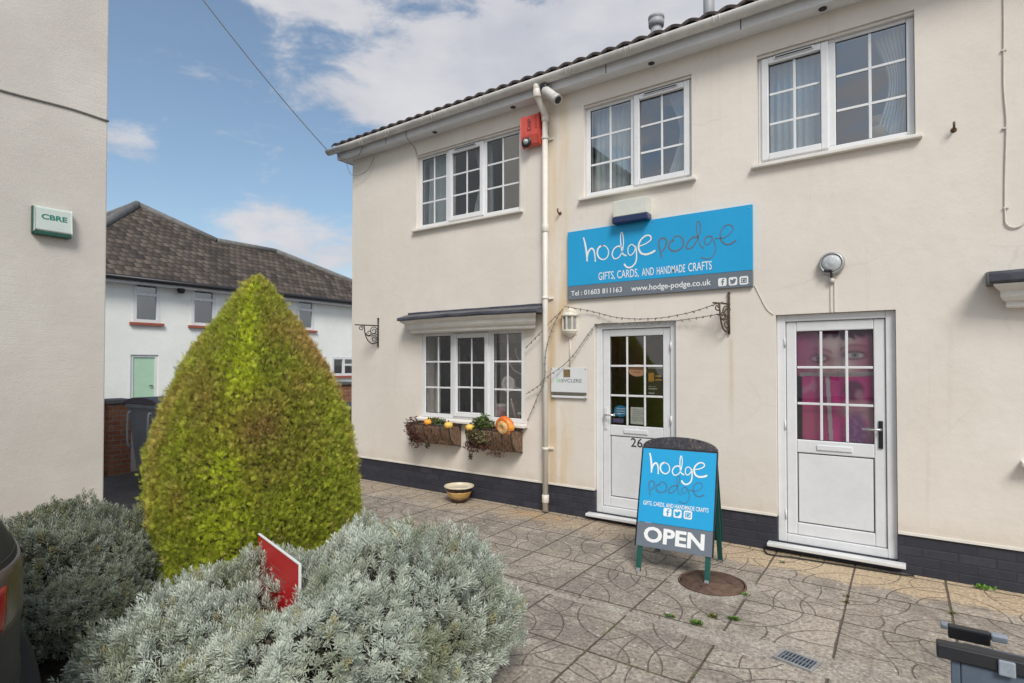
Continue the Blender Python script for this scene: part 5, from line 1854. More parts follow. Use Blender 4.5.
for x_ in (-5.5, -4.5, -3.6):
    mb.box(x_ - .02, x_ + .02, .27, .31, .06, .954)
mb.build('leg', M['shelfwood'], wd)
lb = thing('gift_box', 'small pink gift box on the ledge in middle of the shop window', 'box', (-4.33, .35, .985))
B(-4.40, -4.27, .30, .42, .985, 1.14).build('carton', M['pinkbox'], lb, bevel=.004)
B(-4.41, -4.26, .29, .43, 1.141, 1.175).build('lid', M['ceramic'], lb, bevel=.004)
B(-4.365, -4.305, .2975, .2995, 1.02, 1.10).build('label_card', M['ceramic'], lb)
t_ = thing('mug', 'white mug with black ring on the ledge at right of the shop window', 'mug', (-3.98, .36, .985))
MB().lathe([(.045, 0), (.05, .01), (.05, .095), (.044, .095), (.044, .012), (0, .012)], (-3.98, .36, .987), 20).build('cup', M['ceramic'], t_)
MB().lathe([(.026, -.001), (.026, -.006), (.014, -.006), (.014, -.001)], (-3.98, .312, 1.035), 16, axis='y').build('ring_print', M['ink'], t_)
t_ = thing('candle_stick', 'slim pink candle leaning on the ledge in the shop window', 'candle', (-4.10, .34, .985))
MB().tube([(-4.06, .36, .99), (-4.12, .34, 1.22)], [.012, .010], 8).build('wax', M['pinkbox'], t_)
MB().tube([(-4.12, .34, 1.22), (-4.124, .339, 1.25)], [.010, .014], 8).build('top', M['ceramic'], t_)
# little gifts on the inner shelves
kinds = [('white', 'ceramic'), ('pink', 'pinkbox'), ('teal', 'teal'), ('tan', 'tan'), ('grey', 'greyink')]
place = ['top shelf', 'second shelf', 'third shelf', 'lower shelf']
cnt = 0
for zi, z_ in enumerate((2.042, 1.702, 1.342, .972)):
    x = -5.95
    while x < -3.4:
        wv = random.uniform(.05, .11)
        kn, km = kinds[cnt % 5]
        hgt = random.uniform(.07, .16)
        o = MB()
        if cnt % 3 == 0:
            o.lathe([(wv * .4, 0), (wv * .5, hgt * .3), (wv * .45, hgt * .7), (wv * .25, hgt * .85), (wv * .3, hgt)], (x, 1.36, z_), 14)
            nm, what = 'jar', 'jar'
        elif cnt % 3 == 1:
            o.box(x - wv * .5, x + wv * .5, 1.32, 1.40, z_, z_ + hgt).box(x - wv * .55, x + wv * .55, 1.315, 1.405, z_ + hgt + .001, z_ + hgt + .02)
            nm, what = 'gift_carton', 'carton'
        else:
            o.prism([(x - wv * .5, z_), (x + wv * .5, z_), (x + wv * .5, z_ + hgt), (x, z_ + hgt * 1.3), (x - wv * .5, z_ + hgt)], 1.34, 1.37)
            nm, what = 'trinket_house', 'trinket'
        tag(o.build(nm, M[km]), f'small {kn} {what} among gifts on the {place[zi]} inside the shop window', what, 'small gifts on the inner shelves')
        x += wv + random.uniform(.08, .2)
        cnt += 1
cur = thing('display_screen', 'pale blue panel with painted sprig standing behind left light of shop window', 'panel', (-5.45, .34, .985))
B(-5.66, -5.36, .35, .37, .986, 2.08).build('board', M['housewall'], cur)
mb = MB()
for k in range(7):
    a_ = k * 0.9
    mb.lathe([(0, -.002), (.018, -.001), (0, -.003)], (-5.50 + .02 * math.cos(a_), .349, 1.50 + k * .028), 8, axis='y')
mb.build('sprig_print', M['terr'], cur)

# ------------------------------------------------------------------ roof vents
t_ = thing('roof_vent', 'short grey capped vent pipe on the shop roof', 'vent', (-2.62, 1.5, 5.7))
MB().tube([(-2.62, 1.5, 5.62), (-2.62, 1.5, 6.16)], 0.07, 18).build('pipe', M['ventgrey'], t_)
MB().lathe([(.072, -.02), (.098, -.01), (.102, .055), (.095, .06), (.095, .075), (.105, .085), (.103, .115), (.06, .135), (0, .138)], (-2.62, 1.5, 6.12), 20).build('cap', M['ventgrey'], t_)
t_ = thing('soil_pipe', 'plain tall grey vent pipe on the shop roof right of the capped one', 'vent', (-1.94, 1.5, 5.7))
MB().tube([(-1.945, 1.5, 5.62), (-1.945, 1.5, 6.55)], 0.066, 18).build('pipe', M['ventgrey'], t_)
MB().lathe([(.066, 0), (.08, .01), (.07, .05), (.04, .09), (0, .1)], (-1.945, 1.5, 6.55), 16).build('cage', M['blackmetal'], t_)

# ------------------------------------------------------------------ folding pavement sign
AB = thing('pavement_sign', 'blue and grey folding pavement sign reading OPEN in front of the door', 'pavement sign', (-1.545, -0.88, 0.0))
AX0, AX1 = -1.853, -1.248
FY, AY, RY, AZ = -1.165, -0.885, -0.575, 0.978          # front foot, apex, rear foot, hinge height
fd = Vector((0, AY - FY, AZ)).normalized()            # up the front leaf
fnm = Vector((0, -fd.z, fd.y))                        # its outward normal


def af(u, s, d=0.0):
    """u across in metres from left edge, s up the front leaf, d outwards"""
    return board_turn(Vector((AX0 + u, FY, 0)) + fd * s + fnm * d)


def board_turn(p):
    q = p - Vector((-1.55, -0.885, 0))
    return Vector((-1.55 + q.x * TC - q.y * TS, -0.885 + q.x * TS + q.y * TC, q.z))


TC, TS = math.cos(R(4.5)), math.sin(R(4.5))


def ar(u, s, d=0.0):
    rd = Vector((0, AY - RY, AZ)).normalized(); rn = Vector((0, rd.z, -rd.y))
    return board_turn(Vector((AX0 + u, RY, 0)) + rd * s + rn * d)


AW = AX1 - AX0
SL = (Vector((0, AY - FY, AZ))).length


def slab(mb, fn, u0, u1, s0, s1, d0, d1, mi=0):
    vs = [fn(u, s, d) for d in (d0, d1) for s in (s0, s1) for u in (u0, u1)]
    mb.add(vs, [(0, 1, 3, 2), (4, 6, 7, 5), (0, 4, 5, 1), (2, 3, 7, 6), (0, 2, 6, 4), (1, 5, 7, 3)], mi)
    return mb


for fn, nm in ((af, 'front'), (ar, 'rear')):
    for u0 in (0.012, AW - 0.052):
        slab(MB(), fn, u0, u0 + 0.040, 0.0, SL - 0.02, -0.024, -0.002).build('leg', M['green_metal'], AB, bevel=0.003)
        slab(MB(), fn, u0 + .004, u0 + 0.036, -0.001, 0.028, -0.0275, -0.0005 + .002).build('foot_cap', M['galv'], AB)
slab(MB(), af, 0.0, AW, 0.200, 0.392, 0.0, 0.008).build('grey_panel', M['slate'], AB, bevel=0.002)
slab(MB(), af, 0.0, AW, 0.394, SL - 0.012, 0.0, 0.008).build('blue_panel', M['blue'], AB, bevel=0.002)
mb = MB()
slab(mb, af, -0.010, -0.001, 0.198, SL - 0.010, -0.006, 0.011)
slab(mb, af, AW + 0.001, AW + 0.010, 0.198, SL - 0.010, -0.006, 0.011)
slab(mb, af, -0.010, AW + 0.010, SL - 0.0105, SL, -0.006, 0.011)
mb.build('edge_trim', M['blackmetal'], AB)
slab(MB(), ar, 0.0, AW, 0.200, SL - 0.03, 0.0, 0.006).build('rear_panel', M['green_metal'], AB)
# arched header
mb = MB()
arch = [(0.0, 0.0)] + [(AW * (0.5 - 0.5 * math.cos(PI * k / 18)), 0.088 * math.sin(PI * k / 18)) for k in range(1, 18)] + [(AW, 0.0)]
vs = [af(u, SL + 0.001 + s, -0.012) for u, s in arch] + [af(u, SL + 0.001 + s, 0.006) for u, s in arch]
k = len(arch)
mb.add(vs, [tuple(range(k))[::-1], tuple(range(k, 2 * k))] + [(i, (i + 1) % k, (i + 1) % k + k, i + k) for i in range(k)])
mb.build('arched_header', M['aboardtop'], AB)
mb = MB()
mb.tube([af(u, SL + s, -0.003) for u, s in [(q[0], q[1] + .004) for q in arch[0:]]], 0.010, 6)
mb.build('header_rim', M['aboardtop'], AB)
mb = MB()
for u0 in (0.03, AW - 0.03):
    p = af(u0, SL - 0.05, -0.03)
    mb.tube([p + Vector((-.02, 0, 0)), p + Vector((.02, 0, 0))], 0.012, 10)
mb.build('hinge', M['galv'], AB)
afn = lambda u, v, l=0.0: af(u, v, 0.0092 + l)
PB, PT = 0.20, SL - 0.012
vv = lambda f: PB + (PT - PB) * f
mb = MB(); script_word(mb, HODGE, afn, 0.0066, (0.10 * AW, 0.885 * AW, vv(0.665), vv(0.945))); mb.build('white_handwriting', M['white'], AB)
mb = MB(); script_word(mb, PODGE, afn, 0.0050, (0.12 * AW, 0.86 * AW, vv(0.475), vv(0.745))); mb.build('grey_handwriting', M['podgeb'], AB)
mb = MB(); add_text(mb, 'GIFTS, CARDS, AND HANDMADE CRAFTS', 0.06 * AW, 0.93 * AW, vv(0.405), vv(0.455), afn, 0.01); mb.build('slogan_lettering', M['white'], AB)
mw, mk = MB(), MB()
icon_row(mw, mk, 0.345 * AW, vv(0.325), 0.066, 0.016, afn)
mw.build('icon_tiles', M['white'], AB); mk.build('icon_marks', M['blue'], AB)
mb = MB(); add_text(mb, 'OPEN', 0.10 * AW, 0.90 * AW, vv(0.050), vv(0.205), afn, 0.034); mb.build('open_lettering', M['white'], AB)

# ------------------------------------------------------------------ glazed pot
t_ = thing('flower_pot', 'empty ochre and brown glazed flower pot on the paving by the plinth', 'pot', (-4.50, -0.235, 0.0))
pc = (-4.505, -0.235, 0.0)
MB().lathe([(.10, .002), (.112, .006), (.118, .03), (.132, .055)], pc, 36).build('foot', M['brownglaze'], t_)
MB().lathe([(.1325, .0555), (.160, .095), (.178, .135), (.184, .150)], pc, 36).build('body', M['ochre'], t_)
MB().lathe([(.1845, .1505), (.189, .175), (.195, .195)], pc, 36).build('band', M['brownglaze'], t_)
MB().lathe([(.1955, .1955), (.213, .202), (.217, .212), (.212, .220), (.195, .218), (.185, .20), (.16, .12), (.11, .05), (0, .045)], pc, 36).build('rim', M['creamglaze'], t_)
t_.scale = (0.86, 0.86, 0.92)

# ------------------------------------------------------------------ manhole cover and drain
t_ = thing('manhole_cover', 'round rusty iron inspection cover under the foot of the pavement sign', 'manhole cover', (-1.232, -1.092, 0.0))
mc = (-1.232, -1.092, 0.0)
MB().lathe([(.0, .008), (.228, .008), (.230, .001)], mc, 48).build('lid', M['manhole'], t_)
MB().lathe([(.236, .001), (.238, .011), (.248, .011), (.252, .001)], mc, 48).build('rim', M['manhole'], t_)
mb = MB()
for a_ in (0.4, 2.4, 4.4):
    mb.lathe([(.018, .0085), (.014, .0125), (0, .0125)], (mc[0] + .13 * math.cos(a_), mc[1] + .13 * math.sin(a_), 0), 10)
mb.build('lifting_lugs', M['bracket'], t_)
t_ = thing('drain_grate', 'small dark drain grate in pale frame set in the cement strip', 'drain', (-0.515, -1.985, 0.0), R(-14))
mb = MB().box(-.105, -.088, -.072, .072, .001, .012).box(.088, .105, -.072, .072, .001, .012).box(-.088, .088, -.072, -.056, .001, .012).box(-.088, .088, .056, .072, .001, .012)
mb.build('frame', M['galv'], t_, local=True, bevel=.002)
mb = MB().box(-.088, .088, -.056, .056, .001, .0035)
mb.build('sump', M['dark'], t_, local=True)
mb = MB()
for k in range(9):
    x_ = -.076 + k * .019
    mb.box(x_ - .0035, x_ + .0035, -.056, .056, .004, .0095)
mb.box(-.0878, .0878, -.003, .003, .0040, .0088)
mb.build('bars', M['slate'], t_, local=True)

# ------------------------------------------------------------------ weeds in the joints
def weed(x, y, n, size, tones, label, hgt=0.05):
    mb = MB(); cols = []
    for k in range(n):
        a_ = random.uniform(0, 2 * PI); le = size * random.uniform(.6, 1.3); lean = random.uniform(.35, 1.0)
        o_ = Vector((x + random.gauss(0, size * .6), y + random.gauss(0, size * .25), 0.002))
        d = Vector((math.cos(a_) * lean, math.sin(a_) * lean, 0.9)).normalized()
        sd_ = d.cross(Vector((0, 0, 1))).normalized() * le * .20
        mid, tip = o_ + d * le * .55, o_ + d * le + Vector((0, 0, -le * .15))
        mb.add([o_, mid + sd_, tip, mid - sd_], [(0, 1, 2, 3)])
        cols += [np.array(tones[k % len(tones)]) * random.uniform(.8, 1.2)] * 4
    o = mb.build('weed', M['leaf'])
    set_tones(o, cols)
    tag(o, label, 'weed', 'small weeds in the paving joints')


gt = [(0.10, 0.20, 0.03), (0.14, 0.25, 0.05), (0.08, 0.15, 0.03)]
yt = [(0.22, 0.20, 0.04), (0.15, 0.17, 0.04), (0.10, 0.12, 0.03)]
weed(0.48, -0.06, 26, 0.045, [(0.16, 0.36, 0.04), (0.12, 0.28, 0.03)], 'bright green weed at the foot of the black plinth on the right')
weed(-1.30, -1.86, 34, 0.026, gt, 'green weed in the cement strip, left of the other strip weeds')
weed(-1.12, -1.86, 44, 0.030, gt, 'green weed tuft at the end of a joint on the cement strip')
weed(-1.06, -1.70, 40, 0.030, yt, 'yellowish weed tuft beside the cement strip joint')
weed(-0.93, -1.66, 44, 0.032, gt, 'green weed tuft right of yellowish one, above the cement strip')
weed(-0.965, -1.20, 30, 0.026, gt, 'thin green weed just right of the rusty inspection cover')
weed(-0.352, -0.92, 34, 0.020, yt, 'low mossy weed in the long joint below the right door')
weed(-0.352, -0.80, 30, 0.018, yt, 'upper mossy weed in the long joint below the right door')
weed(0.247, -0.72, 40, 0.020, yt, 'mossy weed in the rightmost paving joint')
weed(-0.86, -0.30, 30, 0.018, gt, 'mossy weed in the joint left of the right door threshold')

# ------------------------------------------------------------------ conifer and lavender
def leaf_mesh(name, verts, quads, tones, mat, parent=None):
    me = bpy.data.meshes.new(name)
    nv, nq = len(verts), len(quads)
    L = top_of(parent).location if parent else Vector((0, 0, 0))
    v = verts - np.array(L)
    me.vertices.add(nv)
    me.vertices.foreach_set('co', v.astype(np.float32).ravel())
    me.loops.add(nq * 4)
    me.loops.foreach_set('vertex_index', quads.astype(np.int32).ravel())
    me.polygons.add(nq)
    me.polygons.foreach_set('loop_start', np.arange(0, nq * 4, 4, dtype=np.int32))
    me.polygons.foreach_set('loop_total', np.full(nq, 4, np.int32))
    me.update(calc_edges=True)
    at = me.color_attributes.new('tone', 'FLOAT_COLOR', 'POINT')
    c = np.ones((nv, 4), np.float32); c[:, :3] = tones
    at.data.foreach_set('color', c.ravel())
    me.materials.append(mat)
    o = bpy.data.objects.new(name, me)
    COL.objects.link(o)
    if parent:
        o.parent = parent
    return o


def frames(dirs, spin):
    """orthonormal frames whose z axis follows dirs"""
    d = dirs / np.linalg.norm(dirs, axis=1)[:, None]
    ref = np.where(np.abs(d[:, 2:3]) < 0.9, np.array([[0, 0, 1.0]]), np.array([[1.0, 0, 0]]))
    x = np.cross(ref, d); x /= np.linalg.norm(x, axis=1)[:, None]
    y = np.cross(d, x)
    c, s_ = np.cos(spin)[:, None], np.sin(spin)[:, None]
    return x * c + y * s_, -x * s_ + y * c, d


def stamp(template, P, X, Y, Z, scale):
    """copies of a (k,4,3) leaf template at every frame"""
    k = template.shape[0]
    T = template.reshape(-1, 3)
    V = (P[:, None, :] + scale[:, None, None] * (T[None, :, 0:1] * X[:, None, :] + T[None, :, 1:2] * Y[:, None, :] + T[None, :, 2:3] * Z[:, None, :]))
    V = V.reshape(-1, 3)
    Q = np.arange(len(V)).reshape(-1, 4)
    return V, Q, k


def leafq(base, d, up, length, width):
    """one narrow leaf as a kite"""
    base, d, up = np.array(base, float), np.array(d, float), np.array(up, float)
    d /= np.linalg.norm(d)
    s_ = np.cross(d, up); s_ /= np.linalg.norm(s_) + 1e-9
    return [base, base + d * length * .55 + s_ * width * .5, base + d * length, base + d * length * .55 - s_ * width * .5]


# --- clipped conifer: bullet-shaped with softly squared plan, an arris towards the street
CC = np.array([-3.915, -3.23, 0.0])
prof_z = [0.0, 0.2, 0.4, 0.65, 0.985, 1.23, 1.485, 1.60, 1.81, 1.92, 2.09, 2.19, 2.26, 2.305, 2.322]
prof_r = [0.78, 0.82, 0.85, 0.86, 0.835, 0.775, 0.672, 0.612, 0.478, 0.392, 0.248, 0.158, 0.095, 0.045, 0.0]
ARR = R(-44)      # direction of the arris, seen from the centre


def con_r(z, th):
    r_ = np.interp(z, prof_z, prof_r)
    q = th - ARR
    e = 2.6                                # superellipse turned so a corner faces the street
    c, s_ = np.abs(np.cos(q - PI / 4)), np.abs(np.sin(q - PI / 4))
    f = (c ** e + s_ ** e) ** (-1 / e)
    return r_ * 0.815 * (0.97 + (f - 1.0) * 0.45)


con = thing('conifer', 'clipped golden green conifer shaped like a tall pointed dome among lavender', 'conifer', tuple(CC))
n = 135000
zz = np.interp(rng.random(n), np.linspace(0, 1, 60), np.interp(np.linspace(0, 1, 60), np.cumsum(np.r_[0, np.interp(np.linspace(0.03, 2.32, 59), prof_z, prof_r) + .12]) / np.sum(np.interp(np.linspace(0.03, 2.32, 59), prof_z, prof_r) + .12), np.linspace(0.03, 2.322, 60)))
th = rng.random(n) * 2 * PI
rr = con_r(zz, th)
depth = np.where(rng.random(n) < 0.72, rng.random(n) ** 1.5 * 0.055 - 0.010, rng.random(n) * 0.14)
depth = np.where(rng.random(n) < 0.025, -0.012 - 0.022 * rng.random(n), depth)   # stray shoots
P = np.stack([np.cos(th) * (rr - depth), np.sin(th) * (rr - depth), zz - depth * .4], 1)
P = P[:, :] * 1.0
lump = fbm(P, 3.2, 5.0)
finel = fbm(P, 11.0, 9.0, 2)
P[:, :2] *= (1 + 0.030 * lump + 0.028 * finel)[:, None]
out = np.stack([np.cos(th), np.sin(th), np.interp(zz, prof_z, np.r_[0.05, 0.0, 0.05, 0.15, 0.25, 0.3, 0.4, 0.45, 0.6, 0.75, 0.9, 1.1, 1.6, 3, 6])], 1)
out /= np.linalg.norm(out, axis=1)[:, None]
gro = out * 0.55 + np.array([0, 0, 0.70]) + rng.normal(size=(n, 3)) * 0.42
X, Y, Z = frames(gro, rng.random(n) * 2 * PI)
tmpl = []
for (bz, a_, le) in ((0, 0.0, 1.15), (0.08, 0.60, .70), (0.14, -0.60, .70), (0.42, 0.50, .52), (0.50, -0.50, .50)):
    tmpl.append(leafq((math.copysign(.02, a_), 0, bz), (math.sin(a_), 0.10 * math.sin(7 * a_), math.cos(a_)), (0, 1, 0.1), le * 1.25, 0.105))
tmpl = np.array(tmpl)
sc = 0.027 * (0.55 + 0.9 * rng.random(n) ** 1.3)
V, Q, k = stamp(tmpl, P + CC, X, Y, Z, sc)
# the plant's own colours: lime new growth along the arris and low down, bronze patches higher up
dth = np.angle(np.exp(1j * (th - ARR)))
n1, n2 = fbm(P, 1.7, 11.0), fbm(P, 5.5, 23.0)
lime = np.exp(-(dth / 0.24) ** 2) * 0.85 + np.clip((0.95 - zz) * 0.5, 0, .5) + n2 * 0.5
bronze = np.clip((zz - 0.70) * 0.75, 0, .85) + n1 * 1.1 + n2 * 0.35 - np.exp(-(dth / 0.22) ** 2) * 0.75
base = np.tile(np.array([0.385, 0.43, 0.055]), (n, 1))
def lerp(a, b_, t):
    t = np.clip(t, 0, 1)[:, None]
    return a * (1 - t) + np.array(b_) * t
tone = lerp(base, (0.60, 0.68, 0.055), lime)
tone = lerp(tone, (0.46, 0.31, 0.11), bronze * 0.85)
tone = lerp(tone, (0.17, 0.20, 0.035), np.where(rng.random(n) < 0.16, 0.75, 0))
tone = lerp(tone, (0.50, 0.36, 0.15), np.where(rng.random(n) < 0.06, 0.8, 0))
tone *= (0.66 + 1.05 * rng.random(n) ** 1.4)[:, None]
leaf_mesh('foliage', V, Q, np.repeat(tone, k * 4, 0), M['needle'], con)
mb = MB()
vs, fs = [], []
zs = np.linspace(0.0, 2.20, 20)
for z_ in zs:
    for j in range(36):
        a_ = 2 * PI * j / 36
        q = max(0.01, float(con_r(z_, a_)) - 0.12)
        vs.append((CC[0] + q * math.cos(a_), CC[1] + q * math.sin(a_), z_))
for i in range(19):
    for j in range(36):
        fs.append((i * 36 + j, i * 36 + (j + 1) % 36, (i + 1) * 36 + (j + 1) % 36, (i + 1) * 36 + j))
mb.add(vs, fs, 0, True)
mb.build('inner_twigs', plain('conifer_inner_twigs', (0.055, 0.05, 0.018), 0.95, var=0.5, scale=25, bump=0.8), con)
MB().tube([(CC[0], CC[1], 0), (CC[0], CC[1], 1.6)], [.07, .02], 8).build('trunk', M['wood_dark'], con)

# --- lavender mounds
leaves = []
for w_ in range(6):
    zb = 0.10 + 0.15 * w_
    for q in range(3):
        a_ = w_ * 0.9 + q * 2 * PI / 3
        el_ = 0.50 + 0.13 * w_
        leaves.append(leafq((0.03 * math.cos(a_), 0.03 * math.sin(a_), zb), (math.cos(a_) * math.cos(el_), math.sin(a_) * math.cos(el_), math.sin(el_)), (0, 0, 1), 0.62 - .04 * w_, 0.105))
leaves = np.array(leaves)


def lavender(label, centre, ax_lat, a_lat, a_dep, H, n, seed, step=None, tonek=1.0, green=0.0, dip=None):
    t_ = thing('lavender_bush', label, 'lavender', (centre[0], centre[1], 0.0), group='lavender bushes round the conifer')
    g = np.random.default_rng(seed)
    lat = np.array([math.cos(ax_lat), math.sin(ax_lat)]); dep = np.array([-lat[1], lat[0]])
    u = g.random(n); ph = g.random(n) * 2 * PI
    sinz = u ** 0.85                       # more on the crown than on the skirts
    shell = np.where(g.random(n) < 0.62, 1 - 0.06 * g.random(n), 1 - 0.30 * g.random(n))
    ce = np.sqrt(np.clip(1 - sinz ** 2, 0, 1))

    def surf(sz, c_, phi, sh):
        x, y, z = c_ * np.cos(phi) * a_lat * sh, c_ * np.sin(phi) * a_dep * sh, (0.10 + sz * (H - 0.10)) * sh
        return np.stack([x * lat[0] + y * dep[0], x * lat[1] + y * dep[1], z], 1)
    D = surf(sinz, ce ** 0.8, ph, np.ones(n))
    lump = fbm(D, 2.3, seed * 1.7) * 0.24 + fbm(D, 6.5, seed * 3.1, 2) * 0.10
    P = surf(sinz, ce ** 0.8, ph, shell * (1 + lump))
    P[:, 2] = np.maximum(P[:, 2], 0.03)
    P[:, :2] += np.array(centre)
    if step:                               # one flank of the bush grows lower than the other
        lo_, e0, e1 = step
        q = np.clip((((P[:, 0] - centre[0]) * lat[0] + (P[:, 1] - centre[1]) * lat[1]) - e0) / (e1 - e0), 0, 1)
        P[:, 2] *= lo_ + (1 - lo_) * q * q * (3 - 2 * q)
    if dip:                                # flattened where the board leans through
        P[:, 2] *= 1 - dip[3] * np.exp(-((P[:, 0] - dip[0]) ** 2 + (P[:, 1] - dip[1]) ** 2) / dip[2] ** 2)
    nrm = np.stack([ce * np.cos(ph) / a_lat, ce * np.sin(ph) / a_dep, sinz / H + .15], 1)
    nrm = np.stack([nrm[:, 0] * lat[0] + nrm[:, 1] * dep[0], nrm[:, 0] * lat[1] + nrm[:, 1] * dep[1], nrm[:, 2]], 1)
    nrm /= np.linalg.norm(nrm, axis=1)[:, None]
    gro = nrm * 0.9 + np.array([0, 0, 0.65]) + g.normal(size=(n, 3)) * 0.33
    X, Y, Z = frames(gro, g.random(n) * 2 * PI)
    sc = 0.049 * (0.55 + 0.9 * g.random(n))
    V, Q, k = stamp(leaves, P, X, Y, Z, sc)
    patch = fbm(P, 3.0, seed * 5.3)
    tone = lerp(np.tile(np.array([0.47, 0.525, 0.455]), (n, 1)), (0.64, 0.69, 0.61), 0.5 + patch)
    tone = lerp(tone, (0.27, 0.30, 0.17), np.clip(fbm(P, 4.5, seed * 9.1) * 1.3 - 0.12, 0, .8))
    tone = lerp(tone, (0.33, 0.38, 0.22), np.full(n, green) * g.random(n) * 1.6)
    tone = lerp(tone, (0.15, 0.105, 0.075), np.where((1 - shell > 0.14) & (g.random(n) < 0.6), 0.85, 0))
    tone = lerp(tone, (0.42, 0.36, 0.16), np.where(g.random(n) < 0.035, 0.8, 0))
    tone *= tonek * (0.8 + 0.4 * g.random(n))[:, None]
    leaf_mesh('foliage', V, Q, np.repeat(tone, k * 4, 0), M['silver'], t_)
    # woody stems: a few hundred thin twigs rising from the middle
    mb = MB()
    for i in g.choice(n, 620, replace=False):
        p1 = Vector(P[i]) - Vector(Z[i]) * 0.01
        p0 = Vector((centre[0] + (p1.x - centre[0]) * 0.45, centre[1] + (p1.y - centre[1]) * 0.45, max(0.02, p1.z * 0.35)))
        mid = (p0 + p1) / 2 + Vector((g.normal() * .02, g.normal() * .02, -.03))
        mb.tube([p0, mid, p1], [.006, .004, .002], 4, caps=False)
    mb.build('woody_stems', M['wood_dark'], t_)
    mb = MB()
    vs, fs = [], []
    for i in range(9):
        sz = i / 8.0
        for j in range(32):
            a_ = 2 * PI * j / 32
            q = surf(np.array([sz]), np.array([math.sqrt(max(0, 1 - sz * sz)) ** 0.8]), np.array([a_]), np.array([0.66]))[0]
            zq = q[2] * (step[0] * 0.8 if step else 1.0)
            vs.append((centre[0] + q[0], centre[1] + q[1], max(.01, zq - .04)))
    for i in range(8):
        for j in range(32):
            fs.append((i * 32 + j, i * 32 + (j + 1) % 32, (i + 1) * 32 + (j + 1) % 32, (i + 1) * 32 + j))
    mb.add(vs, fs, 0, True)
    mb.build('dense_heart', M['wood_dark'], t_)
    return t_


LAT = R(34.9)
lavender('large silver lavender bush in front of the conifer, red board standing in it', (-2.50, -3.81), LAT, 1.05, 0.68, 0.85, 12500, 3, step=(0.72, -0.06, 0.20), dip=(-2.52, -3.98, 0.33, 0.32))
lavender('darker silver lavender bush left of the conifer, beside the parked car', (-4.24, -4.22), LAT, 0.56, 0.56, 0.74, 7000, 8, tonek=0.62, green=0.5)

# ------------------------------------------------------------------ red board in the bed
RB = thing('red_board', 'red board on a post with white edge standing among the lavender', 'board', (-2.75, -3.80, 0.0), math.atan2(-0.167, 0.637))
MB().box(-.325, .325, -.004, .004, .26, .706).build('panel', M['redsign'], RB, local=True)
mb = MB().box(-.328, .328, -.0065, .0065, .7065, .712).box(.3255, .3295, -.0065, .0065, .26, .706)
mb.build('white_edge', M['white'], RB, local=True)
mb = MB().box(-.20, -.16, .007, .045, 0.0, .60)
mb.build('post', M['wood_dark'], RB, local=True)
mb = MB()
for k, (a_, b_) in enumerate(((-.12, .06), (-.09, .14), (-.02, .12))):
    mb.box(a_, b_, -.0052, -.0042, .595 - k * .035, .602 - k * .035)
mb.build('worn_marks', plain('worn_grey_print', (0.25, 0.10, 0.08), 0.6), RB, local=True)

# ------------------------------------------------------------------ left building
LB = thing('side_building', 'tall grey white painted brick building with blank wall on the left', 'building', (-10.0, -8.0, 0.0))
LX0, LX1, LY0, LY1, LZ = -14.0, -6.5, -15.0, -3.29, 7.0
mb = MB().box(LX0, LX1, LY0, LY1, -0.1, LZ)
mb.build('wall', M['greywall'], LB, bevel=0.012)
mb = MB()
yc = (LY0 + LY1) / 2
mb.add([(LX0 - .3, LY0 - .3, LZ + .001), (LX1 + .3, LY0 - .3, LZ + .001), (LX1 + .3, LY1 + .3, LZ + .001), (LX0 - .3, LY1 + .3, LZ + .001), (LX0 + 3.4, yc - 2.2, LZ + 2.4), (LX1 - 3.4, yc - 2.2, LZ + 2.4), (LX1 - 3.4, yc + 2.2, LZ + 2.4), (LX0 + 3.4, yc + 2.2, LZ + 2.4)],
       [(0, 1, 5, 4), (1, 2, 6, 5), (2, 3, 7, 6), (3, 0, 4, 7), (4, 5, 6, 7), (3, 2, 1, 0)])
mb.build('roof', M['ridge'], LB)
mb = MB().tube(smooth_path([(-6.494, -7.5, 3.98), (-6.494, -6.0, 4.02), (-6.494, -4.6, 4.085), (-6.494, -4.05, 4.10), (-6.494, -3.6, 4.125), (-6.494, -3.285, 4.115)], 5), 0.010, 6)
tag(mb.build('wall_cable', M['cable_g']), 'dark cable sagging across the blank grey wall on the left', 'cable')
t_ = thing('alarm_box', 'white and green alarm box reading CBRE on the blank left wall', 'alarm', (-6.5, -3.73, 2.88))
mb = MB()
prof = [(0.002, 2.905), (0.002, 3.125), (0.045, 3.135), (0.062, 3.12), (0.075, 2.915), (0.06, 2.905)]
k = len(prof)
a = [(-6.5 + d, -3.875, z) for d, z in prof] + [(-6.5 + d, -3.595, z) for d, z in prof]
mb.add(a, [tuple(range(k)), tuple(range(2 * k - 1, k - 1, -1))] + [(i, (i + 1) % k, (i + 1) % k + k, i + k) for i in range(k)])
mb.build('cover', M['alarmwhite'], t_, bevel=0.008)
mb = MB().box(-6.498, -6.428, -3.872, -3.598, 2.872, 2.9035)
mb.box(-6.498, -6.455, -3.884, -3.8755, 2.878, 3.13)
mb.build('base_tray', M['darkgreen'], t_, bevel=0.004)
mb = MB()
add_text(mb, 'CBRE', -3.825, -3.632, 3.015, 3.065, lambda u, v: (-6.4235 - (v - 2.915) * 0.0634, u, v), 0.03)
mb.build('lettering', M['cbre'], t_)

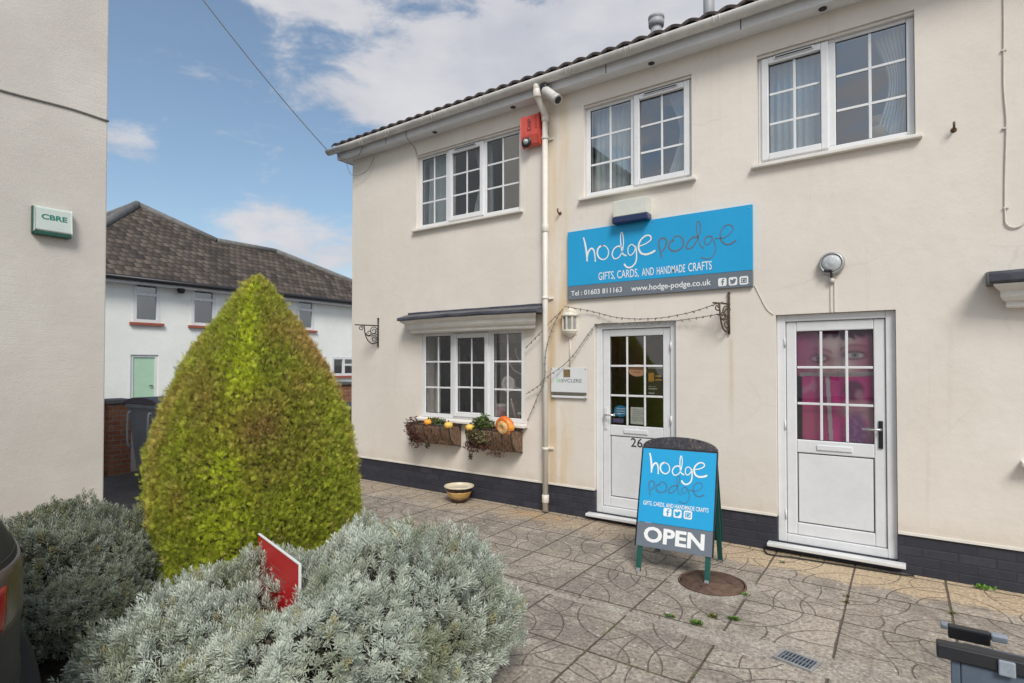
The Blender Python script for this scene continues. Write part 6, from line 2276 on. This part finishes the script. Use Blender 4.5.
# ------------------------------------------------------------------ pale house behind
HX = -20.0
HS = thing('pale_house', 'pale blue white rendered house with mottled brown hipped roof behind the conifer', 'house', (-22.0, 6.0, 0.0))
mb = MB()
hholes = [(2.16, 2.95, 3.03, 4.36), (3.93, 4.76, 3.03, 4.36), (8.02, 8.82, 3.09, 4.33), (2.11, 2.92, 0.02, 2.0), (9.71, 10.95, 1.20, 2.02), (12.0, 12.9, 3.05, 4.33)]
tmp = MB()
wall_with_holes(tmp, -0.2, 14.4, -0.1, 4.50, hholes, 0.0, 0.25)
tmp.xf(lambda x, y, z: (HX - y, x, z))
mb.add(tmp.v, tmp.f)
mb.box(-32, HX - .25, -0.2, 0.05, -0.1, 4.5)
mb.box(-25.0, HX - .25, 14.15, 14.4, -0.1, 4.5)
mb.box(-25.0, -24.75, 7.8, 14.15, -0.1, 4.5)
mb.box(-32, -25.001, 7.55, 7.8, -0.1, 4.5)
mb.box(-32.25, -32.0, -0.2, 7.8, -0.1, 4.5)
mb.build('wall', M['housewall'], HS)
E1, E2 = (-19.62, -0.52, 4.42), (-19.62, 14.72, 4.42)
A_, B_, C_ = (-23.9, 3.77, 7.77), (-22.41, 6.01, 6.60), (-22.41, 8.6, 6.60)
V_, W_ = (-25.17, 8.05, 4.42), (-25.17, 14.72, 4.42)
AB_, L_, RR_ = (-32.4, 3.77, 7.77), (-32.4, -0.52, 4.42), (-32.4, 8.05, 4.42)
mb = MB()
pts = [E1, E2, C_, B_, A_, V_, W_, AB_, L_, RR_]
mb.add(pts, [(0, 1, 2, 3, 4), (8, 0, 4, 7), (4, 3, 5, 9, 7), (3, 2, 6, 5), (1, 6, 2)])
hr = mb.build('roof', M['house_tile'], HS)
me = hr.data
uvl = me.uv_layers.new(name='UVMap')
for poly in me.polygons:
    nr = poly.normal
    if nr.z < 0: nr = -nr
    hz = Vector((0, 0, 1)).cross(nr).normalized()
    up = nr.cross(hz)
    for li_ in poly.loop_indices:
        cv_ = me.vertices[me.loops[li_].vertex_index].co
        uvl.data[li_].uv = (cv_.dot(hz), cv_.dot(up))
md = hr.modifiers.new('thick', 'SOLIDIFY'); md.thickness = 0.08; md.offset = -1
mb = MB()
mb.tube([E1, A_], 0.16, 8); mb.tube([A_, B_], 0.13, 8); mb.tube([B_, C_], 0.13, 8); mb.tube([C_, E2], 0.13, 8); mb.tube([A_, AB_], 0.14, 8)
mb.build('ridge_tiles', M['ridge'], hr)
mb = MB().tube([(-19.57, -0.55, 4.36), (-19.57, 14.75, 4.36)], 0.07, 10)
mb.build('gutter', M['blackmetal'], HS)
B(-19.99, -19.66, -0.4, 14.6, 4.22, 4.29).build('soffit', M['fascia'], HS)


def house_window(y0, y1, z0, z1, kind):
    mb = MB()
    f = 0.105
    xa, xb = HX - 0.06, HX + 0.015
    mb.box(xa, xb, y0, y0 + f, z0, z1).box(xa, xb, y1 - f, y1, z0, z1).box(xa, xb, y0 + f, y1 - f, z1 - f, z1).box(xa, xb, y0 + f, y1 - f, z0, z0 + f)
    if kind == 'top':
        zt = z1 - 0.42
        mb.box(xa, xb + .012, y0 + f, y1 - f, zt - .045, zt + .045)
    else:
        ym = (y0 + y1) / 2
        mb.box(xa, xb, ym - .05, ym + .05, z0 + f, z1 - f)
        mb.box(xa, xb, ym + .05, y1 - f, z1 - .38, z1 - .30)
    wn_ = mb.build('window', M['upvc'], HS)
    B(HX - .045, HX - .035, y0 + f, y1 - f, z0 + f, z1 - f).build('pane', M['glass'], wn_)
    B(HX - .6, HX - .55, y0 - .2, y1 + .2, z0 - .2, z1 + .1).build('dark_room_sheet', M['carglass'], wn_)  # dark sheet added behind the pane, its colour stands in for the unlit room
    B(HX - .06, HX + .10, y0 - .10, y1 + .10, z0 - .085, z0 - .002).build('sill', M['sillred'], wn_)


house_window(2.16, 2.95, 3.03, 4.36, 'top')
house_window(3.93, 4.76, 3.03, 4.36, 'top')
house_window(8.02, 8.82, 3.09, 4.33, 'top')
house_window(12.0, 12.9, 3.05, 4.33, 'top')
house_window(9.71, 10.95, 1.20, 2.02, 'side')
mb = MB().box(HX - .14, HX - .04, 2.11, 2.20, .02, 2.0).box(HX - .14, HX - .04, 2.83, 2.92, .02, 2.0).box(HX - .14, HX - .04, 2.20, 2.83, 1.92, 2.0)
hd = mb.build('door', M['upvc'], HS)
B(HX - .12, HX - .07, 2.20, 2.83, .03, 1.92).build('door_leaf', M['mint'], hd)
MB().tube([(HX - .07, 2.76, 1.0), (HX - .02, 2.76, 1.0), (HX - .02, 2.66, 1.0)], .016, 8).build('handle', M['blackmetal'], hd)
t_ = thing('house_lamp', 'dark lamp on the pale house wall between two upper windows', 'wall light', (HX, 3.50, 4.2))
MB().box(HX + .001, HX + .05, 3.46, 3.54, 4.2, 4.3).build('mount', M['blackmetal'], t_)
mb = MB().tube([(HX + .05, 3.5, 4.24), (HX + .18, 3.5, 4.20)], .03, 8)
mb.lathe([(0, -.10), (.10, -.08), (.13, .02), (.08, .08), (0, .1)], (HX + .22, 3.5, 4.15), 14)
mb.build('shade', M['blackmetal'], t_)

# ------------------------------------------------------------------ garden wall, piers, bins
GW = thing('garden_wall', 'low cream rendered garden wall with dark coping between brick piers', 'wall', (-10.15, 0, 0))
for (a_, b_, h_) in ((-5.4, -2.04, 1.03), (-1.72, 2.31, 0.90)):
    B(-10.25, -10.10, a_, b_, -0.05, h_).build('render', M['terr'], GW)
    B(-10.29, -10.06, a_, b_, h_ + .001, h_ + .055).build('coping', M['ridge'], GW, bevel=.006)
for (y0, y1, z1, lab) in ((-2.035, -1.725, 1.145, 'red brick garden pier with stone cap beside the large grey bin'), (2.316, 2.66, 1.31, 'red brick garden pier with stone cap beside the corner of the cream shop')):
    t_ = thing('brick_pier', lab, 'pier', (-10.1, (y0 + y1) / 2, 0), group='brick piers of the garden wall')
    B(-10.40, -9.95, y0, y1, -0.05, z1 - .065).build('brickwork', M['redbrick'], t_, bevel=.006)
    B(-10.44, -9.91, y0 - .04, y1 + .04, z1 - .064, z1).build('cap', M['ridge'], t_, bevel=.01)


def big_bin(label, loc, rz):
    t_ = thing('waste_bin', label, 'bin', loc, rz)
    # body: tapered tub, w (x) 1.25, d (y) 0.75, mouth at 1.0
    mb = MB()
    def ring(wx, wy, z, n=7, r_=0.07):
        pts = []
        for cx, cy, a0 in ((wx - r_, wy - r_, 0), (-wx + r_, wy - r_, 90), (-wx + r_, -wy + r_, 180), (wx - r_, -wy + r_, 270)):
            pts += [(cx + r_ * math.cos(R(a0 + 15 * q)), cy + r_ * math.sin(R(a0 + 15 * q)), z) for q in range(n)]
        return pts
    rings = [ring(.50, .30, .17), ring(.52, .32, .20), ring(.58, .355, .70), ring(.60, .37, .98), ring(.635, .40, .985), ring(.635, .40, 1.03)]
    k = len(rings[0])
    vs = [p for r_ in rings for p in r_]
    fs = [(i * k + j, i * k + (j + 1) % k, (i + 1) * k + (j + 1) % k, (i + 1) * k + j) for i in range(len(rings) - 1) for j in range(k)]
    fs.append(tuple(range(k))[::-1]); fs.append(tuple(range((len(rings) - 1) * k, len(rings) * k)))
    mb.add(vs, fs)
    for x_ in (-.40, -.13, .13, .40):
        mb.box(x_ - .02, x_ + .02, -.405, -.34, .30, .97)
    mb.build('tub', M['binplastic'], t_, local=True)
    mb = MB()
    vs = []
    for i in range(9):
        a_ = PI * i / 8
        for x_ in (-.64, .64):
            vs.append((x_, -.41 * math.cos(a_), 1.032 + .085 * math.sin(a_)))
    fs = [(2 * i, 2 * i + 1, 2 * i + 3, 2 * i + 2) for i in range(8)] + [tuple(range(0, 18, 2)), tuple(range(1, 18, 2))[::-1], (0, 16, 17, 1)]
    mb.add(vs, fs)
    mb.build('lid', M['binlid'], t_, local=True, bevel=.01)
    for s_ in (-1, 1):
        for y_ in (-.30, .18):
            MB().tube(smooth_path([(s_ * .645, y_, .93), (s_ * .69, y_, .90), (s_ * .69, y_, .55), (s_ * .64, y_, .50)], 4), .016, 8).build('handle', M['galv'], t_, local=True)
    for sx_ in (-.42, .42):
        for sy_ in (-.24, .24):
            mb = MB().lathe([(.03, -.022), (.085, -.022), (.09, -.012), (.09, .012), (.085, .022), (.03, .022)], (sx_, sy_, .09), 18, axis='x')
            cst = mb.build('castor', M['tyre'], t_, local=True)
            MB().box(sx_ - .035, sx_ + .035, sy_ - .03, sy_ + .03, .095, .172).build('fork', M['galv'], cst, local=True)
    return t_


big_bin('large grey four wheeled waste bin with purple grey lid beside the brick pier', (-8.72, -1.50, -0.016), R(97)).scale = (1.0, 1.0, 1.12)
t_ = thing('wheelie_bin', 'small dark wheelie bin by the brick pier behind the shop corner', 'bin', (-7.62, 0.62, -0.016), R(60)); t_.scale = (1.1, 1.1, 1.17)
mb = MB()
vs = [(-.19, -.21, .08), (.19, -.21, .08), (.19, .21, .03), (-.19, .21, .03), (-.235, -.27, .82), (.235, -.27, .82), (.235, .25, .86), (-.235, .25, .86)]
mb.add(vs, [(0, 3, 2, 1), (4, 5, 6, 7), (0, 1, 5, 4), (1, 2, 6, 5), (2, 3, 7, 6), (3, 0, 4, 7)])
mb.build('tub', M['dark'], t_, local=True, bevel=.02)
mb = MB()
vs = [(-.25, -.30, .823), (.25, -.30, .823), (.25, .27, .864), (-.25, .27, .864), (-.23, -.28, .86), (.23, -.28, .86), (.23, .25, .905), (-.23, .25, .905)]
mb.add(vs, [(0, 3, 2, 1), (4, 5, 6, 7), (0, 1, 5, 4), (1, 2, 6, 5), (2, 3, 7, 6), (3, 0, 4, 7)])
mb.build('lid', M['dark'], t_, local=True, bevel=.012)
for s_ in (-1, 1):
    MB().lathe([(.02, -.02), (.095, -.02), (.1, 0), (.095, .02), (.02, .02)], (s_ * .215, .2, .10), 18, axis='x').build('wheel', M['tyre'], t_, local=True)
MB().tube([(-.2, .29, .84), (.2, .29, .84)], .015, 8).build('handle', M['dark'], t_, local=True)

# ------------------------------------------------------------------ blue-grey folding board, bottom right
FB = thing('folding_board', 'blue grey folding board with dark top rail at the bottom right corner', 'board', (0.37, -3.70, 0.0))
fx0, fx1, fz = 0.061, 0.68, 0.982
def lean(y0, y1):
    """leaf leaning between foot y0 and top y1"""
    return lambda u, s, d=0.0: Vector((fx0 + u, y0 + (y1 - y0) * s / fz - d, s))
lf, lr = lean(-3.90, -3.738), lean(-3.33, -3.635)
W_b = fx1 - fx0
slab(MB(), lf, 0.048, W_b - .022, 0.06, fz - 0.036, 0.0, 0.022).build('front_panel', M['bluegrey'], FB, bevel=.003)
slab(MB(), lf, 0.0, W_b, fz - 0.034, fz, -0.006, 0.030).build('top_rail', M['dark'], FB, bevel=.004)
slab(MB(), lf, 0.118, 0.150, fz - 0.038, fz - 0.003, 0.031, 0.038).build('corner_clip', M['clip'], FB, bevel=.006)
mb = MB()
for s_ in (0.892, 0.877):
    p = lf(0.068, s_, 0.0225)
    mb.lathe([(0.0055, 0.0), (0.0045, -0.003), (0, -0.0035)], tuple(p), 10, axis='y')
mb.build('rivets', M['chrome'], FB)
for u0 in (0.0, W_b - .022):
    slab(MB(), lf, u0 + .029 if u0 == 0 else u0 + .002, u0 + .047 if u0 == 0 else u0 + .020, 0.0, fz - .036, -.004, .020).build('leg', M['bluegrey'], FB, bevel=.002)
    slab(MB(), lr, u0 + .044, u0 + .062 if u0 == 0 else u0 + .020, 0.0, fz - .05, -.020, .004).build('leg', M['bluegrey'], FB, bevel=.002)
slab(MB(), lr, 0.063, W_b - .04, 0.06, fz - .05, -.022, 0.0).build('rear_panel', M['bluegrey'], FB)
slab(MB(), lr, 0.03, 0.118, fz - .034, fz + 0.002, -.024, .006).build('rear_rail', M['dark'], FB, bevel=.004)
slab(MB(), lr, 0.014, 0.0295, fz - .010, fz + 0.004, -.024, .006).build('end_cap', M['clip'], FB, bevel=.003)
slab(MB(), lr, 0.1185, 0.152, fz - .016, fz + 0.002, -.024, .006).build('end_cap', M['clip'], FB, bevel=.003)
mb = MB()
mb.box(fx0 + .20, fx0 + .22, -3.71, -3.655, .90, .91)
mb.box(fx1 - .07, fx1 - .05, -3.71, -3.655, .90, .91)
mb.build('hinge_strap', M['dark'], FB)

# ------------------------------------------------------------------ parked car at the left edge
CAR = thing('parked_car', 'dark grey hatchback showing rear corner and tail lamp at left edge', 'car', (-4.20, -5.66, 0.0), 0.0)
# horizontal slices: z, rear x, front x, half width (rear faces +x)
slices = [(0.20, 1.80, -1.86, 0.74), (0.26, 1.89, -1.93, 0.80), (0.36, 1.945, -1.97, 0.835), (0.50, 1.965, -1.98, 0.855), (0.575, 1.97, -1.975, 0.862), (0.60, 1.955, -1.965, 0.860),
          (0.72, 1.945, -1.90, 0.862), (0.80, 1.938, -1.78, 0.860), (0.88, 1.925, -1.45, 0.850), (0.95, 1.905, -1.02, 0.838), (1.00, 1.885, -0.86, 0.825), (1.03, 1.868, -0.80, 0.812),
          (1.10, 1.82, -0.66, 0.775), (1.20, 1.74, -0.46, 0.725), (1.30, 1.65, -0.24, 0.675), (1.38, 1.55, -0.02, 0.62), (1.43, 1.42, 0.18, 0.54), (1.455, 1.20, 0.45, 0.36)]
NA = 96


def car_ring(z, xr, xf, hw, e=4.2):
    cx, ax = (xr + xf) / 2, (xr - xf) / 2
    pts = []
    for j in range(NA):
        a_ = 2 * PI * j / NA
        c, s_ = math.cos(a_), math.sin(a_)
        pts.append((cx + ax * math.copysign(abs(c) ** (2 / e), c), hw * math.copysign(abs(s_) ** (2 / e), s_), z))
    return pts


rings = [car_ring(*s_) for s_ in slices]
groups = {'body': [], 'glass': []}
for i in range(len(rings) - 1):
    for j in range(NA):
        zc = (slices[i][0] + slices[i + 1][0]) / 2
        x = rings[i][j][0]
        f = (i * NA + j, i * NA + (j + 1) % NA, (i + 1) * NA + (j + 1) % NA, (i + 1) * NA + j)
        yj = abs(rings[i][j][1])
        isg = 1.04 < zc < 1.36
        corner = (yj > slices[i][3] * 0.72 and yj < slices[i][3] * 0.985)
        groups['glass' if isg and not corner else 'body'].append(f)
vs = [p for r_ in rings for p in r_]
groups['body'].append(tuple(range((len(rings) - 1) * NA, len(rings) * NA)))
groups['body'].append(tuple(range(NA))[::-1])
for nm, mt in (('body', 'carpaint'), ('glass', 'carglass')):
    mb = MB().add(vs, groups[nm], 0, True)
    me_o = mb.build('body' if nm == 'body' else 'window_glass', M[mt], CAR, local=True)


def car_patch(name, mat, z0, z1, a0, a1, lift, n=14, m_=6, round_=True):
    """panel lying on the body between two heights and two angles, standing slightly proud"""
    zs_ = [s_[0] for s_ in slices]
    vs, fs = [], []
    for i in range(m_ + 1):
        for j in range(n + 1):
            z = z0 + (z1 - z0) * i / m_
            aa0, aa1 = (a0(i / m_), a1(i / m_)) if callable(a0) else (a0, a1)
            a_ = aa0 + (aa1 - aa0) * j / n
            xr, xf, hw = (float(np.interp(z, zs_, [s_[q] for s_ in slices])) for q in (1, 2, 3))
            cx, ax = (xr + xf) / 2, (xr - xf) / 2
            c, s_ = math.cos(a_), math.sin(a_)
            e = 4.2
            p = Vector((cx + ax * math.copysign(abs(c) ** (2 / e), c), hw * math.copysign(abs(s_) ** (2 / e), s_), z))
            nr = Vector((math.copysign(abs(c) ** (2 - 2 / e), c) / ax, math.copysign(abs(s_) ** (2 - 2 / e), s_) / hw, 0)).normalized()
            vs.append(p + nr * lift)
    for i in range(m_):
        for j in range(n):
            fs.append((i * (n + 1) + j, i * (n + 1) + j + 1, (i + 1) * (n + 1) + j + 1, (i + 1) * (n + 1) + j))
    mb = MB().add(vs, fs, 0, True)
    o = mb.build(name, mat, CAR, local=True)
    md = o.modifiers.new('thick', 'SOLIDIFY'); md.thickness = 0.012
    return o


for s_ in (1, -1):
    lo, hi = R(30), R(78)
    t0 = lambda q, s_=s_: s_ * (R(16) + R(10) * q * q) if s_ > 0 else -(R(70) + R(6) * q)
    t1 = lambda q, s_=s_: s_ * (R(70) + R(6) * q) if s_ > 0 else -(R(16) + R(10) * q * q)
    lamp = car_patch('tail_lamp', M['lampclear'], 0.80, 1.00, t0, t1, 0.007)
    r0 = (lambda q: R(20) + R(10) * q * q) if s_ > 0 else (lambda q: -(R(36) + R(4) * q))
    r1 = (lambda q: R(36) + R(4) * q) if s_ > 0 else (lambda q: -(R(20) + R(10) * q * q))
    o = car_patch('red_lens', M['lampred'], 0.815, 0.95, r0, r1, 0.011)
    o.parent = lamp
    car_patch('headlamp', M['lens'], 0.62, 0.76, s_ * R(180 - 40) if s_ > 0 else -R(180 - 14), s_ * R(180 - 14) if s_ > 0 else -R(180 - 40), 0.006)
car_patch('bumper_seam', M['rubber'], 0.585, 0.592, -R(88), R(88), 0.002, 40, 1)
car_patch('tailgate_seam', M['rubber'], 1.012, 1.020, R(25), R(88), 0.002, 16, 1)
for (x_, nm) in ((1.18, 'r'), (-1.22, 'f')):
    for s_ in (-1, 1):
        mb = MB().lathe([(.21, -.09), (.29, -.09), (.305, -.07), (.305, .07), (.29, .09), (.21, .09)], (x_, s_ * .775, .305), 32, axis='y')
        wh = mb.build('wheel', M['tyre'], CAR, local=True)
        mb = MB().lathe([(.0, s_ * .06), (.05, s_ * .065), (.2, s_ * .05), (.212, s_ * .085), (.212, -.05)], (x_, s_ * .775, .305), 28, axis='y')
        mb.build('rim', M['alloy'], wh, local=True)

# ------------------------------------------------------------------ houses across the street (seen only in the glass)
def across(x0, x1, y, label, hz):
    t_ = thing('terraced_house', label, 'house', ((x0 + x1) / 2, y - 4, 0), group='terraced houses across the street')
    B(x0, x1, y - 8, y, -.1, hz).build('wall', M['terr'], t_)
    mb = MB()
    mb.add([(x0 - .2, y + .3, hz + .001), (x1 + .2, y + .3, hz + .001), (x1 + .2, y - 4, hz + 2.6), (x0 - .2, y - 4, hz + 2.6), (x0 - .2, y - 8.3, hz + .001), (x1 + .2, y - 8.3, hz + .001)],
           [(0, 1, 2, 3), (3, 2, 5, 4), (0, 3, 4), (1, 5, 2)])
    mb.build('roof', M['ridge'], t_)
    for z_ in (.9, 3.2):
        for f_ in (.25, .72):
            xm = x0 + (x1 - x0) * f_
            w_ = B(xm - .55, xm + .55, y + .002, y + .05, z_, z_ + 1.2).build('window', M['upvc'], t_)
            B(xm - .48, xm + .48, y + .051, y + .056, z_ + .07, z_ + 1.13).build('pane', M['carglass'], w_)


across(-16.0, -9.0, -27.0, 'buff terraced house across the street, left of the three', 4.6)
across(-8.8, -1.0, -27.5, 'buff terraced house across the street, middle of the three', 5.0)
across(-0.8, 9.0, -27.0, 'buff terraced house across the street, right of the three', 4.7)
